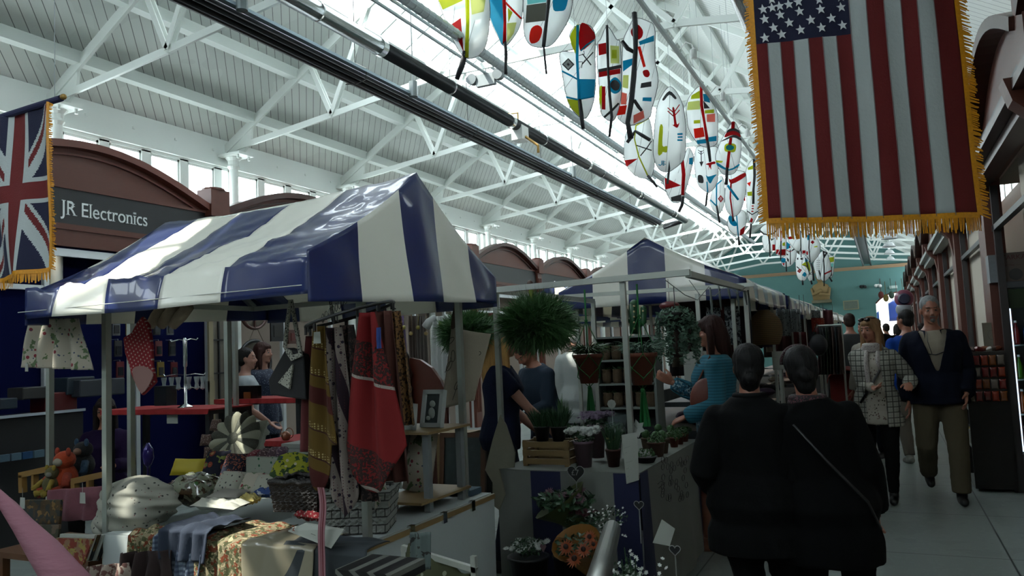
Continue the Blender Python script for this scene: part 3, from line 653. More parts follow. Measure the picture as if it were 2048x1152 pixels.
leaf('leaf banner with a red and black arrow head crown and a turquoise eye', 'C', 11.0, [(648, 540), (660, 470), (690, 400), (730, 330), (770, 280), (805, 340), (820, 420), (815, 520), (790, 610), (750, 640), (690, 630)],
     [('k', [(730, 340), (770, 325), (808, 345), (808, 365), (770, 348), (722, 365)]), ('r', [(722, 360), (770, 345), (812, 365), (815, 390), (770, 372), (710, 390)]), ('k', [(690, 412), (770, 372), (818, 395), (818, 412), (770, 390), (695, 415)]), ('y', [(712, 440), (745, 430), (785, 440), (780, 485), (745, 490), (710, 480)]), ('b', [(720, 450), (745, 440), (772, 452), (768, 470), (745, 478), (722, 470)]),
      ('b', [(660, 560), (740, 605), (805, 570), (805, 585), (740, 615), (665, 585)]), ('y', [(650, 545), (700, 550), (690, 562), (655, 560)])],
     [('r', [(768, 285), (765, 330)], 20), ('r', [(752, 395), (745, 440)], 18), ('r', [(740, 485), (728, 595)], 18), ('k', [(726, 595), (720, 710)], 18)])
leaf('leaf banner with a small red diamond and turquoise branches', 'C', 13.0, [(612, 820), (640, 700), (680, 650), (705, 680), (710, 780), (700, 860), (670, 905), (630, 880)],
     [('r', [(683, 780), (702, 805), (683, 830), (663, 805)]), ('w', [(683, 790), (695, 805), (683, 820), (671, 805)])],
     [('b', [(690, 680), (655, 710), (655, 850)], 9), ('b', [(612, 812), (655, 855)], 8), ('k', [(655, 852), (675, 968)], 12)])
leaf('leaf banner with a forked red branch and a turquoise slash', 'C', 12.3, [(710, 800), (720, 690), (750, 620), (848, 630), (850, 760), (820, 880), (770, 925), (720, 880)],
     [('r', [(735, 655), (752, 675), (840, 630), (848, 655), (755, 705)]), ('r', [(838, 810), (850, 785), (850, 830)])],
     [('r', [(752, 700), (748, 800), (765, 930)], 9), ('b', [(730, 715), (770, 770), (802, 812)], 14), ('k', [(765, 928), (768, 958)], 12)])
leaf('lowest leaf banner of the near cluster with a turquoise bowl shape and a red leaf', 'C', 13.4, [(730, 990), (735, 930), (790, 880), (850, 900), (850, 1000), (830, 1045), (790, 1052), (755, 1030)],
     [('b', [(735, 925), (760, 925), (795, 980), (770, 990), (742, 965)]), ('r', [(848, 988), (840, 1040), (812, 1055), (815, 1015)])],
     [('b', [(790, 912), (802, 1060)], 7), ('k', [(803, 1060), (808, 1120)], 12)])
leaf('leaf banner with a black branch and red striped spine beside the flag fringe', 'C', 14.0, [(850, 640), (870, 570), (912, 535), (940, 600), (945, 760), (935, 900), (890, 978), (862, 900), (855, 760)],
     [('y', [(865, 595), (905, 575), (900, 605), (868, 610)]), ('o', [(860, 700), (888, 688), (880, 722)]), ('y', [(862, 760), (895, 755), (895, 785), (865, 785)]), ('r', [(892, 850), (907, 850), (907, 858), (892, 858)]), ('r', [(892, 868), (907, 868), (907, 876), (892, 876)]), ('r', [(890, 886), (905, 886), (905, 895), (890, 895)]), ('r', [(890, 932), (902, 945), (895, 968), (878, 960)])],
     [('k', [(908, 538), (912, 650), (905, 740), (903, 840)], 15), ('k', [(862, 888), (895, 912), (935, 890)], 6), ('k', [(888, 975), (880, 1072)], 11)])
# far cluster beneath the flag fringe
leaf('round pale banner with a dark rim just under the flag fringe', 'D', 16, [(0, 100), (30, 30), (120, -20), (220, 20), (265, 70), (200, 135), (120, 148), (50, 130)], [('k', [(128, 105), (136, 113), (128, 121), (120, 113)])], [('k', [(0, 85), (60, 140), (130, 152), (210, 128), (265, 75)], 16), ('k', [(130, 150), (150, 300), (155, 490)], 20)])
leaf('pale far leaf banner with one upright red rectangle', 'D', 18, [(30, 200), (90, 130), (240, 180), (250, 330), (170, 410), (80, 410), (50, 320)], [('r', [(190, 300), (242, 300), (242, 395), (192, 395)]), ('g', [(165, 210), (235, 205), (170, 245)])], [])
leaf('far leaf banner with red triangles and a dark spine', 'D', 17, [(240, 100), (330, 40), (400, 110), (405, 300), (395, 460), (320, 480), (245, 440), (235, 280)], [('r', [(250, 375), (315, 380), (310, 460), (245, 440)]), ('r', [(325, 375), (395, 370), (390, 465), (325, 465)]), ('y', [(345, 280), (385, 260), (385, 320), (345, 320)]), ('w', [(268, 470), (258, 462), (300, 380), (306, 384)])], [('r', [(325, 90), (322, 250)], 12), ('k', [(322, 250), (320, 400), (318, 535)], 17)])
leaf('far leaf banner with a turquoise disc and forked dark branch', 'D', 18.5, [(400, 200), (470, 150), (550, 200), (560, 450), (520, 580), (440, 640), (350, 630), (330, 540), (390, 440)], [('b', [(403, 250), (465, 300), (460, 350), (405, 380)]), ('r', [(455, 315), (470, 340), (458, 360), (445, 345)]), ('b', [(340, 510), (390, 515), (390, 570), (345, 580), (325, 545)]), ('r', [(340, 585), (382, 585), (365, 630)]), ('k', [(405, 435), (445, 460), (410, 465)]), ('k', [(410, 495), (445, 530), (440, 570), (420, 550)])], [('r', [(405, 385), (465, 415), (500, 390)], 9), ('k', [(490, 395), (535, 365), (548, 325)], 16), ('k', [(465, 380), (468, 610)], 11), ('k', [(400, 560), (408, 715)], 16)])
leaf('bright far leaf banner with two red bricks', 'D', 17.6, [(410, 120), (480, 40), (600, 60), (630, 200), (625, 330), (600, 400), (540, 380), (470, 300), (430, 220)], [('r', [(435, 182), (512, 170), (520, 210), (440, 222)]), ('r', [(555, 160), (575, 130), (600, 155), (602, 205), (558, 208)])], [])
leaf('bright far leaf banner with a big red disc', 'D', 16.8, [(625, 150), (680, 70), (760, 110), (880, 210), (930, 330), (900, 460), (830, 550), (780, 585), (750, 520), (700, 460), (640, 420)], [('r', [(805, 235), (838, 262), (808, 295), (776, 266)]), ('b', [(720, 160), (755, 140), (755, 230), (730, 235)]), ('y', [(830, 330), (880, 318), (885, 338), (835, 345)]), ('r', [(650, 392), (700, 390), (700, 435), (650, 438)]), ('r', [(712, 405), (735, 405), (738, 460), (712, 455)])], [('k', [(625, 90), (628, 300), (632, 500)], 12), ('k', [(760, 130), (752, 350), (770, 570)], 13), ('k', [(785, 595), (805, 650), (825, 855)], 22)])
leaf('far leaf banner with a small red framed square and blue disc', 'D', 19.6, [(545, 560), (560, 430), (620, 400), (690, 440), (740, 600), (735, 760), (690, 850), (620, 850), (565, 780)], [('r', [(605, 668), (642, 690), (612, 738), (570, 710)]), ('p', [(605, 685), (628, 698), (610, 722), (586, 706)]), ('b', [(680, 718), (725, 755), (690, 800), (645, 770)]), ('g', [(565, 395), (610, 395), (610, 460), (570, 430)]), ('k', [(570, 505), (590, 500), (590, 535), (568, 532)]), ('k', [(620, 510), (660, 500), (655, 540), (622, 530)])], [('k', [(565, 640), (600, 670)], 12), ('k', [(652, 850), (658, 922)], 22)])
leaf('far leaf banner with a yellow band and a dark star burst', 'D', 19.2, [(640, 620), (700, 470), (750, 560), (800, 700), (805, 830), (770, 865), (735, 820), (700, 720)], [('b', [(690, 500), (735, 540), (735, 590), (690, 580)]), ('y', [(640, 610), (740, 560), (775, 690), (745, 700), (700, 640)])], [('k', [(700, 505), (735, 650), (765, 760)], 14), ('k', [(660, 618), (725, 635)], 8), ('k', [(730, 755), (800, 760)], 6), ('k', [(740, 790), (790, 725)], 6), ('k', [(780, 855), (798, 912)], 20)])
leaf('far leaf banner with rows of small dark marks', 'D', 18.2, [(820, 620), (830, 560), (880, 480), (960, 400), (985, 480), (970, 700), (940, 830), (880, 830), (850, 740)], [('k', [(870 + 32 * (j % 2), 540 + i * 30), (888 + 32 * (j % 2), 540 + i * 30), (888 + 32 * (j % 2), 547 + i * 30), (870 + 32 * (j % 2), 547 + i * 30)]) for i in range(6) for j in range(2)], [('k', [(905, 700), (938, 805)], 18)])
leaf('far leaf banner with a black bird head and a red bar', 'D', 17.2, [(975, 500), (1010, 400), (1050, 480), (1090, 620), (1095, 740), (1050, 820), (985, 860), (930, 800)], [('k', [(960, 390), (1042, 425), (975, 530)]), ('w', [(985, 425), (1010, 425), (1005, 450), (985, 450)]), ('r', [(988, 740), (1095, 690), (1100, 712), (990, 765)])], [('k', [(975, 520), (985, 650), (985, 940)], 15), ('k', [(1062, 800), (1108, 870)], 20)])
leaf('rightmost far leaf banner with a green top', 'D', 18.8, [(1040, 500), (1090, 470), (1140, 500), (1140, 620), (1120, 760), (1085, 810), (1090, 650), (1050, 560)], [('y', [(1060, 500), (1135, 490), (1135, 560), (1080, 575)]), ('c', [(1092, 590), (1130, 590), (1125, 650), (1095, 650)])], [('k', [(1100, 640), (1095, 780)], 14)])

# ================================================================== flags
flag_red = M('flag_red', '#5e070b', .8, bump=.2, bscale=120); flag_white = M('flag_white', '#a2a9a8', .8, bump=.25, bscale=60); flag_blue = M('flag_blue', '#0c1130', .85, bump=.2, bscale=120)
gold = M('gold_fringe', '#c8860d', .5, var=.35, bscale=90)
def fringe(mb_, pts, out, L, w=.011):                         # pts dense along the edge, out = outward direction
    out = Vector(out); n = len(pts)
    for i in range(n - 1):
        a, b = Vector(pts[i]), Vector(pts[i + 1]); c = a + out * .012; d = b + out * .012
        j = Vector((random.uniform(-1, 1), random.uniform(-1, 1), random.uniform(-1, 1))) * .006
        m0 = (a + b) / 2 + out * L * random.uniform(.85, 1.08) + j; h = (b - a) * .36
        k = len(mb_.v); mb_.v += [tuple(q) for q in (a, b, m0 + h, m0 - h)]; mb_.f.append((k, k + 1, k + 2, k + 3)); mb_.m.append(mb_.cur)
        if i: mb_.f.append((k, k - 3, k - 2)) if 0 else None; 
        if i and len(mb_.m) < len(mb_.f): mb_.m.append(mb_.cur)
    k0 = len(mb_.v)                                            # braid tying all strands together
    for p in pts: mb_.v += [tuple(Vector(p) - out * .012 + Vector((0, -.004, 0))), tuple(Vector(p) + out * .014 + Vector((0, -.004, 0)))]
    for i in range(n - 1): q = k0 + 2 * i; mb_.f.append((q, q + 1, q + 3, q + 2)); mb_.m.append(mb_.cur)
A0 = PZ(1531, 443, 2.05); A1 = PZ(1958, 430, 2.05); ux = (A1 - A0); WF = ux.length; ux.normalize()
us = empty('stars_and_stripes_flag', A0 + ux * WF / 2, 'stars and stripes flag with gold fringe hanging over the aisle', 'flag')
HF = 1.62; uy = Vector((-uy_ if 0 else 0, 0, 1)); nrm = ux.cross(uy)
EDG = [1533, 1560, 1587, 1614, 1643, 1673, 1703, 1734, 1766, 1803, 1837, 1868, 1903, 1956]
def un(px): return (px - 1533) / (1956 - 1533)
EDU = [un(e) for e in EDG]
def us_pt(u, v):                                              # v=0 bottom, 1 top
    wv = .006 * math.sin(u * 23 + v * 2) + .010 * math.sin(u * 7 + 1.3 + v * 1.2) * (1.1 - v * .6) + .003 * math.sin(v * 11 + u * 9)
    return A0 + ux * WF * (u * (1 - .015 * v)) + uy * HF * v + nrm * wv
cb = (PY(1640, 68, A0.y + .15).z - 2.05) / HF
cu = lambda u: ((PY(1533, 86, A0.y).z + (PY(1734, 62, A0.y + .27).z - PY(1533, 86, A0.y).z) * min(1, u / .475)) - 2.05) / HF - cb
_up = us_pt
def us_pt(u, v): return _up(u, v + cu(u) * (v / cb if v < cb else max(0, (1 - v) / (1 - cb))))
cols = []; 
for i in range(13):
    for k in range(5): cols.append((EDU[i] + (EDU[i + 1] - EDU[i]) * k / 5, i))
cols.append((1, 12)); NV = 40
mb = MB()
vv = sorted([j / NV for j in range(NV + 1)] + [cb])
vs = [us_pt(u, v) for v in vv for u, _ in cols]; nc = len(cols); fs = []
base = len(mb.v); mb.v += [tuple(v) for v in vs]
for j in range(len(vv) - 1):
    for i in range(nc - 1):
        mb.f.append((base + j * nc + i, base + j * nc + i + 1, base + (j + 1) * nc + i + 1, base + (j + 1) * nc + i))
        st = cols[i][1]; mb.m.append(2 if (vv[j] >= cb - 1e-6 and st < 7) else st % 2)
sc_cloth = mb.build('striped_cloth', [flag_red, flag_white, flag_blue], us, smooth=True, thick=.002)
mb = MB()                                                     # seam stitching along the stripes
for e in EDU[1:-1]:
    top = 1 if e > EDU[7] - 1e-4 else cb
    mb.tube([us_pt(e, top * k / 24) - nrm * -.003 for k in range(25)], .0022, 4)
mb.parts('seam', M('seam_grey', '#6e6465', .9), sc_cloth)
SR = .040; SU = EDU[7]
mb = MB(); rows = 11
star_w = M('star_white', '#c9cdce', .8)
sv = [(1551, 72), (1580, 50), (1617, 55), (1652, 33), (1672, 47), (1714, 43)]
# fifty stars as alternating rows of the rotated canton: columns run across the width
stars = []
for px, py in ((1555, 73), (1575, 51), (1557, 35), (1591, 64), (1591, 24), (1608, 40), (1629, 55), (1630, 17), (1651, 35), (1674, 12), (1672, 50), (1696, 29), (1718, 43), (1718, 6), (1575, 10), (1610, 2)):
    for rr in range(0, 4 if py > 20 else 3):
        q = PY(px, py, A0.y + (px - 1533) / 423 * (A1.y - A0.y)); stars.append((un(px), (q.z - 2.05) / HF + .0435 * 2 * rr)) if py > 34 or rr == 0 else None
stars = [q for q in stars if q[1] < .97]
for (u, v) in stars:
    c = _up(u, v) + nrm * .007; R_ = .025
    pts = []
    for k in range(10):
        a = PI / 2 + k * PI / 5 + .12; r_ = R_ if k % 2 == 0 else R_ * .42
        pts.append(c + ux * math.cos(a) * r_ + uy * math.sin(a) * r_)
    mb.prism(pts, nrm * -.003)
mb.parts('star', star_w, sc_cloth)
mb = MB(); nE = 150
fringe(mb, [us_pt(i / nE, 0) for i in range(nE + 1)], (0, 0, -1), .085); fb = mb.build('bottom_fringe', gold, us)
mb = MB(); fringe(mb, [us_pt(1, i / 190) for i in range(191)], ux + Vector((0, 0, -.35)), .055); mb.build('side_fringe', gold, us)
mb = MB(); fringe(mb, [us_pt(0, i / 190) for i in range(191)], -ux + Vector((0, 0, -.45)), .035); mb.build('side_fringe', gold, us)
mb = MB(); mb.tube([us_pt(-.08, 1) + uy * .02, us_pt(1.08, 1) + uy * .02], .014, 8)
for u in (.05, .95): mb.tube([us_pt(u, 1), Vector((us_pt(u, 1).x, us_pt(u, 1).y, 4.2)), Vector((us_pt(u, 1).x, us_pt(u, 1).y, zr(us_pt(u, 1).x) - .1))], .003, 4)
mb.parts('hanging_rod', mid_wood, us)

Y3 = 3.0
uk = empty('union_flag', PY(60, 560, Y3), 'union flag with gold fringe hanging at the window side', 'flag')
B1 = PY(105, 206, Y3); B0 = B1 + Vector((-.70, .03, -.0)); HK = B1.z - PY(95, 540, Y3).z
B0.z = PY(0, 236, Y3 + .02).z - .0
def uk_pt(u, v):                                              # u 0 left .. 1 right, v 0 bottom .. 1 top
    p = B0.lerp(B1, u) + Vector((0, 0, -(1 - v) * HK * (1.02 - .03 * u)))
    p.x += (-.045 * (1 - v) ** 2 + .018 * math.sin(PI * v)) * max(0, u - .5) * 2
    p.y += .05 * math.sin(u * 8 + v * 3) * (1 - v * .7) - .02 * max(0, u - .72) * (1 - v) * 3 + .012 * math.sin(u * 17)
    return p
def uj(u, v):
    a = (v - .5) * 2; b = (u - .5) * 1.25; w_ = 1.25 / 2 * 2     # a along the long side (-1..1), b short side
    L, S = 1.0, .625
    if abs(b) < .10 or abs(a) < .105: return 0
    if abs(b) < .165 or abs(a) < .165: return 1
    d1 = (a * S - b * L) / math.hypot(S, L); d2 = (a * S + b * L) / math.hypot(S, L)
    for d, sg in ((d1, 1), (d2, -1)):
        if abs(d) < .105:
            q = d * (1 if a > 0 else -1) * sg
            return 0 if 0.005 < q < .068 else 1
    return 2
mb = MB(); mb.grid(uk_pt, 90, 150, uj); mb.build('flag_cloth', [flag_red, flag_white, flag_blue], uk, smooth=True, thick=.002)
mb = MB(); fringe(mb, [uk_pt(i / 70, 0) for i in range(71)], (0, 0, -1), .065); mb.build('bottom_fringe', gold, uk)
mb = MB(); fringe(mb, [uk_pt(1, i / 110) for i in range(111)], Vector((1, 0, -.3)), .038); mb.build('side_fringe', gold, uk)
mb = MB(); mb.tube([B0 + Vector((-.15, 0, .0)), B1 + Vector((.08, 0, .015))], .02, 10); mb.build('flag_pole', M('navy_sleeve', '#12183f', .8), uk)
mb = MB(); mb.ball(B1 + Vector((.1, 0, .02)), (.022, .018, .018)); mb.build('pole_finial', M('brass', '#9a7b45', .4, .7), uk)
mb = MB(); mb.tube([B1 + Vector((.02, 0, .03)), Vector((B1.x, B1.y, zl(B1.x)))], .003, 4); mb.build('hanging_cord', M('nylon', '#8d9596', .5), uk)

# ================================================================== market stalls
can_blue = M('canopy_blue', '#142253', .33, bump=.25, bscale=5, coat=.35, transl=.04); can_cream = M('canopy_cream', '#e8e7dc', .36, bump=.25, bscale=5, coat=.35, transl=.22)
def canopy(mb_, x0, x1, y0, y1, ze, zr_, val, axis, ns, first=0, wrin=.012, nsg=5, gfirst=0, seed=0, hang=.0):
    """striped pitched cover: ridge along axis ('x' or 'y'); ns stripes along the ridge, nsg across each gable"""
    if axis == 'x': L0, L1, W0, W1 = x0, x1, y0, y1
    else: L0, L1, W0, W1 = y0, y1, x0, x1
    Wm = (W0 + W1) / 2
    def P3(l, w_, z): return Vector((l, w_, z)) if axis == 'x' else Vector((w_, l, z))
    def wr(l, t): return wrin * (noise.noise(Vector((l * 2.3 + seed, t * 2.1, seed))) * 1.6 + .8 * noise.noise(Vector((l * 5.5 + t * 7 + seed, t * 3, 4.1))))
    for side in (-1, 1):
        We = W0 if side < 0 else W1
        def fn(u, v):
            l = L0 + (L1 - L0) * u
            if v < .8:
                t = v / .8; w_ = Wm + (We - Wm) * t; sag = .03 * math.sin(PI * t)
                z = zr_ + (ze - zr_) * t - sag - .018 * math.sin(PI * u) + wr(l, t) * (.4 + t)
                if t > .9: z -= .015 * (t - .9) * 10
            else:
                t = (v - .8) / .2; w_ = We + side * (.012 + .01 * math.sin(l * 9 + seed)) * t; z = ze - .015 - .018 * math.sin(PI * u) + wr(l, 1) * 1.4 * (1 - t) - val * t
            return P3(l, w_, z)
        mb_.grid(fn, ns * 6, 20, lambda u, v: (int(u * ns) + first) % 2)
    for l, sg in ((L0, -1), (L1, 1)):
        def fg(u, v):
            w_ = W0 + (W1 - W0) * u; q = abs(w_ - Wm) / (W1 - Wm); zt = zr_ + (ze - zr_) * q - .03 * math.sin(PI * q)
            zb = ze - val + .0; z = zt + (zb - zt) * v; bul = .03 * math.sin(PI * u) * v + .012 * noise.noise(Vector((w_ * 4, z * 3, seed)))
            return P3(l + sg * bul, w_, z)
        mb_.grid(fg, nsg * 5, 8, lambda u, v: (int(u * nsg) + gfirst) % 2)
    return mb_
pole_m = M('pole_steel', '#a8aca4', .33, .75, var=.2, bscale=6)
def pole(x, y, z0, z1, r, w_=.028): m_ = MB(); m_.b2((x - w_ / 2, y - w_ / 2, z0), (x + w_ / 2, y + w_ / 2, z1)); return m_.build('pole', pole_m, r)
def rail(a, b, r, w_=.028, nm='rail'): m_ = MB(); m_.beam(a, b, w_); return m_.build(nm, pole_m, r)

# --- near stall (household textiles)
N1 = empty('market_stall', (-2.75, 3.1, 0), 'near market stall with blue and cream striped canopy, piled with household textiles', 'market stall', 'market stalls with striped canopies')
NX0, NX1, NY0, NY1 = -3.59, -1.93, 2.3, 3.88
m_ = MB()
bx = [-3.59, -3.34, -3.02, -2.68, -2.34, -1.93]
def near_canopy():
    mb_ = MB(); Wm = 3.09; zr_, ze, val = 2.33, 1.87, .125
    def wr(l, t): return .02 * (noise.noise(Vector((l * 2.3, t * 2.1, 3))) * 1.5 + .9 * noise.noise(Vector((l * 6 + t * 5, t * 6, 9))) + .5 * noise.noise(Vector((l * 16 - t * 9, t * 14, 5))))
    for side, We in ((-1, NY0), (1, NY1)):
        for i in range(5):
            xa, xb = bx[i], bx[i + 1]
            def fn(u, v):
                l = xa + (xb - xa) * u; U = (l - NX0) / (NX1 - NX0)
                if v < .8:
                    t = v / .8; w_ = Wm + (We - Wm) * t; z = zr_ + .02 - .05 * (1 - U) + (ze - zr_) * t - .03 * math.sin(PI * t) - .03 * math.sin(PI * U) * (1 - t) + wr(l, t) * (.35 + .9 * t)
                else:
                    t = (v - .8) / .2; w_ = We + (side * .03 * math.sin(t * 1.4) + .012 * math.sin(l * 8) * t) * min(1, 8 * U, 8 * (1 - U)); z = ze + .02 - .05 * (1 - U) * .0 + wr(l, 1) * 1.25 * (1 - t) - (val + .02) * t - .0 - .012 * (1 - abs(2 * U - 1))
                    z = min(z, ze + .04)
                return Vector((l, w_, z))
            mb_.cur = i % 2; mb_.grid(fn, 14, 36)
    for l, sg in ((NX0, -1), (NX1, 1)):
        mb_2 = 5
        def fg(u, v):
            w_ = NY0 + (NY1 - NY0) * u; q = abs(w_ - Wm) / (NY1 - Wm); zt = (2.35 if sg > 0 else 2.30) + (ze + .02 - 2.33) * min(1, q) - .03 * math.sin(PI * min(1, q))
            zb = 1.715 + .05 * u; z = zt + (zb - zt) * v
            fold = (.028 * math.sin(u * 15 + 1) * v ** 1.5 * (1 - v * .3) + .02 * math.sin(u * 31 - v * 3) * v * (1 - v)) * min(1, 6 * u, 6 * (1 - u))
            return Vector((l + sg * (fold + .05 * math.sin(PI * u) * v), w_, z))
        ys = [2.3, 2.62, 2.94, 3.23, 3.57, 3.88]
        def mf(u, v):
            y_ = NY0 + (NY1 - NY0) * u; return sum(y_ > q for q in ys[1:-1]) % 2
        mb_.grid(fg, 80, 14, mf)
    return mb_
NC = near_canopy().build('canopy', [can_blue, can_cream], N1, smooth=True, thick=.003)
m_ = MB()
m_.tube([(x, NY0 - .03 - .004, 1.775) for x in [NX0 + (NX1 - NX0) * k / 20 for k in range(21)]], .0018, 4); m_.build('hem_stitching', M('stitch', '#b8b8b0', .8), NC)
PL = PY(214, 950, 2.52)
for x, y in ((PL.x, 2.52), (-1.97, 2.68), (-2.03, 3.62), (PY(455, 700, 3.62).x, 3.62)): pole(x, y, 0, 2.31 - abs(y - 3.09) * .58 - .04 if 0 else 1.84, N1, .03)
for y in (2.45, 3.72): rail((NX0 + .03, y, 1.83), (NX1 - .02, y, 1.83), N1)
for x in (NX0 + .04, NX1 - .04): rail((x, 2.45, 1.83), (x, 3.72, 1.83), N1); rail((x, 2.45, 1.84), (x, 3.09, 2.27), N1); rail((x, 3.72, 1.84), (x, 3.09, 2.27), N1)
rail((NX0 + .04, 3.09, 2.26), (NX1 - .04, 3.09, 2.30), N1, nm='ridge_pole')
TZ1 = .74
m_ = MB(); m_.b2((-3.28, 2.5, TZ1 - .03), (-1.96, 3.75, TZ1)); m_.build('table_board', wood, N1)
cloth_w = M('table_cloth_white', '#9aa09e', .8, bump=.15, bscale=6)
def drape(name, label, cat, x0, x1, y0, y1, zt, zb, mats, faces='fr', wave=.012, mf=None, group=None):
    mb_ = MB(); mb_.b2((x0, y0, zt), (x1, y1, zt + .006))
    if 'f' in faces: mb_.grid(lambda u, v: (x0 + (x1 - x0) * u, y0 - .006 - wave * math.sin(u * 21) * v - wave, zt + .006 + (zb - zt) * v), 60, 6, mf)
    if 'r' in faces: mb_.grid(lambda u, v: (x1 + .006 + wave * math.sin(u * 17) * v + wave, y0 + (y1 - y0) * u, zt + .006 + (zb - zt) * v), 60, 6, mf)
    if 'l' in faces: mb_.grid(lambda u, v: (x0 - .006 - wave * math.sin(u * 17) * v - wave, y0 + (y1 - y0) * u, zt + .006 + (zb - zt) * v), 60, 6, mf)
    return tag(mb_.build(name, mats, smooth=False, thick=.003), label, cat, group)
tc = drape('tablecloth', 'white tablecloth over the near stall table with a curved navy logo line', 'tablecloth', -3.29, -1.955, 2.49, 3.76, TZ1 + .001, .05, cloth_w)

# --- flower stall frame without a cover
F1 = empty('market_stall', (-1.75, 5.1, 0), 'uncovered steel market stall frame carrying the plants and flowers', 'market stall')
FX0, FX1, FY0, FY1 = -2.13, -1.32, 4.25, 5.75; ZF = 1.87
rail((-2.16, FY0, ZF), (-.93, FY0, ZF + .01), F1, .034); rail((-.94, FY0, ZF), (-.94, 6.3, ZF + .02), F1, .034); rail((-2.8, FY1 + .3, ZF + .06), (-.85, FY1 + .3, ZF + .04), F1, .03); rail((-2.13, FY0, ZF), (-2.13, FY1 + .3, ZF), F1, .034)
for x, y in ((FX0, FY0 + .02), (FX1, FY0 + .02), (FX0, FY1 + .3), (FX1 + .04, FY1 + .3), (-.95, FY1 + .5)): pole(x, y, 0, ZF, F1, .03)
m_ = MB(); m_.b2((FX0 - .02, FY0, .75), (FX1 + .02, FY1, .78)); m_.build('table_board', wood, F1)
def fl_mf(u, v): return 1 if (.27 < u < .5 or .86 < u) else 0
m_ = MB()
m_.grid(lambda u, v: (FX0 - .02 + (FX1 - FX0 + .06) * u, FY0 - .02 - .01 * math.sin(u * 19) * v, .79 - .74 * v), 60, 5, lambda u, v: 1 if (.25 < u < .47 or u > .84) else 0)
m_.grid(lambda u, v: (FX1 + .05 + .05 * math.sin(PI * u) * v + .01 * math.sin(u * 23) * v, FY0 - .02 + (FY1 - FY0) * u, .79 - .74 * v), 60, 5, lambda u, v: 1 if (u < .10 or u > .9) else 0)
m_.cur = 0; m_.b2((FX0 - .02, FY0 - .02, .785), (FX1 + .05, FY1, .795))
tag(m_.build('tablecloth', [M('cloth_dull', '#686b65', .8, bump=.15, bscale=6), M('cloth_navy', '#0a1038', .7)], thick=.002), 'white and navy panelled cloth with a flower drawing on the plant stall', 'tablecloth')

# --- covered stalls further along the aisle
def covered(name_lab, x0, x1, y0, y1, ze, zr_, first=0, axis='y', ns=8, gf=0, seed=1, nsg=5, poles=True):
    r = empty('market_stall', ((x0 + x1) / 2, (y0 + y1) / 2, 0), name_lab, 'market stall', 'market stalls with striped canopies')
    canopy(MB(), x0, x1, y0, y1, ze, zr_, .16, axis, ns, first, .01, nsg, gf, seed).build('canopy', [can_blue, can_cream], r, smooth=True, thick=.003)
    for x in (x0 + .12, x1 - .14):
        for y in (y0 + .12, y1 - .12): pole(x, y, 0, ze - .03, r, .03)
        rail((x, y0 + .1, ze - .03), (x, y1 - .1, ze - .03), r)
    for y in (y0 + .12, y1 - .12): rail((x0 + .1, y, ze - .03), (x1 - .1, y, ze - .03), r)
    m_ = MB(); m_.b2((x0 + .15, y0 + .15, .72), (x1 - .18, y1 - .15, .75)); m_.build('table_board', M('dark_board', '#2b211b', .6), r)
    m_ = MB(); m_.grid(lambda u, v: (x1 - .17 + .01 * math.sin(u * 60) * v, y0 + .15 + (y1 - y0 - .3) * u, .75 - .7 * v), 60, 3); m_.grid(lambda u, v: (x0 + .15 + (x1 - x0 - .32) * u, y0 + .14 + .01 * math.sin(u * 40) * v, .75 - .7 * v), 40, 3); m_.build('table_skirt', M('skirt_dark', '#1c2024', .85), r, thick=.003)
    return r
covered('peaked striped market stall right behind the plant stall, its blue centre stripe at the tip', -2.63, -.98, 6.55, 9.3, 2.0, 2.42, 1, gf=0, seed=3, ns=9)
ys_ = [(9.75, 12.7), (13.3, 16.4), (17.0, 20.4), (21.0, 24.6), (25.4, 29.5)]
for i, (a, b) in enumerate(ys_): covered('striped stall canopy down the aisle, %s past the peaked one' % ORD(i), -2.75 - .1 * i, -1.0, a, b, 2.0 + .02 * i, 2.45, i % 2, gf=i % 2, seed=10 + i, ns=9)
covered('striped market stall of the middle row behind the bushy hanging plants', -4.05, -2.95, 8.6, 10.6, 2.02, 2.3, 0, gf=1, seed=31, ns=7, nsg=4)
covered('striped market stall of the middle row further back, half hidden', -4.3, -3.1, 11.4, 14.4, 2.02, 2.4, 1, gf=0, seed=33, ns=7)
covered('striped market stall glimpsed through the far archway', -.55, 1.5, Y1 + 2.5, Y1 + 5.5, 2.25, 3.05, 0, gf=0, seed=41, ns=7)
TONE[0] = .62  # goods colours darkened as a whole, standing in for shadow low in the hall
# ================================================================== goods: builders
def ctr(px, py, Y): return PY(px, py, Y)
def span(px0, px1, Y, py=800): return abs(PY(px1, py, Y).x - PY(px0, py, Y).x)
def cushion(label, c, size, mat, rx=0., rz=0., cat='cushion', name='cushion', group=None, rnd=.5, lump=.0):
    R = Matrix.Rotation(rz, 3, 'Z') @ Matrix.Rotation(rx, 3, 'X'); c = Vector(c); W_, D_, H_ = size; m_ = MB()
    def fn(sg):
        def f(u, v):
            x, y = (u - .5) * 2, (v - .5) * 2
            k = max(0, (1 - x ** 4) * (1 - y ** 4)) ** rnd; e = 1 - .06 * (1 - abs(x)) * abs(y) - .06 * (1 - abs(y)) * abs(x)
            n_ = noise.noise(Vector((x * 2.5 + c.x * 9, y * 2.5, sg))) * lump
            return c + R @ Vector((x * W_ / 2 * e, y * D_ / 2 * e, sg * H_ / 2 * k + n_ * k))
        return f
    m_.grid(fn(1), 14, 14); m_.grid(lambda u, v: fn(-1)(1 - u, v), 14, 14)
    return tag(m_.build(name, mat, smooth=True), label, cat, group)
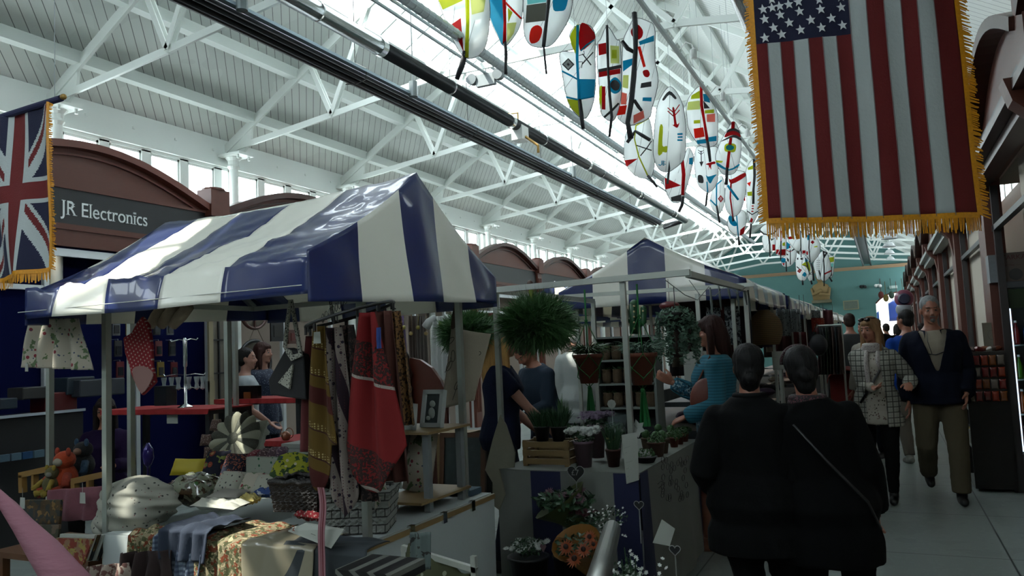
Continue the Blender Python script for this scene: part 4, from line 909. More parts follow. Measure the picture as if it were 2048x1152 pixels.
def hang(name, label, cat, pts_top, drop, mats, folds=5, amp=.03, mf=None, taper=1., bottom=None, twist=0., nu=40, nv=24, group=None, thick=.003, skew=(0, 0, 0), parent=None):
    """cloth hanging from the polyline pts_top; drop = length; taper widens (>1) or narrows towards the hem"""
    A, B = Vector(pts_top[0]), Vector(pts_top[-1]); d = (B - A); nrm_ = d.cross(Vector((0, 0, 1))).normalized(); m_ = MB(); mid = (A + B) / 2
    def fn(u, v):
        p = A.lerp(B, u); k = 1 + (taper - 1) * v; p = mid + (p - mid) * k
        dd = drop * (bottom(u) if bottom else 1)
        return p + nrm_ * (amp * math.sin(u * folds * 2 * PI + twist * v) * (.4 + .6 * v) + amp * .4 * math.sin(u * folds * 5 + v * 4)) + Vector((0, 0, -dd * v)) + Vector(skew) * v
    m_.grid(fn, nu, nv, mf); o = m_.build(name, mats, parent, smooth=True, thick=thick)
    return tag(o, label, cat, group) if label else o
def boxy(name, label, cat, a, b, mat, rz=0, group=None, bevel=.004):
    m_ = MB(); a = Vector(a); b = Vector(b); m_.box((a + b) / 2, [abs(q) for q in (b - a)], rz=rz); return tag(m_.build(name, mat, bevel=bevel), label, cat, group)
def blades(m_, c, n, L, w_, spread=1., up=.4, droop=.5, seed=0, segs=4, rad=.03):
    rnd = random.Random(seed)
    for i in range(n):
        a = rnd.uniform(0, 2 * PI); e = rnd.uniform(-.3, 1) if up < .3 else rnd.uniform(.1, 1); d = Vector((math.cos(a), math.sin(a), 0)); l = L * rnd.uniform(.6, 1.15)
        p = Vector(c) + d * rad * rnd.uniform(0, 1); v = (d * spread * rnd.uniform(.5, 1.1) + Vector((0, 0, up + e * .6))).normalized(); s_ = v.cross(Vector((rnd.uniform(-1, 1), rnd.uniform(-1, 1), 1))).normalized()
        pts = []
        for k in range(segs + 1):
            ww = w_ * (1 - (k / segs) ** 2 * .9); pts.append((p - s_ * ww / 2, p + s_ * ww / 2)); p = p + v * l / segs; v = (v + Vector((0, 0, -droop / segs * 1.6)) + Vector((rnd.uniform(-.12, .12), rnd.uniform(-.12, .12), 0))).normalized()
        b = len(m_.v)
        for q in pts: m_.v += [tuple(q[0]), tuple(q[1])]
        for k in range(segs): m_.f.append((b + 2 * k, b + 2 * k + 1, b + 2 * k + 3, b + 2 * k + 2)); m_.m.append(m_.cur)
def leaves(m_, c, r, n, size, seed=0, flat=.8, mats=1):
    rnd = random.Random(seed); c = Vector(c); r = Vector(r) if not isinstance(r, (int, float)) else Vector((r, r, r))
    for i in range(n):
        d = Vector((rnd.gauss(0, 1), rnd.gauss(0, 1), rnd.gauss(0, 1))).normalized(); k = rnd.uniform(.35, 1) ** .5; p = c + Vector((d.x * r.x, d.y * r.y, d.z * r.z)) * k
        a = Vector((rnd.gauss(0, 1), rnd.gauss(0, 1), rnd.gauss(0, .7))).normalized(); b = a.cross(d + Vector((.1, 0, .2))).normalized(); s_ = size * rnd.uniform(.6, 1.3)
        m_.cur = rnd.randrange(mats) if mats > 1 else m_.cur
        m_.add([p - a * s_ * .5, p + b * s_ * .22 + d * s_ * .08, p + a * s_ * .5, p - b * s_ * .22 + d * s_ * .08], [(0, 1, 2, 3)])
def flower_heads(m_, cs, R_, petals=12, up=(0, -.6, 1), seed=0, cup=.35, layers=2):
    rnd = random.Random(seed)
    for c in cs:
        n_ = (Vector(up) + Vector((rnd.uniform(-.4, .4), rnd.uniform(-.4, .4), 0))).normalized(); x = n_.orthogonal().normalized(); y = n_.cross(x); c = Vector(c)
        for l in range(layers):
            rr = R_ * (1 - .35 * l)
            for i in range(petals):
                a = 2 * PI * (i + .5 * l) / petals + rnd.uniform(-.1, .1); d = x * math.cos(a) + y * math.sin(a); t = x * -math.sin(a) + y * math.cos(a); w_ = rr * 1.9 / petals
                m_.add([c, c + d * rr * .5 + t * w_ + n_ * rr * cup * (.3 + l * .5), c + d * rr + n_ * rr * cup * (.6 + l), c + d * rr * .5 - t * w_ + n_ * rr * cup * (.3 + l * .5)], [(0, 1, 2, 3)])
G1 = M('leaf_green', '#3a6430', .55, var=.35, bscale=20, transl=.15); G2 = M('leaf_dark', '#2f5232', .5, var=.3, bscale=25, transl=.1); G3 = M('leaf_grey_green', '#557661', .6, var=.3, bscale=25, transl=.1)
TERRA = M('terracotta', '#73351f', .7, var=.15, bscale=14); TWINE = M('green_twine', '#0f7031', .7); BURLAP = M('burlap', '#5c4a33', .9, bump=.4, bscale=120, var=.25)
rose_p = chain('rose_print', '#b3ab9c', [(blots(16, .60, 1.), '#5f7350'), (spots(13, .20, 1, 2), '#86303a'), (spots(19, .14, 1, 5), '#47506a')], rough=.85)
small_p = chain('small_print', '#a9a99b', [(spots(21, .19, 1, 1), '#3a3c3e'), (blots(30, .66), '#7c3b41')], rough=.8)
green_p = chain('green_print', '#a7ad9f', [(spots(15, .17, 1, 1), '#2d6a4a'), (spots(24, .12, 1, 8), '#86707c')], rough=.8)
yellow_fab = M('yellow_fabric', '#c9b416', .6); yellow_p = chain('yellow_print', '#9ea12b', [(blots(12, .55), '#2f4a24'), (spots(17, .18, 1, 3), '#2d3c66'), (spots(12, .16, 1, 6), '#c4b9a4')], rough=.8)
floral_dk = chain('tapestry_floral', '#8d8266', [(blots(24, .50, 1, 3), '#4e5233'), (blots(19, .56, 5, 3), '#7b3c22'), (blots(30, .60, 9, 3), '#c2b18c')], rough=.9)
rose_dk = chain('rose_cushion', '#11152a', [(spots(9, .32, .8, 2), '#8d3f2c'), (spots(9, .2, .8, 2), '#b98d5c'), (blots(12, .6), '#7f8a44')], rough=.85)
ging_b = chain('blue_gingham', '#8b98a9', [(times(lines((1, 0, 0), .022, .5), .6), '#1c2c4c'), (times(lines((0, 0, 1), .022, .5), .6), '#1c2c4c')], rough=.85)
ging_r = chain('red_gingham', '#8b2028', [(both(lines((1, 0, .6), .022, .36), lines((-.6, 0, 1), .022, .36)), '#b8a096')], rough=.85)
pink_fab = M('pink_fabric', '#7d4752', .85, bump=.4, bscale=35, var=.15); denim = M('denim', '#1e2b3f', .9, bump=.2, bscale=80)
WICK = chain('white_wicker', '#8f918b', [(lines((0, 0, 1), .034, .16), '#33332f'), (both(lines((1, 1, 0), .05, .12), lines((0, 0, 1), .068, .5)), '#33332f')], rough=.6)
DWICK = M('dark_wicker', '#17100d', .55, bump=.9, bscale=70, var=.5)
def basket(label, c, W_, D_, H_, mat, rz=0, handle=False):
    r = empty('wicker_basket', c, label, 'basket', rz=0); c = Vector(c); R = Matrix.Rotation(rz, 3, 'Z'); m_ = MB()
    def wall(u, v, k=1.):
        a = u * 4; i = int(min(3.999, a)); f = a - i; q = [(-1, -1), (1, -1), (1, 1), (-1, 1), (-1, -1)]; x = q[i][0] + (q[i + 1][0] - q[i][0]) * f; y = q[i][1] + (q[i + 1][1] - q[i][1]) * f; s_ = (.86 + .14 * v) * k
        b = .004 * math.sin(u * 200) * math.cos(v * 40); return c + R @ Vector((x * W_ / 2 * s_ + b, y * D_ / 2 * s_ + b, H_ * v))
    m_.grid(wall, 96, 16); m_.build('woven_wall', mat, r, thick=.008)
    m_ = MB(); m_.add([wall(i / 4, .02) for i in range(4)], [(0, 1, 2, 3)]); m_.build('base', mat, r)
    m_ = MB(); m_.tube([wall(i / 24, 1) + Vector((0, 0, .006 * math.sin(i * 2.6))) for i in range(25)], .013, 7, cap=False); m_.build('rim', mat, r, smooth=True)
    return r
def picture(label, c, W_, H_, rz, tilt, fr, inner, depth=.02, cat='picture frame', bw=.03, name='framed_picture'):
    c = Vector(c); R = Matrix.Rotation(rz, 3, 'Z') @ Matrix.Rotation(tilt, 3, 'X'); r = empty(name, c, label, cat)
    m_ = MB()
    for sx, sz, w_, h_ in ((-1, 0, bw, H_), (1, 0, bw, H_), (0, -1, W_, bw), (0, 1, W_, bw)):
        p = Vector((sx * (W_ - bw) / 2, 0, H_ / 2 + sz * (H_ - bw) / 2)); m_.box(c + R @ p, (w_, depth, h_), R=R)
    m_.build('frame', fr, r)
    m_ = MB(); m_.box(c + R @ Vector((0, .004, H_ / 2)), (W_ - bw * 1.8, depth * .5, H_ - bw * 1.8), R=R); m_.build('picture', inner, r); return r, R, c
def price_tag(label, p, par=None, s=1.):
    m_ = MB(); p = Vector(p); m_.prism([p + Vector((-.012 * s, 0, 0)), p + Vector((.012 * s, 0, 0)), p + Vector((.014 * s, 0, -.035 * s)), p + Vector((-.014 * s, 0, -.035 * s))], (0, .001, 0)); m_.tube([p, p + Vector((0, 0, .03 * s))], .001, 4)
    return tag(m_.build('price_tag', paper, par), label if par is None else None, None if par else 'tag')

# ------------------------------------------------------------------ near stall: on the table
TT = TZ1 + .012
# spotted quilt bundle
q0 = Vector((PY(272, 1040, 2.66).x, 2.66, TT - .02)); m_ = MB()
def quilt(u, v):
    a = u * 2 * PI; z = v; rr = math.sin(PI * min(1, .06 + z * .94)) ** .55
    n_ = noise.noise(Vector((math.cos(a) * 1.4, math.sin(a) * 1.4, z * 3))) * .05 + .016 * math.sin(a * 5 + z * 14) + .008 * math.sin(z * 40 + a * 3)
    R_ = (.19 + n_) * rr; dx = .05 * (z - .5)
    return q0 + Vector((math.cos(a) * R_ * 1.15 + dx, math.sin(a) * R_ * .8, .27 * z - .02 - .22 * max(0, -math.sin(a)) * max(0, .5 - z)))
m_.grid(quilt, 72, 40); tag(m_.build('quilt', chain('ditsy_quilt', '#a3a296', [(spots(17, .17, 1, 1), '#3c3f3a'), (spots(17, .10, 1, 4), '#7f3d44')], rough=.85), smooth=True), 'rumpled white quilt with tiny sprigs bundled at the left table corner', 'quilt')
cushion('plastic wrapped bundle of patterned cloth between quilt and flower cushion', PY(388, 978, 2.9), (.26, .2, .13), chain('wrap_print', '#7f8470', [(blots(14, .5), '#4c3b2a'), (spots(10, .2, 1, 4), '#365c33')], rough=.15, coat=1.), .1, .1, 'textile', 'wrapped_textile', lump=.03)
def at_t(px, py, Y): p = PY(px, py, Y); return p
yl = cushion('plain yellow cushion propped at the back of the near stall', at_t(377, 934, 3.25) + Vector((0, 0, -.0)), (.23, .10, .06), yellow_fab, 1.1, .1)
cushion('dark cushion with roses and yellow leaves left of the floral boxes', at_t(432, 932, 3.22), (.15, .18, .07), rose_dk, 1.15, .1)
cushion('dark cushion with a pinkish hydrangea print beside the floral boxes', at_t(470, 935, 3.18), (.16, .16, .07), chain('hydrangea', '#12172c', [(both(spots(60, .42), blots(5, .45)), '#9a5a43')], rough=.85), 1.1, 0)
# dresden flower cushion
fc = at_t(472, 880, 3.38); dn = empty('flower_cushion', fc, 'large round flower cushion with white and grey dotted petals', 'cushion')
Rf = Matrix.Rotation(.15, 3, 'Z') @ Matrix.Rotation(1.15, 3, 'X')
for i in range(16):
    a0, a1 = 2 * PI * i / 16, 2 * PI * (i + 1) / 16; m_ = MB()
    def pet(u, v):
        a = a0 + (a1 - a0) * u; rmax = .150 * (1 + .12 * math.sin(PI * u)); rr = .035 + (rmax - .035) * v
        return fc + Rf @ Vector((math.cos(a) * rr, math.sin(a) * rr, .035 * math.sqrt(max(0, 1 - v * v)) + .014 * math.sin(PI * u) * v + .0))
    m_.grid(pet, 6, 8); m_.grid(lambda u, v: pet(1 - u, v) + Rf @ Vector((0, 0, -.05 * math.sqrt(max(0, 1 - v * v)) - .001)), 6, 4)
    m_.build('petal', [M('petal_cream', '#bdbda6', .85, bump=.2, bscale=50), chain('petal_grey', '#55574c', [(spots(150, .3), '#7f8272')])][i % 2], dn, smooth=True)
m_ = MB(); m_.ball(fc + Rf @ Vector((0, 0, .028)), (.042, .042, .014), 16, 8, R=Rf); m_.build('centre', MATS['petal_grey'], dn, smooth=True)
cushion('white ruffled cushion leaning behind the flower cushion', at_t(512, 873, 3.5), (.15, .2, .08), M('ruffle', '#c1c2b4', .85, bump=.6, bscale=25), 1.2, -.3, lump=.05)
for i, (px, py) in enumerate(((431, 850), (412, 880), (420, 905))):
    cushion(['pink sprigged petal cushion above the yellow cushion', 'patterned petal cushion with a point at the far back left', 'brown pink petal cushion resting on the yellow one'][i], at_t(px, py, 3.42), (.07, .07, .03), chain('petal_print', '#6f5650', [(spots(60, .3), '#b7a79a')]), 1.2, .3 * i)
# floral boxes
def covered_box(label, px0, px1, py0, py1, Y, D_, mat, lid=True):
    a = PY(px0, py1, Y); b = PY(px1, py0, Y); r = empty('fabric_box', ((a.x + b.x) / 2, Y + D_ / 2, a.z), label, 'box', 'print covered boxes')
    m_ = MB(); m_.b2((a.x, Y, a.z), (b.x, Y + D_, b.z)); m_.build('box_body', mat, r, bevel=.004)
    if lid: m_ = MB(); m_.b2((a.x - .006, Y - .006, b.z - .02), (b.x + .006, Y + D_ + .006, b.z + .006)); m_.build('lid', mat, r, bevel=.004)
    return r
covered_box('open topped print box with green sprigs holding pink goods', 492, 576, 916, 955, 3.05, .2, green_p, False)
covered_box('lower print box to the right of the green sprig box', 560, 600, 938, 982, 3.02, .18, green_p)
covered_box('tall white box at the back edge under the scarves', 566, 612, 890, 930, 3.3, .2, M('white_box', '#b6bab4', .6))
for i, (px, py, c_) in enumerate(((511, 911, '#7f2d3a'), (530, 908, '#4f3439'), (548, 906, '#57414a'), (564, 905, '#5a4456'))):
    cushion('small %s cloth bundle in the green sprig box' % ['dark pink', 'brown', 'mauve brown', 'grey mauve'][i], at_t(px, py, 3.12), (.06, .08, .05), chain('bundle%d' % i, c_, [(spots(50, .3), '#b49a9a')]), .3, .2 * i, 'textile', 'cloth_bundle')
for i, (px, py, w_, mt) in enumerate(((461, 965, .15, small_p), (505, 968, .12, rose_p), (530, 972, .12, small_p), (458, 988, .17, M('cream_cloth', '#98948a', .85)))):
    cushion(['folded grey cushion with a bow in front of the dark rose cushion', 'small rose print cushion below the sprig box', 'small dark spotted cushion below the sprig box', 'folded cream cloth lying before the bow cushion'][i], at_t(px, py, 2.92 if i < 3 else 2.82), (w_, .12, .07 if i < 3 else .03), mt, .9 if i < 3 else .1, .05 * i)
cushion('yellow flower print bag bulging beside the dark basket', at_t(590, 938, 3.0), (.24, .16, .11), yellow_p, .7, .1, 'textile', 'printed_bag', lump=.04)
# scattered cloth strips in the middle of the table
for i, (px, py, Y, w_, d_, mt, lb) in enumerate(((470, 1000, 2.82, .22, .08, denim, 'dark denim purse lying mid table'), (545, 985, 2.85, .2, .05, chain('blue_swirl', '#20407a', [(blots(20, .55), '#b6bcc4')]), 'blue and white printed cloth strip mid table'),
    (500, 997, 2.78, .12, .05, M('sunny', '#b3a25a', .7), 'small bright yellow scrap among the cloths'), (440, 1008, 2.72, .3, .1, M('pale_cloth', '#b9b9ad', .8, bump=.4, bscale=20), 'pale crumpled cloth in front of the cushions'), (590, 1008, 2.8, .16, .08, chain('teal_print', '#4d6a70', [(blots(26, .5), '#b5b9ae')]), 'teal and white patterned cloth beside the dark basket'), (620, 1030, 2.72, .16, .05, ging_r, 'red checked cloth under the dark basket'))):
    cushion(lb, PY(px, py, Y), (w_, d_, .03), mt, .15, .3 * math.sin(i * 2), 'textile', 'folded_cloth', lump=.03)
basket('dark wicker basket on the near stall table', PY(608, 1018, 2.78) + Vector((0, .02, 0)), .25, .2, .13, DWICK, .1)
wb = PY(742, 1052, 2.68); wb.z = TT; basket('white painted wicker basket at the corner of the near table', (-2.13, 2.86, TT), .29, .27, .17, WICK, .42)
for i in range(5): cushion('rolled %s inside the white wicker basket' % ['cream print textile', 'pale pink textile', 'brown flowered textile', 'grey textile', 'white dotted textile'][i], (-2.24 + .055 * i, 2.84 + .02 * (i % 2), TT + .15), (.07, .16, .12), [small_p, pink_fab, rose_p, M('grey_cl', '#7c7d78', .8), rose_p][i], .6, .2 * i, 'textile', 'rolled_textile', group='rolled textiles in the white basket')
# hanging over the front edge
yf = 2.47
def over(name, label, cat, px0, px1, zbot, mats, folds=2, amp=.012, mf=None, back=.16, bot=None, y_=None, thick=.004, zt=None):
    y_ = y_ or yf; a = PY(px0, 1060, y_).x; b = PY(px1, 1060, y_).x; m_ = MB(); zt = zt or TT + .012; Lb = back / (back + zt - zbot)
    def fn(u, v):
        x = a + (b - a) * u; w_ = amp * math.sin(u * folds * 6.28 + v * 2) 
        if v < Lb: return Vector((x, y_ + back * (1 - v / Lb), zt + .01 + w_ * .5 + .015 * noise.noise(Vector((x * 8, v * 6, 1)))))
        t = (v - Lb) / (1 - Lb); zb_ = zbot + (bot(u) if bot else 0); return Vector((x + .02 * math.sin(v * 3) * (u - .5), y_ - .018 - abs(w_) - w_ * .6 * t, zt + (zb_ - zt) * t))
    m_.grid(fn, 40, 40, mf); return tag(m_.build(name, mats, smooth=True, thick=thick), label, cat)
over('table_runner', 'tapestry flowered runner hanging down the front of the near table', 'textile', 402, 497, .38, floral_dk, 2, .010, back=.3)
over('wrapped_tablecloth', 'cream packet with an orange leaf print on the table front', 'textile', 497, 632, .60, chain('orange_leaf', '#98907a', [(both(blots(20, .52), spots(3.4, .32, .3, 1.45)), '#7c3a1d')], rough=.3, coat=.6), 1, .012, back=.2)
over('apron', 'blue gingham apron bunched over the table edge', 'apron', 322, 412, .60, ging_b, 4, .018, back=.12, bot=lambda u: .02 * math.sin(u * 9))
over('denim_apron', 'dark denim cloth with white ties above the blue gingham', 'textile', 335, 425, .68, denim, 2, .02, back=.22, y_=2.455, zt=TT + .05)
over('floral_strip', 'small brown floral cloth hanging below the quilt', 'textile', 270, 318, .58, floral_dk, 2, .012, back=.1)
over('slate_box_cover', 'dark slate cloth hanging by the near corner pole', 'textile', 572, 733, .60, M('slate_cloth', '#2b3338', .8), .3, .004, back=.15)
r = empty('sign', PY(630, 1070, 2.43), 'paper price sign clipped to the front of the dark slate cloth', 'sign'); p = [PY(575, 1062, 2.44), PY(662, 1097, 2.42), PY(688, 1058, 2.44), PY(612, 1045, 2.46)]
m_ = MB(); m_.prism(p, (0, .002, 0)); m_.build('sheet', paper, r)
xd = (p[1] - p[0]).normalized(); yd = (p[3] - p[0]).normalized()
for i, (tx, sz, c_) in enumerate((('--------', .014, '#3a3a3a'), ('---- ----', .014, '#202020'), ('------', .013, '#303030'))): text_mesh('lettering', tx, sz, M('ink' + c_, c_, .8), mat4(p[0] + xd * .09 + yd * (.075 - .02 * i) + Vector((0, -.004, 0)), xd, xd.cross(Vector((0, -1, .1))) * -1 if 0 else Vector((0, 0, 1))), r, ext=.0005)
text_mesh('numeral', '2', .03, M('ink_red', '#9d4a2c', .8), mat4(p[0] + xd * .03 + Vector((0, -.004, .012)), xd, (0, 0, 1)), r, ext=.0005)
m_ = MB(); sx = PY(642, 1000, 2.40).x
m_.grid(lambda u, v: (sx - .016 + .032 * u + .006 * math.sin(v * 12), 2.40 + .004 * math.sin(v * 20), PY(642, 975, 2.40).z - (PY(642, 975, 2.40).z - .36) * v), 9, 40, lambda u, v: 1 if (.28 < u < .45 or .6 < u < .8) else 0)
tag(m_.build('ribbon', [M('ribbon_pink', '#a07078', .8), M('ribbon_red', '#6a1c28', .8)], thick=.002), 'pink ribbon with dark red stripes hanging below the mustard scarf', 'ribbon')
# navy logo curve on the cloth
m_ = MB()
m_.tube([(PY(px, py, 2.462).x, 2.462, PY(px, py, 2.462).z) for px, py in ((335, 1150), (365, 1132), (395, 1118), (430, 1112), (470, 1118), (505, 1132), (540, 1158))], .006, 5)
tag(m_.build('cloth_logo', M('logo_navy', '#10163a', .7)), 'curved navy line of the logo on the front of the white tablecloth', 'logo')
# white side sheet edge + clips
m_ = MB(); m_.b2((-1.95, 2.5, TZ1 - .02), (-1.93, 3.76, TZ1 + .004)); tag(m_.build('edge_batten', wood), 'thin wooden batten along the right edge of the near table', 'batten')
for i in range(3):
    m_ = MB(); m_.box((-1.935, 2.95 + .28 * i, TZ1 - .01), (.02, .035, .05)); tag(m_.build('table_clip', chrome), 'silver table cloth clip on the right table edge, %s from the near corner' % ORD(i), 'clip', 'silver table clips')
# wooden display shelf with frames
sh = empty('display_shelf', (-2.06, 3.45, TT), 'two tier display shelf with grey posts and pine boards at the right table edge', 'shelf')
P0 = PY(800, 852, 3.2); zt = PY(850, 858, 3.35).z
m_ = MB(); m_.b2((-2.32, 3.20, zt - .012), (-1.985, 3.62, zt)); m_.build('shelf_board', wood, sh)
m_ = MB(); m_.b2((-2.26, 3.12, TT + .05), (-1.985, 3.60, TT + .062)); m_.build('shelf_board', wood, sh)
for x, y in ((-2.22, 3.24), (-2.02, 3.24), (-2.22, 3.56), (-2.02, 3.56)): m_ = MB(); m_.b2((x - .016, y - .016, TT), (x + .016, y + .016, zt - .012)); m_.build('post', M('post_grey', '#7d8383', .6), sh)
toy_p = M('frame_photo', '#2f3b3d', .4, var=.3, bscale=50); wf = M('white_frame', '#b4b9b6', .5)
def shadowbox(label, c, W_, H_, rz, tl):
    r, R, c = picture(label, c, W_, H_, rz, tl, wf, toy_p, .03, 'picture frame', .022)
    m_ = MB(); m_.ball(c + R @ Vector((0, -.01, H_ * .62)), (W_ * .13, .006, W_ * .13), 10, 6); m_.ball(c + R @ Vector((0, -.01, H_ * .38)), (W_ * .15, .006, H_ * .15), 10, 6); m_.ball(c + R @ Vector((-.02, -.01, H_ * .24)), (W_ * .1, .006, .012), 8, 5); m_.build('felt_figure', M('felt', '#9ba39b', .8), r, smooth=True)
shadowbox('larger white framed picture on the display shelf', (-2.10, 3.42, zt), .135, .19, -.15, -.2)
shadowbox('smaller white framed picture in front of the larger one', (-2.16, 3.30, zt), .075, .13, -.15, -.15)
m_ = MB(); m_.lathe([(.03, 0), (.048, .02), (.05, .05), (.038, .075), (.01, .085)], (-2.25, 3.36, zt), 14); tag(m_.build('pin_cushion', chain('dotted', '#a39a96', [(spots(60, .25), '#5d3b44')]), smooth=True), 'round dotted pin cushion at the left end of the display shelf', 'pin cushion')
m_ = MB(); m_.tube([(-2.2, 3.42, TT + .065), (-2.16, 3.45, zt - .02)], [.075, .07], 18); tag(m_.build('oilcloth_roll', rose_p, smooth=True), 'standing roll of white oilcloth with flower sprays under the display shelf', 'textile roll')
m_ = MB(); m_.tube([(-2.36, 3.32, TT + .005), (-2.34, 3.32, zt + .0)], [.07, .065], 18); tag(m_.build('oilcloth_roll', chain('stem_print', '#9a9c94', [(blots(18, .6, 7), '#4d4a40')]), smooth=True), 'standing roll of pale cloth with brown stems behind the white basket', 'textile roll')
m_ = MB(); m_.b2((-2.3, 3.62, TT + .0), (-2.0, 3.74, TT + .03)); tag(m_.build('folded_cloth', M('blue_grey_cloth', '#37505e', .8)), 'folded blue grey cloth under the lower shelf board', 'textile')

# ------------------------------------------------------------------ near stall: hanging things
fr_y = 2.43
a, b = PY(62, 637, fr_y), PY(160, 637, fr_y)
sk = hang('half_apron', 'gathered half apron with a red rose print hanging at the canopy corner', 'apron', (a, b), a.z - PY(110, 733, fr_y).z, rose_p, 4, .02, taper=1.45, nu=60, skew=(.0, 0, 0))
m_ = MB(); m_.prism([PY(50, 727, fr_y - .01), PY(56, 727, fr_y - .01), PY(56, 743, fr_y - .01), PY(50, 743, fr_y - .01)], (0, .002, 0)); tag(m_.build('price_tag', paper), 'white tag under the rose print half apron', 'tag')
pts = [PY(*p, 2.5) for p in ((283, 632), (296, 650), (302, 690), (303, 730), (310, 765), (283, 792), (262, 752), (258, 735), (248, 705), (245, 675), (262, 665), (272, 645))]
m_ = MB(); m_.prism(pts, (0, .02, 0)); st_ = tag(m_.build('oven_glove', ging_r, bevel=.008), 'red checked oven glove with a pink heart patch hanging by the pole', 'oven glove')
m_ = MB(); m_.prism(smooth_loop([PY(*p, 2.485) for p in ((265, 738), (285, 732), (305, 745), (300, 765), (284, 786), (270, 765))], 3), (0, .004, 0)); o = m_.build('heart_patch', M('patch_pink', '#96706a', .85), None)
WORLD[st_.name]; o.parent = st_; o.location = o.location - st_.location
for i, (x0, x1) in enumerate(((300, 322), (322, 345), (345, 372))):
    p0, p1 = PY(x1 + 6, 612, 2.6), PY(x0, 652, 2.6); m_ = MB(); m_.tube([p0, p0.lerp(p1, .5), p1], [.026, .03, .022], 10); tag(m_.build('oven_mitt', M('cream_quilted', '#a08f7a', .85, bump=.3, bscale=60), smooth=True), 'cream quilted oven mitt hanging slanted under the canopy, %s from the red glove' % ORD(i), 'oven mitt', 'cream oven mitts')
# bag with patterned straps
Yb = 2.52; bg_ = empty('shoulder_bag', PY(580, 800, Yb), 'black and floral bag hanging by long patterned straps from the canopy', 'bag')
m_ = MB(); m_.prism([PY(*p, Yb) for p in ((572, 695), (606, 708), (612, 800), (540, 790), (536, 760))], (0, .05, 0)); m_.build('bag_panel', M('bag_cloth', '#0c0d12', .8), bg_, bevel=.006)
m_ = MB(); m_.prism([PY(*p, Yb - .012) for p in ((585, 728), (578, 778), (556, 765))], (0, .01, 0)); m_.prism([PY(*p, Yb - .01) for p in ((566, 694), (580, 700), (584, 710), (602, 705), (604, 712), (582, 722), (572, 706))], (0, .008, 0))
bw = chain('bw_print', '#a9a89c', [(spots(70, .34), '#1a1a1a')]); m_.parts('print_trim', bw, bg_)
m_ = MB(); m_.tube([PY(570, 695, Yb), PY(574, 650, Yb), PY(581, 600, Yb)], .009, 6); m_.tube([PY(601, 706, Yb), PY(593, 660, Yb), PY(582, 600, Yb)], .009, 6); m_.parts('strap', bw, bg_)
m_ = MB(); m_.prism([PY(*p, Yb + .08) for p in ((610, 702), (632, 690), (625, 815), (590, 808), (588, 720))], (0, .04, 0)); tag(m_.build('shoulder_bag', M('bag_cloth2', '#08090d', .8), bevel=.006), 'plain black bag behind the one with patterned straps', 'bag')
# oval scarf hanger
Yh = 2.75; hc = PY(702, 628, Yh); rk = empty('scarf_hanger', hc, 'black oval scarf hanger ring hung by chains at the canopy edge', 'hanger')
m_ = MB(); pts = []
e0, e1 = PY(620, 655, 2.46), PY(783, 603, 2.70); cc = (e0 + e1) / 2; ax_ = (e1 - e0) / 2; bx_ = Vector((-.06, .19, .012))
ring_pt = lambda a: cc + ax_ * math.cos(a) + bx_ * math.sin(a)
m_.tube([ring_pt(2 * PI * i / 32) for i in range(33)], .007, 8, cap=False); m_.build('ring', black_paint, rk, smooth=True)
m_ = MB()
for i in range(7): a_ = 2 * PI * i / 7 + .3; m_.tube([ring_pt(a_), ring_pt(a_) + Vector((0, 0, -.025)), ring_pt(a_) + Vector((.008, 0, -.03))], .003, 5)
for i in range(12): a_ = 2 * PI * i / 12; m_.box(ring_pt(a_) + Vector((0, 0, -.016)), (.008, .008, .034))
m_.parts('clip', black_paint, rk)
m_ = MB()
for a_, tp in ((.6, PY(765, 590, 2.9)), (2.4, PY(660, 595, 2.75)), (4.4, PY(700, 592, 2.6))):
    q = ring_pt(a_); n_ = 9
    for i in range(n_): c_ = q.lerp(tp, (i + .5) / n_); l_ = (tp - q).length / n_ * .62; m_.ring(c_, .007, .0018, 8, 4, axis='Y' if i % 2 else 'X', sx=1, sy=l_ / .0075)
m_.parts('chain_link', M('chain_dark', '#3b3a38', .4, .7), rk)
price_tag('white price tag clipped on the mustard scarf', ring_pt(PI) + Vector((.05, -.02, -.02)), None, 1.3)
aztec = chain('mustard_aztec', '#5c450d', [(both(lines((.5, 0, 1), .11, .28), spots(55, .36, 0)), '#a99a6a'), (lines((.5, 0, 1), .11, .06), '#3a1410'), (lines((.5, 0, 1), .33, .2), '#45100c')], rough=.85)
purp = chain('purple_paisley', '#8b7f78', [(spots(22, .27, .6, 2), '#251a2e'), (lines((1, 0, .2), .09, .3), '#2a1a26'), (spots(50, .2, 0), '#5a2a30')], rough=.85)
redsc = chain('red_leopard', '#780a0d', [(both(lines((.35, 0, 1), .42, .36), blots(60, .46)), '#2a1512'), (lines((.35, 0, 1), .42, .028), '#a39a92'), (both(lines((.35, 0, 1), .42, .30), spots(70, .2)), '#5a463e')], rough=.8)
rust = M('rust_scarf', '#4d1d10', .85, var=.3, bscale=10, bump=.3); leop = chain('leopard', '#7d5a33', [(blots(50, .52, 2, 3), '#2b190d')], rough=.85)
def scarf(label, px, py, Y, Wt, Wb, zb, mat, folds=3, amp=.02, skew=0., bot=None):
    t = PY(px, py, Y); return hang('scarf', label, 'scarf', (t - Vector((Wt / 2, 0, 0)), t + Vector((Wt / 2, 0, .0))), t.z - zb, mat, folds, amp, taper=Wb / Wt, bottom=bot, nu=36, nv=34, skew=(skew, 0, 0), group=None)
zof = lambda py, Y: PY(700, py, Y).z
scarf('mustard scarf with aztec bands at the front of the oval hanger', 640, 652, 2.48, .06, .16, zof(985, 2.48), aztec, 1.3, .022, .0, lambda u: .72 + .28 * math.sin(PI * min(1, u * 1.1 + .1)))
scarf('dark red scarf edge behind the mustard scarf', 622, 672, 2.56, .05, .09, zof(905, 2.56), M('crimson_scarf', '#5a1216', .85), 1.2, .015, -.03)
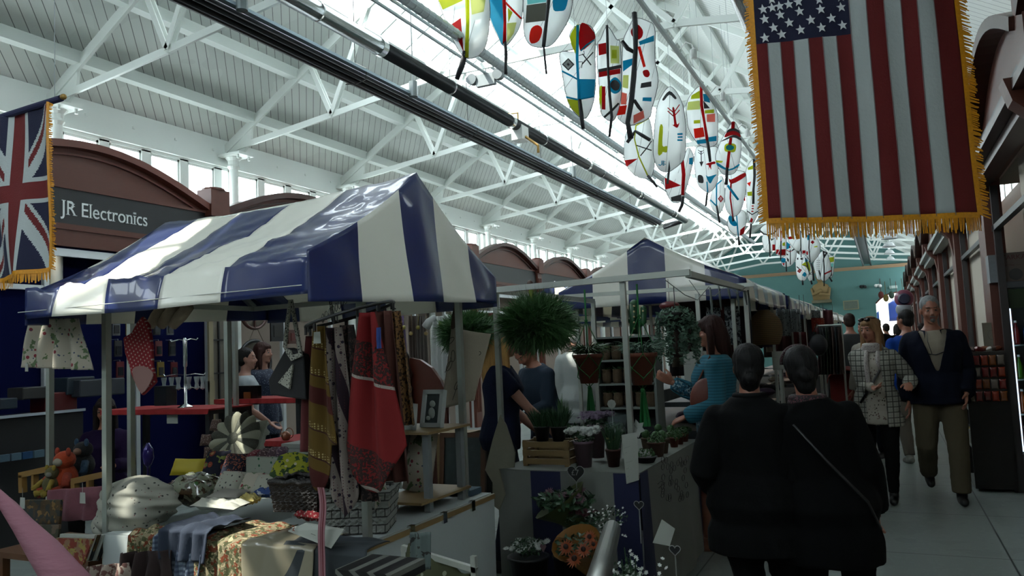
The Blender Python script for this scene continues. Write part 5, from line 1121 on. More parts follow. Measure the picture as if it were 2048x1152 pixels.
scarf('white and purple patterned scarf next to the mustard one', 668, 655, 2.52, .07, .14, zof(1035, 2.52), purp, 2, .022, .03, lambda u: .82 + .18 * math.sin(PI * u))
scarf('dark leopard scarf in the middle of the hanger', 694, 650, 2.56, .06, .17, zof(1000, 2.56), chain('dark_leopard', '#1a1113', [(blots(50, .55, 1, 3), '#54403a')]), 2, .02, .05)
scarf('bright red scarf with leopard bands on the oval hanger', 736, 625, 2.50, .07, .27, zof(985, 2.50), redsc, 1.6, .028, .01, lambda u: .74 + .26 * math.sin(PI * (u ** .9)))
scarf('rust orange scarf right of the bright red one', 768, 622, 2.60, .07, .15, zof(960, 2.60), rust, 2.2, .022, .03)
scarf('leopard print scarf at the right end of the hanger', 790, 622, 2.66, .05, .11, zof(850, 2.66), leop, 2.2, .02, .03)
scarf('blue tassel scarf glimpsed between the red and rust ones', 757, 655, 2.47, .015, .02, zof(700, 2.47), M('royal', '#1c3f86', .8), 1, .005)
# canvas tote at the far right edge of the near stall
Yt = 3.86; tt_ = empty('tote_bag', PY(920, 800, Yt), 'large canvas tote bag with stitched leaf outlines hanging at the stall edge', 'bag'); canvas = M('canvas', '#aa9f8c', .9, bump=.15, bscale=90)
m_ = MB(); c4 = [PY(*p, Yt) for p in ((882, 818), (952, 800), (980, 668), (902, 655))]
m_.grid(lambda u, v: c4[0].lerp(c4[1], u).lerp(c4[3].lerp(c4[2], u), v) + Vector((0, .02 * math.sin(u * 5 + v * 2) - .015 * math.sin(PI * u), 0)), 20, 24); m_.build('bag_panel', canvas, tt_, smooth=True, thick=.02)
m_ = MB(); m_.tube([PY(905, 658, Yt), PY(908, 630, Yt), PY(914, 606, Yt)], .012, 6); m_.tube([PY(925, 668, Yt - .02), PY(920, 630, Yt), PY(914, 606, Yt)], .010, 6); m_.parts('strap', M('strap_taupe', '#57473c', .9), tt_)
m_ = MB()
for pl in (((905, 800), (915, 770), (935, 735), (955, 705)), ((890, 745), (900, 725), (903, 705))): m_.tube([PY(*p, Yt - .025) for p in pl], .0018, 4)
for px, py, a_ in ((898, 732, 1.), (906, 712, 1.5), (900, 682, .6), (940, 695, 1.4), (952, 708, .2), (944, 745, -.8), (915, 770, .9)):
    c_ = PY(px, py, Yt - .025); m_.tube([c_ + Vector((math.cos(t) * .032 * math.cos(a_) - math.sin(t) * .013 * math.sin(a_), 0, math.cos(t) * .032 * math.sin(a_) + math.sin(t) * .013 * math.cos(a_))) for t in [2 * PI * i / 14 for i in range(15)]], .0016, 4, cap=False)
m_.parts('stitched_leaf', M('stitch_dark', '#2b2622', .9), tt_)

# ------------------------------------------------------------------ left foreground: book and toy stand
bk = empty('bench_stand', (-3.9, 2.6, 0), 'pine slatted bench end behind the magazines, soft toys on it', 'bench')
Yk = 2.75
def bar(p, q, w_=.03, Y=Yk): return (PY(*p, Y), PY(*q, Y), w_)
m_ = MB()
for p, q, w_ in (((42, 950), (110, 935), .03), ((45, 950), (46, 985), .03), ((70, 948), (70, 980), .02), ((148, 962), (212, 948), .035), ((150, 962), (151, 985), .03), ((180, 958), (180, 980), .02)):
    m_.beam(PY(*p, Yk), PY(*q, Yk), w_, .03)
m_.parts('slat', M('pine_light', '#8f6a30', .5), bk)
m_ = MB(); a, b = PY(20, 985, Yk), PY(212, 975, Yk); m_.b2((a.x, Yk - .1, .52), (b.x, Yk + .35, .55)); m_.build('seat_board', mid_wood, bk)
for x in (a.x + .05, b.x - .05):
    for y in (Yk - .06, Yk + .3): m_ = MB(); m_.b2((x - .02, y - .02, 0), (x + .02, y + .02, .52)); m_.build('leg', mid_wood, bk)
def plush(label, px, py, Y, s, c1, c2, c3):
    p = PY(px, py, Y); r = empty('soft_toy', p, label, 'soft toy'); m_ = MB(); m_.ball(p, (.07 * s, .06 * s, .07 * s)); m_.ball(p + Vector((.02, -.01, .085 * s)), (.05 * s, .05 * s, .045 * s)); m_.build('body', M('plush' + c1, c1, .95, bump=.5, bscale=90), r, smooth=True)
    m_ = MB()
    for dx in (-1, 1): m_.ball(p + Vector((.02 + dx * .04 * s, -.02, .125 * s)), (.016 * s, .01, .022 * s)); m_.tube([p + Vector((dx * .05 * s, -.02, .02)), p + Vector((dx * .09 * s, -.06, -.03 * s))], .02 * s, 8); m_.tube([p + Vector((dx * .03 * s, -.03, -.05 * s)), p + Vector((dx * .05 * s, -.1 * s, -.06 * s))], .024 * s, 8)
    m_.parts('limb', M('plush' + c2, c2, .95, bump=.5, bscale=90), r, smooth=True)
    m_ = MB(); m_.ball(p + Vector((.03, -.05 * s, .08 * s)), (.026 * s, .02 * s, .02 * s)); m_.build('muzzle', M('plush' + c3, c3, .9), r, smooth=True)
plush('orange soft toy with a pale muzzle sitting on the pine bench', 128, 955, 2.78, 1.1, '#a83a10', '#8d2c0e', '#8f8676')
plush('yellowish grey soft toy slumped left of the orange one', 103, 968, 2.72, .7, '#55502c', '#8f7a28', '#77736a')
plush('dark soft toy in blue standing behind the orange one', 165, 930, 2.9, 1., '#0f1114', '#1e3f57', '#7b5a48')
hang('pink_cloth', 'pink embroidered cloth hung from the pine bench', 'textile', (PY(96, 980, 2.62), PY(205, 972, 2.62)), .16, pink_fab, 3, .012, taper=1.0, nu=40)
price_tag('white tag on the pink embroidered cloth', PY(165, 985, 2.58), None, 1.5); price_tag('white tag hanging left of the magazines', PY(45, 995, 2.58), None, 1.6)
mag1 = chain('magazine_brown', '#4d3a22', [(blots(14, .5, 2), '#2a2f33'), (blots(20, .6, 6), '#8a6a3a')], rough=.35); mag2 = chain('magazine_red', '#7d2b1e', [(blots(16, .52, 1), '#8f6f55'), (blots(22, .6, 3), '#9e8f4a')], rough=.3)
def magazine(label, pts, Y, mat, title=None, tc_='#cfc8bb'):
    pp = [PY(*p, Y) for p in pts]; r = empty('magazine', pp[0], label, 'magazine'); m_ = MB(); m_.prism(pp, (0, .012, .0)); m_.build('cover', mat, r)
    if title: x_ = (pp[1] - pp[0]); text_mesh('title', title, .045, M('mag_ink', tc_, .5), mat4(pp[3] + Vector((.01, -.003, -.05)), x_, (0, 0, 1)), r, ext=.0005)
magazine('craft magazine with a brown cover at the top of the rack', ((48, 1052), (118, 1052), (122, 1000), (50, 1000)), 2.5, mag1)
magazine('dim magazine with a round dial cover below the brown one', ((45, 1082), (115, 1082), (118, 1050), (48, 1050)), 2.46, chain('magazine_grey', '#3d3a2c', [(blots(12, .5, 9), '#6b5a4a')], rough=.3))
magazine('knitting magazine with a smiling portrait cover on the red rack', ((100, 1122), (165, 1130), (185, 1078), (112, 1076)), 2.4, mag2, 'Kn')
for i in range(4): magazine('closed magazine stacked behind the knitting one, %s behind it' % ORD(i), ((112 + 9 * i, 1118), (172 + 8 * i, 1122), (190 + 8 * i, 1070), (120 + 9 * i, 1068)), 2.42 + .02 * i, [paper, mag1, paper, mag1][i])
hang('lace_cloth', 'pale pink and red lace cloth at the very bottom beside the table', 'textile', (PY(175, 1132, 2.4), PY(260, 1125, 2.4)), .1, chain('lace', '#6d4a44', [(blots(20, .5), '#a99a8e')]), 3, .02)
hang('dark_red_cloth', 'dark brown red cloth bunched under the quilt on the floor side', 'textile', (PY(245, 1105, 2.42), PY(345, 1100, 2.42)), .22, M('maroon_cloth', '#220c0b', .9, bump=.4, bscale=20), 4, .03)
# bottom right: cloths in front of the near stall side
zz = chain('zigzag', '#101012', [(lines((.7, 0, 1), .05, .35), '#6d6f68')], rough=.7)
m_ = MB(); p = PY(762, 1140, 2.2); m_.box(p, (.22, .2, .04)); tag(m_.build('zigzag_box', zz), 'black box with a zigzag lid at the bottom edge', 'box')
over_p = MB(); g0 = PY(905, 1075, 2.6)
over_p.grid(lambda u, v: (g0.x - .17 + .26 * u, 2.45 + .25 * u * 0 + .25 * v, g0.z - .02 - 1.4 * abs(v - .45) ** 1.3 * .62 - .10 * u + .008 * math.sin(u * 20)), 20, 30, lambda u, v: 0)
rk2 = empty('towel_rail', (g0.x, 2.56, 0), 'low towel rail standing by the near stall side with the olive cloth', 'rack')
m_ = MB(); m_.beam((g0.x - .2, 2.56, g0.z - .04), (g0.x + .12, 2.56, g0.z - .10), .02); m_.build('rail', galv, rk2)
for dx in (-.19, .11): m_ = MB(); m_.b2((g0.x + dx - .01, 2.55, 0), (g0.x + dx + .01, 2.57, g0.z - .05)); m_.build('leg', galv, rk2)
tag(over_p.build('tea_towel', chain('olive_print', '#3f4325', [(spots(9, .16, .6), '#8f927c')]), smooth=True, thick=.003), 'olive green tea towel with pale dots folded over the low rail', 'tea towel')
m_ = MB(); m_.grid(lambda u, v: PY(820 + 40 * u, 1065 + 75 * v, 2.42) + Vector((0, .01 * math.sin(u * 9), 0)), 10, 10); tag(m_.build('tea_towel', chain('twig_print', '#5d6a68', [(blots(24, .6), '#2b2a28')]), smooth=True, thick=.003), 'grey blue tea towel with dark twig print left of the olive one', 'tea towel')

# ------------------------------------------------------------------ behind the near stall: jewellery tables, shop displays
def table(label, x0, x1, y0, y1, z, mat_top, mat_leg, skirt=None):
    r = empty('display_table', ((x0 + x1) / 2, (y0 + y1) / 2, 0), label, 'table'); m_ = MB(); m_.b2((x0, y0, z - .03), (x1, y1, z)); m_.build('table_top', mat_leg, r)
    for x in (x0 + .04, x1 - .04):
        for y in (y0 + .04, y1 - .04): m_ = MB(); m_.b2((x - .02, y - .02, 0), (x + .02, y + .02, z - .03)); m_.build('leg', mat_leg, r)
    if mat_top: m_ = MB(); m_.b2((x0 - .01, y0 - .01, z), (x1 + .01, y1 + .01, z + .01)); m_.grid(lambda u, v: (x0 - .01 + (x1 - x0 + .02) * u, y0 - .012 - .01 * abs(math.sin(u * 30)) * v, z + .01 - .035 * v), 40, 3); tag(m_.build('tablecloth', mat_top, thick=.002), 'red cloth on the ' + label, 'tablecloth')
    return r
zj = PY(300, 822, 4.1).z; ja, jb = PY(205, 820, 4.1).x, PY(418, 812, 4.1).x
table('narrow jewellery table with the silver stand', ja, jb, 4.1, 4.5, zj, red_cloth, black_paint)
zk = PY(520, 800, 4.7).z; ka, kb = PY(432, 800, 4.7).x, PY(600, 800, 4.7).x
table('jewellery table near the white T-shirt man', ka, kb, 4.7, 5.05, zk, red_cloth, black_paint)
zl2 = PY(560, 885, 4.2).z; table('low black display table behind the flower cushion', PY(520, 885, 4.2).x, PY(610, 880, 4.2).x, 4.2, 4.6, zl2, red_cloth, black_paint)
js = empty('jewellery_stand', PY(360, 810, 4.2), 'silver jewellery tree hung with glass charms on the red table', 'jewellery stand'); p = WORLD[js.name]; p = Vector((p.x, 4.25, zj + .01))
m_ = MB(); m_.lathe([(.06, 0), (.05, .012), (.012, .03), (.009, .30), (.016, .31), (.016, .5), (.01, .52)], p, 14); m_.build('stem', chrome, js, smooth=True)
m_ = MB()
for z, L_ in ((.5, .13), (.24, .2), (.14, .14)):
    for s in (-1, 1): m_.tube([p + Vector((0, 0, z)), p + Vector((s * L_ * .5, 0, z + .01)), p + Vector((s * L_, -.01, z)), p + Vector((s * (L_ + .015), -.01, z + .012))], .004, 5)
m_.parts('arm', chrome, js)
m_ = MB()
for i, x in enumerate((-.2, -.12, -.05, .06, .14, .2)): m_.lathe([(.001, 0), (.018, .012), (.012, .05), (.02, .09), (.02, .1)], p + Vector((x, -.02, .13)), 8)
m_.parts('glass_charm', M('charm', '#b9c2c6', .1, .3), js)
m_ = MB(); m_.box(p + Vector((.0, -.12, -.07)), (.11, .004, .07)); tag(m_.build('price_card', paper), 'white price card under the silver jewellery tree', 'sign')
boxy('handbag', 'black lacquer handbag on the red table left of the silver tree', 'bag', PY(308, 812, 4.15), PY(332, 772, 4.15) + Vector((0, .1, 0)), black_paint)
m_ = MB(); bb = PY(500, 790, 4.75); m_.box(bb, (.20, .05, .15)); tag(m_.build('lacquer_box', M('lacquer', '#0a0909', .2), bevel=.004), 'black lacquer box standing on the second red table', 'box')
m_ = MB(); m_.box(bb + Vector((0, -.03, .0)), (.07, .008, .05)); tag(m_.build('gold_panel', M('orange_panel', '#7d4312', .4)), 'orange panel on the black lacquer box front', 'ornament')
m_ = MB(); m_.ring(bb + Vector((-.13, 0, .0)), .045, .006, 16, 6, axis='Y'); tag(m_.build('bangle', chrome), 'silver ring stand left of the lacquer box', 'ring')
m_ = MB(); q = PY(572, 872, 4.25); m_.ball(q, (.035, .03, .035)); m_.ring(q + Vector((.03, 0, .02)), .035, .003, 14, 5, axis='Y'); tag(m_.build('glass_bauble', M('bauble', '#a3664a', .1, .2), smooth=True), 'shiny round bauble on the low red cloth', 'bauble')
m_ = MB(); q = PY(296, 930, 3.3); m_.lathe([(.06, -q.z), (.06, .01 - q.z), (.008, .03 - q.z), (.008, -.01), (.02, 0), (.035, .04), (.03, .09), (.01, .13)], q, 12); tag(m_.build('glass_ornament', M('violet_glass', '#3a2f7a', .05, .3), smooth=True), 'violet glass ornament behind the quilt', 'ornament')
# clear packets hanging in the electronics shop window
pk = MB(); ncol = 0
for i in range(3):
    for j in range(5):
        px, py = 232 + 27 * j + 4 * i, 655 + 42 * i; p = PX(px, py, SX + .12)
        r = empty('blister_packet', p, 'clear packed accessory in the electronics shop window, row %s, place %s' % (ORD(i), ORD(j)), 'packet', 'packets on the electronics shop pegs')
        m_ = MB(); m_.box(p, (.015, .09, .17)); m_.build('card', [M('pack_w', '#5d6164', .3), M('pack_k', '#15171b', .3), M('pack_r', '#5d1a22', .3), M('pack_y', '#6d5a1c', .3)][(i * 5 + j * 3) % 4], r)
        m_ = MB(); m_.box(p + Vector((.012, 0, -.02)), (.012, .06, .09)); m_.build('blister', M('blister', '#2a2e33', .1), r)
        m_ = MB(); m_.tube([p + Vector((0, 0, .085)), p + Vector((0, 0, .10)), p + Vector((-.1, 0, .10))], .003, 4); m_.build('peg', galv, r)
for i, (x0, x1, y0, y1, c_, lb) in enumerate(((90, 155, 782, 826, '#5d0d10', 'dark red open tub on the shop shelf'), (135, 190, 752, 790, '#23303a', 'grey blue storage tub on the shop shelf'), (45, 95, 772, 800, '#2c2c2b', 'dim grey tub at the far left of the shelf'), (0, 36, 795, 820, '#1c2f3c', 'teal box with a yellow sticker at the left edge'), (160, 250, 755, 795, '#2a3038', 'long grey tub behind the red one'))):
    a, b = PX(x0, y1, SX + .55 + .03 * i), PX(x1, y0, SX + .55 + .03 * i); m_ = MB(); m_.b2(a, b + Vector((-.22, 0, 0))); tag(m_.build('storage_tub', M('tub%d' % i, c_, .5), bevel=.01), lb, 'tub')
sf = empty('shop_shelf', (SX + .5, PX(60, 840, SX + .55).y, 0), 'black shelf counter with a bright white edge under the tubs', 'shelf')
a, b = PX(-30, 838, SX + .62), PX(172, 822, SX + .62); m_ = MB(); m_.b2((SX + .2, a.y, a.z - .01), (SX + .6, b.y, a.z + .0)); m_.build('counter_top', black_paint, sf)
m_ = MB(); m_.b2((SX + .6, a.y, a.z - .012), (SX + .615, b.y, a.z + .012)); m_.build('edge_strip', M('edge_white', '#c3cbd4', .4), sf)
m_ = MB(); m_.b2((SX + .2, a.y, 0), (SX + .58, b.y, a.z - .02)); m_.build('cabinet', M('near_black', '#07090e', .6), sf)
for i in range(4):
    a = PX(0 + 23 * i, 925 - 3 * i, SX + .64); b = PX(20 + 23 * i, 908 - 3 * i, SX + .64); m_ = MB(); m_.b2(a, b + Vector((-.03, 0, 0))); tag(m_.build('label_card', M('label_w%d' % (i == 2), '#56707f' if i != 2 else '#1f4f7c', .5)), 'pale printed label on the black counter front, %s from the left edge' % ORD(i), 'label', 'labels on the black counter')
# mirrors and pictures on the cream shop wall
def wallring(label, px, py, R_, X, col, inner=None, spokes=0):
    p = PX(px, py, X); r = empty('wall_mirror', p, label, 'mirror'); m_ = MB(); m_.ring(p, R_, .022, 28, 8, axis='X'); m_.build('frame', col, r, smooth=True)
    m_ = MB(); m_.tube([p - Vector((.01, 0, 0)), p + Vector((.0, 0, 0))], R_ * .95, 28); m_.build('glass', inner or M('mirror_glass', '#6d675c', .25, .6), r)
    if spokes:
        m_ = MB()
        for k in range(spokes): a_ = PI * k / spokes; d = Vector((0, math.cos(a_), math.sin(a_))) * R_; m_.beam(p - d + Vector((.01, 0, 0)), p + d + Vector((.01, 0, 0)), .02)
        m_.parts('glazing_bar', col, r)
XM = SX + .2
wallring('round dark mirror with bars hung high on the cream wall', 508, 620, .24, XM, dark_brown, None, 2)
wallring('large round dark framed mirror behind the auburn haired woman', 510, 725, .28, XM, black_paint)
m_ = MB(); tp = PX(511, 650, XM); m_.tube([PX(495, 690, XM), tp, PX(530, 690, XM)], .005, 4); tag(m_.build('picture_string', M('cord_b', '#4a3a2a', .8)), 'cord triangle above the large round mirror', 'cord')
for px0, px1, py0, py1, lb, c_, inn in ((540, 565, 643, 683, 'small black picture with an oval portrait on the cream wall', black_paint, M('pic_dark', '#1b1916', .5)), (575, 597, 660, 688, 'small red picture right of the black portrait', dark_brown, M('pic_red', '#5d1a14', .5)), (698, 718, 682, 730, 'white framed print glimpsed behind the scarves', wf, M('pic_grey', '#5d625c', .5))):
    a, b = PX(px0, py1, XM), PX(px1, py0, XM); r = empty('wall_picture', a, lb, 'picture'); m_ = MB(); m_.b2(a, b + Vector((.02, 0, 0))); m_.build('frame', c_, r); c_2 = (a + b) / 2 + Vector((.025, 0, 0)); m_ = MB(); m_.b2(a.lerp(b, .22) + Vector((.02, 0, 0)), a.lerp(b, .78) + Vector((.028, 0, 0))); m_.build('image', inn, r)
sg = empty('leaded_panel', PX(436, 690, XM), 'leaded glass panel with a small leaf leaning beside the pilaster', 'panel'); a, b = PX(420, 770, XM), PX(450, 615, XM); a.z = .02
m_ = MB(); m_.b2(a, b + Vector((.01, 0, 0))); m_.build('pane', M('leaded', '#6a6459', .3), sg)
m_ = MB()
for i in range(8): z = b.z - .4 * i; m_.beam((XM + .02, a.y, z), (XM + .02, b.y, z), .02)
for t_ in (0, .5, 1): y = a.y + (b.y - a.y) * t_; m_.beam((XM + .02, y, a.z), (XM + .02, y, b.z), .02)
m_.parts('lead_bar', black_paint, sg)
m_ = MB(); m_.b2(PX(416, 785, SX + .3) * 1, PX(422, 605, SX + .3) + Vector((.03, 0, 0))); m_.b2((SX + .3, PX(416, 785, SX + .3).y, 0), (SX + .33, PX(422, 785, SX + .3).y + .03, 1.3)); tag(m_.build('timber_post', M('cream_post', '#93876a', .7)), 'cream timber post left of the leaded panel', 'post')
for px, lb in ((262, 'steel pole of the jewellery stand just right of the front corner pole'), (100, 'steel pole under the rose print half apron'), (472, 'thin steel pole right of the rear left stall pole')):
    Y = {262: 3.1, 100: 2.9, 472: 4.4}[px]; q = PY(px, 800, Y); m_ = MB(); m_.b2((q.x - .015, Y - .015, 0), (q.x + .015, Y + .015, 1.83)); tag(m_.build('steel_pole', pole_m), lb, 'pole')
# wooden furniture and framed pictures between the stalls
hb_ = empty('headboard', PY(850, 790, 5.6), 'curved mahogany headboard with a turned post behind the scarves', 'headboard'); Yh_ = 5.6
m_ = MB(); m_.prism([PY(*p, Yh_) for p in ((815, 1000), (895, 1000), (893, 790), (880, 760), (862, 735), (840, 720), (822, 716), (815, 716))], (0, .04, 0)); m_.build('panel', M('mahogany', '#54200f', .35), hb_)
q = PY(815, 800, Yh_ - .05); m_ = MB(); m_.lathe([(.03, 0), (.035, q.z - .1), (.05, q.z), (.03, q.z + .04), (.045, q.z + .1), (.02, q.z + .14), (.05, q.z + .22), (.035, q.z + .26), (.02, q.z + .30), (.03, q.z + .36), (.015, q.z + .4)], (q.x, q.y, 0), 14); m_.build('turned_post', M('post_black', '#140c09', .3), hb_, smooth=True)
picture('large brown framed print leaning on the floor behind the near stall', PY(925, 1012, 5.0) * 1 + Vector((0, 0, 0)), .36, .52, .1, -.12, mid_wood, M('print_dim', '#3f4a4a', .3, var=.4, bscale=25), .03, 'picture', .035)
picture('second framed print leaning behind the large one', PY(968, 1000, 5.35), .26, .5, .1, -.12, dark_brown, M('print_dim2', '#23282a', .3, var=.4, bscale=25), .03, 'picture', .03)
bdn = empty('side_table', PY(900, 900, 5.3), 'small pale wooden side table above the leaning prints', 'table'); a = PY(868, 868, 5.2); b = PY(925, 862, 5.2)
m_ = MB(); m_.b2((a.x, 5.2, a.z - .02), (b.x, 5.5, a.z)); m_.build('top', wood, bdn)
for x in (a.x + .02, b.x - .02): m_ = MB(); m_.b2((x - .015, 5.22, 0), (x + .015, 5.25, a.z - .02)); m_.build('leg', wood, bdn)
# clothes rail with white dress
cr = empty('clothes_rail', PY(880, 620, 6.6), 'steel clothes rail carrying the white dress behind the near stall', 'clothes rail'); Yr = 6.6
a, b = PY(790, 622, Yr), PY(990, 612, Yr); m_ = MB(); m_.tube([a, b], .014, 8); m_.build('rail', galv, cr)
for q in (a, b): m_ = MB(); m_.tube([(q.x, Yr, 0), q], .014, 8); m_.build('upright', galv, cr)
cr_z = (a.z + b.z) / 2 + .01; q = PY(878, 628, Yr - .05); dr = empty('white_dress', q, 'white short sleeved dress with a yellow motif on the rail', 'dress'); wd_ = M('dress_white', '#c3c6c2', .8, bump=.2, bscale=30)
hang('dress_body', None, None, (q + Vector((-.07, 0, -.02)), q + Vector((.10, 0, -.02))), .62, wd_, 4, .02, taper=1.55, nu=40, parent=dr)
for s in (-1, 1): m_ = MB(); m_.tube([q + Vector((s * .06 + .015, 0, -.03)), q + Vector((s * .13 + .015, 0, -.07)), q + Vector((s * .17 + .015, 0, -.12))], [.03, .04, .045], 10); m_.build('sleeve', wd_, dr, smooth=True)
m_ = MB(); m_.ball(q + Vector((.03, -.03, -.10)), (.022, .008, .03)); m_.build('motif', M('motif', '#8f8a2a', .7), dr, smooth=True)
for i, (px, c_, lb, dz_) in enumerate(((800, '#6d5a80', 'lilac garment at the left end of the rail', .4), (826, '#4d4038', 'brown garment on the rail', .45), (842, '#57504a', 'taupe garment left of the white dress', .5), (915, '#55595c', 'grey garment right of the white dress', .5), (938, '#a6912a', 'yellow scarf bundle on the rail', .25), (955, '#b8a52e', 'bright yellow scarf on the rail', .3), (978, '#5d2418', 'rust scarf at the right end of the rail', .3))):
    q = PY(px, 626 if px > 900 else 632, Yr); hang('garment', lb, 'garment', (q + Vector((-.05, 0, 0)), q + Vector((.05, 0, 0))), dz_, M('garm%d' % i, c_, .85, bump=.3, bscale=15), 3, .02, taper=1.2, nu=20, nv=8, group='garments on the rail behind the near stall')
for i, px in enumerate((808, 822, 836, 852)):
    q = PY(px, 655 + 12 * (i % 2), Yr - .02); m_ = MB(); m_.ball(q, .022, 8, 6); m_.tube([q, Vector((q.x, Yr, cr_z))], .002, 4); tag(m_.build('bauble', M('bauble_y%d' % (i % 2), ['#9a8f3a', '#a58a55'][i % 2], .3), smooth=True), 'little yellow bauble hanging on the rail, %s from the left' % ORD(i), 'bauble', 'yellow baubles on the rail')
# ------------------------------------------------------------------ plant stall
TF = .797
def bushy(label, px, py, Y, R_, seed, n=1500, hook=True):
    c = PY(px, py, Y); r = empty('hanging_plant', c, label, 'plant'); m_ = MB(); rd_ = random.Random(seed)
    for i in range(n):
        d = Vector((rd_.gauss(0, 1), rd_.gauss(0, 1), rd_.gauss(0, .75))).normalized(); p = c + Vector((d.x, d.y, d.z * .62)) * R_ * rd_.uniform(.25, .78); v = (d + Vector((rd_.uniform(-.8, .8), rd_.uniform(-.8, .8), rd_.uniform(-.5, .7)))).normalized(); L_ = R_ * rd_.uniform(.25, .5); s_ = v.orthogonal().normalized() * .0029; q = p + v * L_ * .5; e = q + (v + Vector((0, 0, -.25))).normalized() * L_ * .5
        m_.add([p - s_, p + s_, q + s_, e, q - s_], [(0, 1, 2, 4), (4, 2, 3)])
    for i in range(n // 30):
        a_ = rd_.uniform(0, 6.28); p = c + Vector((math.cos(a_), math.sin(a_), 0)) * R_ * rd_.uniform(0, .5) + Vector((0, 0, R_ * .3)); v = Vector((rd_.uniform(-.5, .5), rd_.uniform(-.5, .5), 1)).normalized(); s_ = v.orthogonal().normalized() * .0025; e = p + v * R_ * rd_.uniform(.3, .75); m_.add([p - s_, p + s_, e], [(0, 1, 2)])
    m_.build('foliage', G1, r)
    m_ = MB(); m_.lathe([(.05, -.10), (.08, -.06), (.1, .02), (.1, .03)], c, 14); m_.build('pot', M('pot_dark', '#151a15', .6), r)
    m_ = MB()
    for a_ in (0, 2.1, 4.2): m_.tube([c + Vector((.1 * math.cos(a_), .1 * math.sin(a_), .03)), Vector((c.x, c.y, ZF - .02))], .002, 4)
    m_.parts('hanging_wire', M('dark_wire', '#3a3c3d', .5, .5), r); return r
bushy('big bushy hanging plant with needle like stems on the front bar', 1075, 650, 4.28, .25, 1, 9000)
bushy('lighter bushy hanging plant half behind the canvas tote', 938, 668, 4.9, .24, 2, 7000)
m_ = MB(); p = PY(1063, 590, 4.25); m_.b2((p.x - .012, 4.24, p.z - .08), (p.x + .012, 4.25, p.z + .04)); tag(m_.build('plant_label', M('yellow_green', '#7d8a2a', .6)), 'yellow green label slip above the big bushy plant', 'label')
m_ = MB(); p = PY(1060, 567, 4.25); m_.ball(p, (.02, .015, .02)); m_.tube([p, p + Vector((0, 0, -.06))], .008, 6); tag(m_.build('hook', M('hook_brown', '#4a2c1c', .5), smooth=True), 'brown hook on the front bar holding the bushy plant', 'hook')
def macrame(label, px, py, Y, seed, s=1.):
    c = PY(px, py, Y); r = empty('macrame_plant', c, label, 'plant'); zt = ZF
    m_ = MB(); m_.lathe([(.055 * s, -.10 * s), (.085 * s, .06 * s), (.095 * s, .06 * s), (.097 * s, .085 * s), (.085 * s, .085 * s)], c, 20); m_.build('pot', TERRA, r, smooth=True)
    m_ = MB(); blades(m_, c + Vector((0, 0, .09)), 420, .13 * s, .008, 1.1, .5, .9, seed, 4, .07 * s); leaves(m_, c + Vector((0, 0, .11)), (.12 * s, .12 * s, .05), 300 if seed % 2 else 80, .022, seed); m_.build('foliage', [G1, G3][seed % 2], r)
    m_ = MB(); kn = c + Vector((0, 0, .30 * s))
    for k in range(4):
        a_ = k * PI / 2 + .4; d = Vector((math.cos(a_), math.sin(a_), 0)); e = Vector((math.cos(a_ + PI / 4), math.sin(a_ + PI / 4), 0)); f_ = Vector((math.cos(a_ - PI / 4), math.sin(a_ - PI / 4), 0))
        m_.tube([kn, c + d * .10 * s + Vector((0, 0, .08 * s)), c + e * .088 * s, c + d * .072 * s + Vector((0, 0, -.06 * s)), c + Vector((0, 0, -.125 * s))], .003, 5); m_.tube([c + d * .10 * s + Vector((0, 0, .08 * s)), c + f_ * .088 * s, c + d * .072 * s + Vector((0, 0, -.06 * s))], .003, 5)
    m_.tube([kn, Vector((c.x, c.y, zt))], .006, 6); m_.ball(kn, .012, 8, 6); m_.ball(c + Vector((0, 0, -.13 * s)), .014, 8, 6)
    m_.parts('twine_net', TWINE, r)
    m_ = MB(); m_.grid(lambda u, v: (c.x + (u - .5) * (.02 + .05 * v), c.y + .01 * math.sin(u * 20), c.z - .13 * s - .22 * v), 8, 6); m_.build('tassel', TWINE, r, thick=.004)
macrame('hanging terracotta pot in a green twine net, grassy plant', 1177, 735, 4.75, 2, 1.)
macrame('hanging terracotta pot in a green twine net, grey leaved trailing plant', 1283, 735, 4.65, 3, 1.05)
tr = empty('trailing_plant', PY(1350, 620, 5.3), 'basket of trailing grey green leaves hanging beside the auburn haired woman', 'plant'); c = WORLD[tr.name]; m_ = MB(); leaves(m_, c + Vector((0, 0, -.05)), (.13, .12, .08), 500, .04, 5)
for k in range(26):
    a_ = k * .77; q = c + Vector((.12 * math.cos(a_), .11 * math.sin(a_), -.05)); leaves(m_, q + Vector((.015 * math.cos(a_), 0, -.13 - .03 * (k % 3))), (.025, .025, .15), 50, .035, k)
m_.build('foliage', G3, tr); m_ = MB(); m_.tube([c, Vector((c.x, c.y, 1.89))], .003, 4); m_.build('hanging_wire', M('dark_wire', '#3a3c3d', .5, .5), tr); m_ = MB(); m_.lathe([(.05, -.12), (.1, -.03), (.1, -.02)], c, 12); m_.build('pot', M('pot_dark', '#151a15', .6), tr)
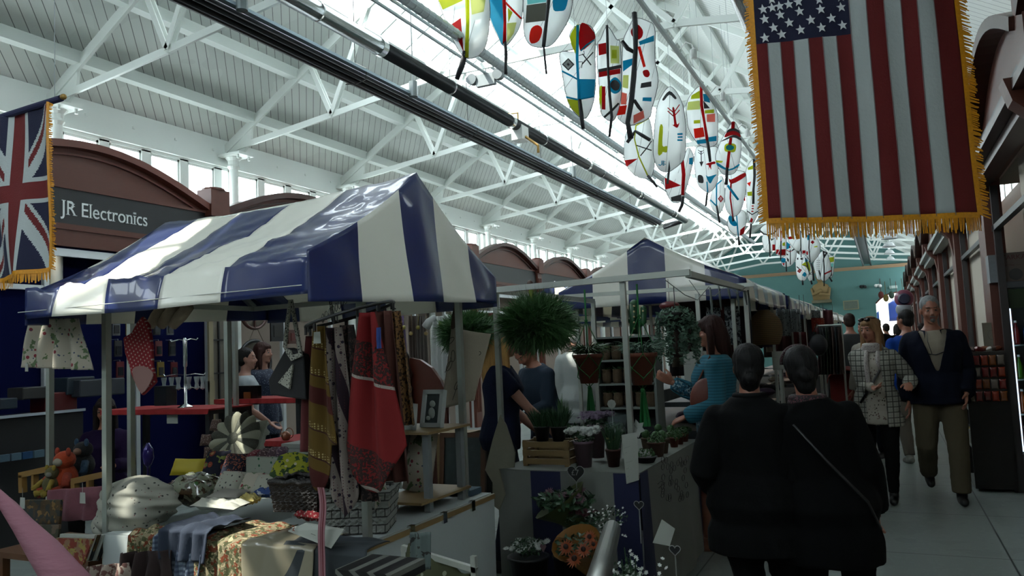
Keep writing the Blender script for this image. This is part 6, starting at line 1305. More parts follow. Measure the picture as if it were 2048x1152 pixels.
# marquee cactus lamp
cl = empty('cactus_lamp', PY(1268, 668, 6.1), 'green cactus shaped sign lamp studded with bulbs', 'lamp'); Yc = 6.1
m_ = MB()
for pl, w_ in ((((1268, 668), (1268, 608)), .036), (((1258, 645), (1251, 640), (1251, 622)), .026), (((1278, 650), (1287, 644), (1287, 618)), .026)): m_.tube([PY(*p, Yc) for p in pl], w_, 12); m_.ball(PY(*pl[-1], Yc), w_, 12, 8)
m_.parts('cactus_body', M('cactus_green', '#0f4f24', .5), cl, smooth=True)
for px, py in ((1268, 612), (1268, 623), (1268, 634), (1268, 645), (1268, 657), (1252, 628), (1256, 648), (1286, 622), (1280, 636)): m_ = MB(); m_.ball(PY(px, py, Yc - .045), .009, 8, 6); m_.build('bulb', M('bulb', '#c9b88a', .2), cl, smooth=True)
m_ = MB(); p = PY(1339, 612, 6.3); m_.ball(p, (.085, .085, .04), 16, 8); m_.tube([p, p + Vector((0, 0, .22))], .002, 4); tag(m_.build('lantern', M('red_lantern', '#6d0d10', .4), smooth=True), 'flat red lantern hanging above the trailing plant', 'lantern')
# shelf rack with burlap pots
Yr2 = 6.05; ra, rb = PY(1195, 800, Yr2).x, PY(1312, 800, Yr2).x; rk3 = empty('plant_rack', ((ra + rb) / 2, Yr2, 0), 'dark stepped shelf rack with pale edges holding sackcloth pots', 'shelf')
zs = [PY(1250, y, Yr2).z for y in (672, 719, 767, 815)]
for z in zs: m_ = MB(); m_.b2((ra, Yr2, z - .015), (rb, Yr2 + .22, z)); m_.build('shelf_board', M('shelf_pale', '#7d8580', .6), rk3)
m_ = MB(); m_.b2((ra, Yr2 + .2, 0), (rb, Yr2 + .22, zs[0])); m_.build('back_board', M('rack_dark', '#10141a', .7), rk3)
for x in (ra, rb): m_ = MB(); m_.b2((x - .01, Yr2, 0), (x + .01, Yr2 + .22, zs[0])); m_.build('side_board', M('shelf_pale', '#7d8580', .6), rk3)
for j, z in enumerate(zs[1:]):
    for i in range(5):
        x = ra + .06 + (rb - ra - .12) * i / 4; r = empty('sack_pot', (x, Yr2 + .09, z), 'small pot wrapped in sackcloth, %s in the %s row of the dark rack' % (ORD(i), ['top', 'middle', 'bottom'][j]), 'pot', 'sackcloth pots on the rack'); m_ = MB(); m_.lathe([(.032, 0), (.040, .03), (.042, .08), (.036, .10), (.042, .115)], (x, Yr2 + .09, z), 12); m_.build('wrap', BURLAP, r, smooth=True)
        m_ = MB(); blades(m_, (x, Yr2 + .09, z + .1), 24, .05, .008, .8, .6, .3, i + j * 7, 3); m_.build('plant', G2, r)
# table top plants
cw = PY(1092, 925, 4.36); crt = empty('wooden_crate', (cw.x, 4.42, TF), 'slatted wooden crate at the front of the plant stall', 'crate'); CW = span(1048, 1138, 4.36, 900)
x0, x1 = cw.x - CW / 2, cw.x + CW / 2
for k in range(3):
    z = TF + .012 + .05 * k
    for y in (4.36, 4.54): m_ = MB(); m_.b2((x0, y - .005, z), (x1, y + .005, z + .034)); m_.build('slat', wood, crt)
    for x in (x0, x1): m_ = MB(); m_.b2((x - .005, 4.36, z), (x + .005, 4.54, z + .034)); m_.build('slat', wood, crt)
for x in (x0 + .012, x1 - .012):
    for y in (4.37, 4.53): m_ = MB(); m_.b2((x - .014, y - .012, TF), (x + .014, y + .012, TF + .155)); m_.build('corner_block', wood, crt)
def potplant(label, x, y, z, pr, ph, pmat, fol, name='potted_plant', heads=None, hm=None, group=None, wrap=None):
    r = empty(name, (x, y, z), label, 'plant', group); m_ = MB(); m_.lathe([(pr * .72, 0), (pr, ph * .9), (pr * 1.06, ph * .9), (pr * 1.06, ph), (pr * .9, ph)], (x, y, z), 18); m_.build('pot', pmat, r, smooth=True)
    m_ = MB(); fol(m_, Vector((x, y, z + ph))); m_.build('foliage', G2 if hm is not None or 'grassy' in label or 'grassy' in (group or '') else G1, r)
    if heads: m_ = MB(); heads(m_, Vector((x, y, z + ph))); m_.build('blooms', hm, r)
    if wrap: m_ = MB(); m_.lathe([(pr * .9, 0), (pr * 1.3, ph * 1.2), (pr * 2.0, ph * 2.3)], (x, y, z), 14, cap=False); m_.build('cellophane', M('cellophane', '#9fb2b4', .08, alpha=.22), r, smooth=True)
    return r
for i, (dx, lb) in enumerate(((-.055, 'dark pot of fine grassy leaves in the crate, nearer the blonde woman'), (.055, 'dark pot of fine grassy leaves in the crate, nearer the white flowers'))):
    potplant(lb, cw.x + dx, 4.45, TF + .14, .05, .09, M('pot_black', '#0f1114', .5), lambda m_, c, i=i: blades(m_, c, 500, .11, .005, .7, 1., .25, 11 + i, 3, .05), group='grassy pots in the crate')
px_ = PY(1169, 932, 4.38); 
def mums(R_, n, sp, seed, rad=.02):
    def f(m_, c):
        rnd = random.Random(seed); cs = [c + Vector((rnd.uniform(-R_, R_), rnd.uniform(-R_ * .8, R_ * .8), .05 + rnd.uniform(-.01, .025))) for _ in range(n)]; flower_heads(m_, cs, rad, 12, (0, -.5, 1), seed, .4, 3)
    return f
lv = lambda R_, n, s, sd, h_=.02: (lambda m_, c: leaves(m_, c + Vector((0, 0, h_)), (R_, R_, .05), n, s, sd))
W_FL = M('white_petal', '#d4d9d2', .7); L_FL = M('lilac_petal', '#7f6a85', .7); Y_FL = M('yellow_petal', '#8f8f55', .7)
potplant('pink pot of white chrysanthemums on the plant table', px_.x, 4.38, TF, .058, .15, M('pink_pot', '#6d5560', .5), lv(.065, 160, .03, 2), heads=mums(.085, 75, 0, 3, .022), hm=W_FL)
potplant('lilac chrysanthemums standing behind the white ones', px_.x + .0, 4.62, TF + .02, .055, .20, M('pink_pot', '#6d5560', .5), lv(.07, 160, .03, 4), heads=mums(.09, 70, 0, 5, .022), hm=L_FL)
q = PY(1228, 935, 4.42); potplant('red brown pot with white tipped plant right of the white flowers', q.x, 4.42, TF, .045, .10, M('redbrown_pot', '#45221a', .5), lambda m_, c: blades(m_, c, 160, .14, .008, .5, 1.2, .1, 21, 3, .03), heads=mums(.04, 10, 0, 6, .014), hm=Y_FL)
q = PY(1225, 880, 4.7); potplant('cellophane wrapped white bouquet with a blank card', q.x, 4.72, TF, .05, .12, M('pot_black', '#0f1114', .5), lv(.08, 160, .035, 6, .06), heads=mums(.08, 16, 0, 7, .02), hm=W_FL, wrap=True)
m_ = MB(); q = PY(1223, 808, 4.62); m_.tube([q + Vector((0, 0, 0)), q + Vector((0, .003, 0))], .028, 8); m_.tube([q, q + Vector((0, 0.01, -.2))], .002, 4); tag(m_.build('card', paper), 'pale blank card stuck in the cellophane bouquet', 'card')
q = PY(1140, 860, 4.9); potplant('snake like upright plant behind the chrysanthemums', q.x - .1, 5.0, TF, .05, .1, M('pot_black', '#0f1114', .5), lambda m_, c: blades(m_, c, 26, .26, .022, .22, 2., 0, 31, 4, .02), wrap=None)
q = PY(1125, 800, 5.2); potplant('clear wrapped tall plant in front of the navy jumper man', q.x, 5.2, TF, .06, .1, M('pot_black', '#0f1114', .5), lambda m_, c: blades(m_, c, 60, .22, .01, .3, 1.6, 0, 33, 4, .02), wrap=True)
q = PY(1150, 815, 4.85); potplant('leafy plant with one cream bloom behind the crate', q.x, 4.8, TF, .05, .1, M('pot_black', '#0f1114', .5), lv(.10, 120, .06, 14, .05), heads=mums(.03, 2, 0, 8, .022), hm=W_FL)
# log slices, succulents, terracotta
for i, (px, py, Y, s, kind, lb) in enumerate(((1300, 905, 4.6, .9, 'bowl', 'wide bowl of fine leaved succulents at the table edge'), (1325, 880, 4.85, 1., 'log', 'log slice planter with white speckled succulent'), (1345, 870, 5.0, 1., 'sack', 'sackcloth pot with fluffy cactus behind the log'), (1310, 858, 5.1, .8, 'sack', 'small kraft wrapped pot in the second row'), (1290, 850, 5.2, .8, 'sack', 'kraft wrapped pot beside the pole'), (1365, 855, 5.3, .8, 'terra', 'terracotta pot near the raised hand woman'), (1380, 862, 5.45, .8, 'terra', 'last terracotta pot at the far end of the table'), (1340, 835, 5.5, .8, 'sack', 'kraft wrapped pot further back on the table'), (1385, 840, 5.6, .8, 'terra', 'terracotta pot at the back corner of the table'), (1315, 832, 5.55, .8, 'sack', 'back row kraft pot behind the others'))):
    q = PY(px, py, Y); x = max(FX0 + .05, min(FX1 - .02, q.x)); pm = {'bowl': M('bowl_dark', '#1f1512', .6), 'log': M('bark', '#4d2f1c', .85, bump=.5, bscale=30), 'sack': BURLAP, 'terra': TERRA}[kind]
    pr, ph = {'bowl': (.075, .04), 'log': (.055, .09), 'sack': (.042, .09), 'terra': (.042, .08)}[kind]
    potplant(lb, x, Y, TF, pr * s, ph * s, pm, (lambda m_, c, i=i: leaves(m_, c + Vector((0, 0, .015)), (.06, .06, .035), 160, .022, 40 + i)) if kind != 'sack' else (lambda m_, c, i=i: (m_.ball(c + Vector((0, 0, .025)), (.028, .028, .032)), blades(m_, c + Vector((0, 0, .03)), 30, .03, .003, 1, .5, .1, i, 2))), group='small succulents on the plant table')
# hanging price list and star lily
pa = empty('price_list', PY(1262, 915, 4.22), 'long paper price list hanging on the corner pole of the plant stall', 'sign'); Yp = 4.215
pp = [PY(*p, Yp) for p in ((1253, 968), (1278, 960), (1274, 864), (1243, 870))]; m_ = MB(); m_.prism(pp, (0, .002, 0)); m_.build('sheet', paper, pa)
for i, (tx, f_) in enumerate((('-----------', .72), ('-----', .62), ('-------------', .42), ('-----', .3), ('---', .14))): text_mesh('lettering', tx, .010, M('ink_grey', '#4a4d4a', .8), mat4(pp[0].lerp(pp[3], f_) + Vector((.008, -.002, 0)), pp[1] - pp[0], (0, 0, 1)), pa, ext=.0004)
m_ = MB(); flower_heads(m_, [PY(1275, 858, 4.3)], .055, 6, (0, -1, .3), 3, .3, 1); tag(m_.build('paper_star', M('star_w', '#a3a6a0', .7)), 'white six pointed paper star on the corner pole', 'ornament')
# flower drawing on the cloth side
m_ = MB(); rnd = random.Random(5)
for i in range(34):
    px, py = 1325 + 44 * rnd.random() * 1.15, 915 + 85 * rnd.random(); c_ = PX(px, py, FX1 + .112)
    m_.tube([c_ + Vector((0, math.cos(t) * .035, math.sin(t) * .018)) for t in [2 * PI * k / 8 + i for k in range(9)]], .0018, 4, cap=False)
m_.tube([PX(px, py, FX1 + .112) for px, py in ((1316, 968), (1322, 962), (1330, 966), (1322, 972), (1318, 976))], .003, 4)
dro = m_.parts('flower_drawing', M('ink_black', '#202322', .8), None)
par = empty('cloth_drawing', PX(1340, 960, FX1 + .112), 'line drawing of flowers on the side of the plant stall cloth', 'drawing')
for o in dro: o.location = o.location - par.location; o.parent = par
# clear plastic sheet on the left pole
m_ = MB(); Yq = 4.2
outl = [PY(*p, Yq) for p in ((1000, 830), (1012, 850), (1030, 905), (1028, 935), (998, 938), (1010, 990), (998, 1020), (985, 1010), (985, 965), (970, 940), (985, 880))]
m_.prism(outl, (0, .01, 0)); tag(m_.build('plastic_sheet', M('film', '#a3a08c', .12, bump=.9, bscale=14, coat=1., transl=.3)), 'crumpled clear plastic sheet tied to the left pole of the plant stall', 'plastic sheet')
# buckets and bouquets on the floor before the plant stall
def bucket(label, px, py, Y, R_, H_, mat, zb=0.):
    q = PY(px, py, Y); r = empty('flower_bucket', (q.x, Y, zb), label, 'bucket', 'flower buckets'); m_ = MB(); m_.lathe([(R_ * .75, 0), (R_, H_ * .95), (R_ * 1.06, H_ * .96), (R_ * 1.06, H_), (R_ * .9, H_)], (q.x, Y, zb), 20); m_.build('bucket_wall', mat, r, smooth=True); return r, Vector((q.x, Y, zb + H_))
BK = M('black_bucket', '#0b0d0e', .5); ZN = M('zinc', '#5d6264', .45, .5, var=.2, bscale=10)
stg = empty('flower_step', (-1.7, 3.95, 0), 'low grey step box under the black flower bucket and sunflowers', 'step'); m_ = MB(); m_.b2((-2.12, 3.7, 0), (-1.52, 4.15, .12)); m_.build('step_top', M('step_grey', '#2a3134', .6), stg)
def bloom(parent_label, c, fol, heads, hm, name='bouquet', paper_m=None, pr=.1, tiltv=(0, 0, 1)):
    r = empty(name, c, parent_label, 'flowers'); m_ = MB(); fol(m_, c); m_.build('foliage', G2, r)
    if heads: m_ = MB(); heads(m_, c); m_.build('blooms', hm, r)
    if paper_m: 
        R = Vector((0, 0, 1)).rotation_difference(Vector(tiltv)).to_matrix(); m_ = MB(); m_.lathe([(pr * .15, -.16), (pr * .5, -.04), (pr * .95, .05)], c, 16, R=R, cap=False); m_.build('wrapping_paper', paper_m, r, smooth=True)
    return r
br, bt = bucket('black bucket with a small pink heart left of the sunflowers', 1056, 1100, 3.95, .11, .26, BK, .12)
bloom('white chrysanthemum bunch in the black bucket', bt, lv(.10, 200, .03, 51, .05), mums(.10, 26, 0, 52, .022), W_FL, 'flower_bunch')
m_ = MB(); q = PY(1086, 1095, 3.83); m_.prism([q + Vector((0, 0, -.025)), q + Vector((.018, 0, .005)), q + Vector((.012, 0, .018)), q + Vector((0, 0, .010)), q + Vector((-.012, 0, .018)), q + Vector((-.018, 0, .005))], (0, .004, 0)); tag(m_.build('heart_tag', M('heart_pink', '#6f5156', .7)), 'small pink heart on the black bucket', 'tag')
b2_, bt2 = bucket('dark bucket holding the pink rose bouquet', 1140, 1060, 4.1, .10, .24, BK, .12)
ROSE = M('dusky_rose', '#75505e', .7); RED2 = M('dark_red_petal', '#4a1a22', .7); 
RB = bloom('big mixed bouquet of dusky pink roses in green paper', PY(1130, 1015, 3.98), lv(.17, 320, .05, 53, .04), None, None, paper_m=M('lime_paper', '#45501f', .7), pr=.17, tiltv=(-.5, -.2, .8))
rnd = random.Random(54)
for i in range(9):
    m_ = MB(); flower_heads(m_, [WORLD[RB.name] + Vector((rnd.uniform(-.1, .12), rnd.uniform(-.09, .0), .03 + rnd.uniform(0, .08)))], .034, 12, (0, -.5, 1), i, .5, 3); m_.build('rose_head', ROSE, RB)
bloom('dark red filler blooms beneath the dusky roses', PY(1165, 1045, 3.95), lv(.10, 160, .03, 55), mums(.08, 24, 0, 56, .018), RED2)
SUN = M('sunflower_petal', '#9a4310', .6)
sfb = bloom('orange sunflower bouquet in yellow paper', PY(1158, 1100, 3.6), lv(.12, 200, .04, 57), None, None, paper_m=M('amber_paper', '#8a5a14', .6), pr=.13, tiltv=(-.1, -.5, .8))
for px, py, R_ in ((1133, 1095, .042), (1180, 1075, .036), (1150, 1118, .048), (1168, 1100, .04), (1188, 1090, .03)):
    c_ = PY(px, py, 3.45); m_ = MB(); flower_heads(m_, [c_], R_, 16, (0, -1, .6), px, .25, 2); m_.build('sunflower_head', SUN, sfb); m_ = MB(); m_.ball(c_ + Vector((0, -.008, .006)), (R_ * .3, R_ * .25, R_ * .3)); m_.build('flower_centre', M('seed_brown', '#2b150a', .9), sfb, smooth=True)
z1, zt1 = bucket('zinc bucket of white stock stems behind the handrail', 1260, 1120, 3.45, .12, .26, ZN, 0)
def stems(n, L_, seed, sp=.12):
    def f(m_, c):
        rnd = random.Random(seed)
        for i in range(n):
            a_ = rnd.uniform(0, 6.28); d = Vector((math.cos(a_) * sp * rnd.random(), math.sin(a_) * sp * rnd.random(), L_ * rnd.uniform(.6, 1))); m_.tube([c, c + d], .003, 4); leaves(m_, c + d * .7, (.03, .03, .07), 16, .03, i + seed)
    return f
def stemblooms(n, L_, seed, sp=.12, r_=.012):
    def f(m_, c):
        rnd = random.Random(seed); cs = []
        for i in range(n):
            a_ = rnd.uniform(0, 6.28); d = Vector((math.cos(a_) * sp * rnd.random(), math.sin(a_) * sp * rnd.random(), L_ * rnd.uniform(.6, 1))); cs += [c + d + Vector((rnd.uniform(-.02, .02), rnd.uniform(-.02, .02), -.02 * k)) for k in range(5)]; [rnd.random() for _ in range(0)]
        flower_heads(m_, cs, r_, 6, (0, -.5, .6), seed, .3, 1)
    return f
bloom('white and green stock stems in the zinc bucket', zt1, stems(26, .32, 61, .16), stemblooms(20, .30, 62, .15), W_FL, 'flower_bunch')
GY_ = bloom('cloud of tiny white gypsophila left of the stock stems', PY(1215, 1045, 3.9), lv(.11, 140, .025, 63), lambda m_, c: flower_heads(m_, [c + Vector((random.Random(i).uniform(-.09, .09), random.Random(i + 99).uniform(-.07, .07), random.Random(i + 999).uniform(-.08, .08))) for i in range(90)], .007, 5, (0, -.6, .6), 1, .3, 1), W_FL)
[tag(o, kind='stuff') for o in GY_.children if o.name.startswith('blooms')]
b3, bt3 = bucket('tall dark bucket behind the zinc one', 1215, 1085, 3.98, .10, .3, BK, 0)
tc_ = PY(1335, 1130, 3.55); tcr = empty('tulip_crate', (tc_.x, 3.55, 0), 'pale wooden crate of pink and yellow tulips', 'crate')
for a, b in (((-.12, -.09, .0), (.12, -.08, .24)), ((-.12, .08, 0), (.12, .09, .24)), ((-.12, -.09, 0), (-.11, .09, .24)), ((.11, -.09, 0), (.12, .09, .24))): m_ = MB(); m_.b2(Vector((tc_.x, 3.55, 0)) + Vector(a), Vector((tc_.x, 3.55, 0)) + Vector(b)); m_.build('side_panel', M('crate_pale', '#7d6a48', .7), tcr)
TP = [M('tulip_pink', '#6b2440', .55), M('tulip_peach', '#a0635a', .55), M('tulip_yellow', '#9c7a24', .55), M('tulip_white', '#aaa79c', .55)]
rnd = random.Random(77); cnt = [0] * 4
for i in range(16):
    c_ = Vector((tc_.x - .13 + .26 * i / 15, 3.52 + rnd.uniform(-.07, .07), .37 + rnd.uniform(-.05, .06))); k = [0, 0, 1, 2, 0, 1, 2, 3, 0, 1, 0, 2, 0, 3, 0, 1][i]
    r = empty('tulip', c_, '%s tulip in the pale crate, %s of its colour from the handrail side' % (['dark pink', 'peach pink', 'yellow', 'white'][k], ORD(cnt[k])), 'tulip', 'tulips in the pale crate'); cnt[k] += 1; m_ = MB(); m_.lathe([(.006, -.02), (.018, -.005), (.017, .015), (.006, .035)], c_, 8); m_.build('flower_head', TP[k], r, smooth=True)
    m_ = MB(); m_.tube([c_ + Vector((0, 0, -.02)), Vector((tc_.x + (c_.x - tc_.x) * .5, 3.55, .06))], .004, 5); blades(m_, c_ + Vector((0, 0, -.2)), 3, .2, .02, .25, 1.6, 0, i, 3); m_.build('stem', G1, r)
m_ = MB(); q = PY(1325, 1065, 3.62); m_.prism([q + Vector((-.05, 0, -.05)), q + Vector((.03, 0, -.06)), q + Vector((.06, 0, .02)), q + Vector((.0, 0, .06))], (0, .004, 0)); tag(m_.build('wrapping_sheet', paper), 'folded white paper sticking up behind the tulips', 'paper')
for i, (px, py, Y, lb) in enumerate(((1152, 946, 4.1, 'black heart chalk sign on a stick reading 7 pounds'), (1278, 1010, 3.8, 'small black heart sign on a stick above the zinc bucket'), (1350, 1100, 3.45, 'tiny black heart sign among the tulips'))):
    c_ = PY(px, py, Y); r = empty('heart_sign', c_, lb, 'sign'); s_ = .052 if i == 0 else .026; m_ = MB()
    pts = [(16 * math.sin(t) ** 3 / 17 * s_, (13 * math.cos(t) - 5 * math.cos(2 * t) - 2 * math.cos(3 * t) - math.cos(4 * t)) / 17 * s_) for t in [2 * PI * k / 24 for k in range(24)]]
    m_.prism([c_ + Vector((a, 0, b)) for a, b in pts], (0, .006, 0)); m_.build('board', M('chalkboard', '#0d0f10', .7), r)
    m_ = MB(); m_.tube([c_ + Vector((a * 1.03, -.002, b * 1.03)) for a, b in pts] + [c_ + Vector((pts[0][0], -.002, pts[0][1]))], .002, 4, cap=False); m_.build('rim', M('chalk', '#8d8f8c', .8), r)
    m_ = MB(); m_.tube([c_ + Vector((0, 0, -s_)), c_ + Vector((0, 0, -s_ - .16))], .003, 4); m_.build('stick', M('chalk', '#8d8f8c', .8), r)
    if i == 0: text_mesh('lettering', '\u00a37', .045, M('chalk', '#8d8f8c', .8), mat4(c_ + Vector((-.028, -.004, -.012)), (1, 0, 0), (0, 0, 1)), r, ext=.0005)
hr = empty('handrail', PY(1222, 1060, 1.55), 'brushed steel handrail end rising at the bottom edge', 'handrail'); p0 = PY(1224, 1058, 1.62); p1 = PY(1196, 1160, 1.15); 
m_ = MB(); m_.tube([p0, p1, p1 + (p1 - p0) * 1.5], .0185, 20); m_.ball(p0, .0185, 16, 10); m_.build('tube', M('brushed', '#a3a59f', .3, .95), hr, smooth=True)
m_ = MB(); e_ = p1 + (p1 - p0) * 1.5; m_.tube([e_, (e_.x, e_.y, 0)], .0185, 14); m_.build('post', M('brushed', '#a3a59f', .3, .95), hr, smooth=True)

# ------------------------------------------------------------------ goods of the further stalls
prints = [chain('pr0', '#20262c', [(blots(26, .5, 1), '#8d9698')], rough=.85), chain('pr1', '#7f8585', [(spots(26, .3, 1), '#1d2426')], rough=.85), M('pr2', '#4a0e12', .85, var=.4, bscale=14), chain('pr3', '#7d2417', [(spots(20, .25, .2), '#a88d62')], rough=.85), M('pr4', '#3d2a1c', .9), M('pr5', '#121419', .8), M('pr6', '#6f6a5c', .85), chain('pr7', '#511014', [(lines((1, 0, 0), .08, .3), '#8d8a84')], rough=.85)]
def cloths(lst, Y, grp):
    for i, (px0, px1, py0, py1, k, lb) in enumerate(lst):
        a, b = PY(px0, py0, Y + .04 * (i % 3)), PY(px1, py0, Y + .04 * (i % 3)); o = hang('hanging_cloth', lb, 'textile', (a, b), a.z - PY(px0, py1, Y).z, prints[k], 2, .015, nu=24, nv=6, group=grp); m_ = MB(); [m_.tube([q, Vector((q.x, q.y, 1.98))], .003, 4) for q in (a, b)]; m_.parts('hanging_string', MATS['dark_wire'], o)
cloths([(1412, 1440, 615, 662, 0, 'dark leaf print cloth hanging left in the second stall'), (1448, 1478, 612, 690, 0, 'taller dark paisley print cloth above the auburn fringe'), (1478, 1500, 612, 700, 5, 'plain black cloth right of the paisley one'), (1425, 1470, 587, 612, 4, 'brown basket weave panel under the canopy')], 6.75, 'cloths hanging in the peaked stall')
cloths([(1552, 1578, 618, 672, 1, 'black and white city print cloth'), (1580, 1600, 618, 672, 1, 'narrow black and white tower print cloth'), (1550, 1582, 668, 708, 2, 'dark red cloth below the city print'), (1583, 1612, 664, 712, 7, 'red cloth with pale stripes beside it')], 9.4, 'cloths at the end of the peaked stall')
cloths([(1622, 1648, 636, 664, 3, 'orange and cream patterned cloth panel'), (1645, 1665, 620, 650, 2, 'deep red ruffled cloth beside the orange panel'), (1622, 1640, 620, 636, 1, 'pale printed cloth above the orange panel')], 12.6, 'cloths of the second striped stall')
wb_ = empty('woven_basket', PY(1532, 690, 7.9), 'tall bulging woven basket hung from the peaked stall', 'basket'); c = WORLD[wb_.name]; prof = []
for i in range(25):
    t = i / 24; rr = (.10 + .065 * math.sin(PI * (t * .9 + .12)) - (.05 * max(0, t - .75) * 4)) + .003 * math.sin(i * 3.14); prof.append((rr * (1 if t < .98 else 1.1), .34 * t))
m_ = MB(); m_.lathe(prof, c, 24); m_.build('woven_body', chain('raffia', '#7d6443', [(times(lines((0, 0, 1), .018, .3), .6), '#33261a')], rough=.85), wb_, smooth=True)
m_ = MB(); m_.tube([c + Vector((-.06, 0, .34)), c + Vector((-.03, 0, .42)), c + Vector((.03, 0, .42)), c + Vector((.06, 0, .34))], .008, 6); m_.build('handle', M('handle_dark', '#1c140e', .7), wb_)
for i, (px, py0, py1) in enumerate(((1420, 575, 640), (1437, 570, 620), (1455, 570, 600), (1473, 568, 625), (1488, 575, 610), (1496, 580, 640))):
    a, b = PY(px, py0, 5.9 + .05 * i), PY(px + 6, py1, 5.9 + .05 * i); m_ = MB(); m_.tube([a, a.lerp(b, .5), b], [.006, .01, .004], 6); tag(m_.build('feather_charm', M('charm_pale', '#67706c', .7), smooth=True), 'pale feather charm on the string of the plant stall, %s from the left' % ORD(i), 'charm', 'feather charms on a string')
m_ = MB(); pts = [PY(1378, 560, 5.8), PY(1400, 590, 5.8), PY(1430, 592, 5.85), PY(1452, 570, 5.9), PY(1475, 588, 5.9), PY(1492, 574, 6.0)]; m_.tube(pts, .003, 5); m_.tube([PY(1330, 560, 5.2), PY(1370, 590, 5.4), PY(1395, 600, 5.6), PY(1418, 573, 5.8)], .003, 5)
for o, lb in zip(m_.parts('string', M('string_pale', '#8d8f88', .8)), ('string that carries the feather charms', 'second string looped along the plant stall frame')): tag(o, lb, 'string')
# white price boards
for px0, px1, py0, py1, Y, lb in ((1370, 1412, 702, 772, 6.3, 'large white price board right of the plant rack'), (1546, 1570, 702, 740, 7.5, 'small white sign board below the woven basket')):
    a, b = PY(px0, py1, Y), PY(px1, py0, Y); r = empty('notice_board', a, lb, 'sign'); m_ = MB(); m_.b2(a, b + Vector((0, .01, 0))); m_.build('board', paper, r); m_ = MB(); m_.b2(((a.x + b.x) / 2 - .01, Y + .01, 0), ((a.x + b.x) / 2 + .01, Y + .02, a.z + .05)); m_.build('post', galv, r)
    text_mesh('lettering', '---------\n------\n-------' if px0 < 1400 else '----', .022, M('ink_grey', '#4a4d4a', .8), mat4((a.x + .01, Y - .002, b.z - .06), (1, 0, 0), (0, 0, 1)), r, ext=.0005)
# coat rail
cr2 = empty('clothes_rail', PY(1655, 700, 11.2), 'rail of patterned coats beside the grey jumper man', 'clothes rail'); Yx = 11.2; a, b = PY(1634, 652, Yx), PY(1682, 650, Yx)
m_ = MB(); m_.tube([a, b], .014, 8); m_.build('rail', galv, cr2)
for q in (a, b): m_ = MB(); m_.tube([(q.x, Yx, 0), q], .014, 8); m_.build('upright', galv, cr2)
for i in range(8):
    q = a.lerp(b, (i + .5) / 8) - Vector((0, .12, .02)); hang('coat', ['pink print', 'grey', 'dark check', 'muted green', 'black', 'rose beige', 'slate', 'brown'][i] + ' coat on the rail beside the grey jumper man', 'coat', (q + Vector((-.02, -.1, 0)), q + Vector((.02, .1, 0))), .62, M('coat%d' % i, ['#6d4a50', '#4a4c4c', '#22262a', '#3c4a3f', '#131416', '#6a5650', '#39424a', '#3f2e26'][i], .85, bump=.4, bscale=20), 2, .02, taper=1.3, nu=14, nv=8, group='coats on the rail')
bx_ = PY(1637, 690, 9.9); m_ = MB(); m_.ball(bx_, (.10, .08, .13), 14, 10); m_.tube([bx_ + Vector((-.08, 0, .08)), bx_ + Vector((0, 0, .25)), bx_ + Vector((.08, 0, .08))], .008, 6); tag(m_.build('backpack', M('bag_navy', '#0e131c', .6), smooth=True), 'dark bag hanging at the end of the second striped stall', 'bag')
# tables goods: boxes on further stalls
for i, (px, py, Y, c_, lb) in enumerate(((1590, 735, 8.6, '#5b4030', 'brown wooden box on the peaked stall table'), (1612, 742, 9.0, '#6d2018', 'red display box at the table end'), (1640, 735, 9.9, '#2b2e33', 'dark case with a chrome lid by the aisle'), (1655, 770, 9.4, '#5b1a1c', 'low red crate on the floor by the aisle'))):
    p = PZ(px, py, .80 if i < 3 else .05); m_ = MB(); m_.box(p, (.22, .2, .1)); tag(m_.build('goods_box', M('gb%d' % i, c_, .6), bevel=.006), lb, 'box')
# pushchair with child
pc = empty('pushchair', PY(1692, 760, 11.9), 'red pushchair pushed by the grey jumper man', 'pushchair'); q = PY(1690, 760, 11.9); q.z = 0
RD = M('pram_red', '#8a1f18', .7)
m_ = MB(); m_.grid(lambda u, v: q + Vector(((u - .5) * .42, .05 + .18 * v, .40 + .55 * v)), 6, 6); m_.grid(lambda u, v: q + Vector(((u - .5) * .42, .05 - .3 * v, .40 - .03 * v)), 6, 4); m_.build('seat', RD, pc, thick=.03)
m_ = MB(); m_.grid(lambda u, v: q + Vector((.23 * math.cos(PI * u), .23 - .3 * v, .88 + .18 * math.sin(PI * u) - .04 * v)), 14, 5); m_.build('hood', RD, pc, smooth=True, thick=.01)
for s in (-1, 1):
    m_ = MB(); m_.tube([q + Vector((s * .23, .45, 1.0)), q + Vector((s * .23, .2, .55)), q + Vector((s * .22, -.3, .1))], .013, 8); m_.tube([q + Vector((s * .23, .05, .45)), q + Vector((s * .22, .35, .1))], .013, 8); m_.parts('frame_tube', M('pram_frame', '#2a2c2e', .4, .5), pc)
    for y in (-.3, .35): m_ = MB(); m_.tube([q + Vector((s * .22 - .02, y, .09)), q + Vector((s * .22 + .02, y, .09))], .09, 16); m_.build('wheel', M('tyre', '#101012', .7), pc)
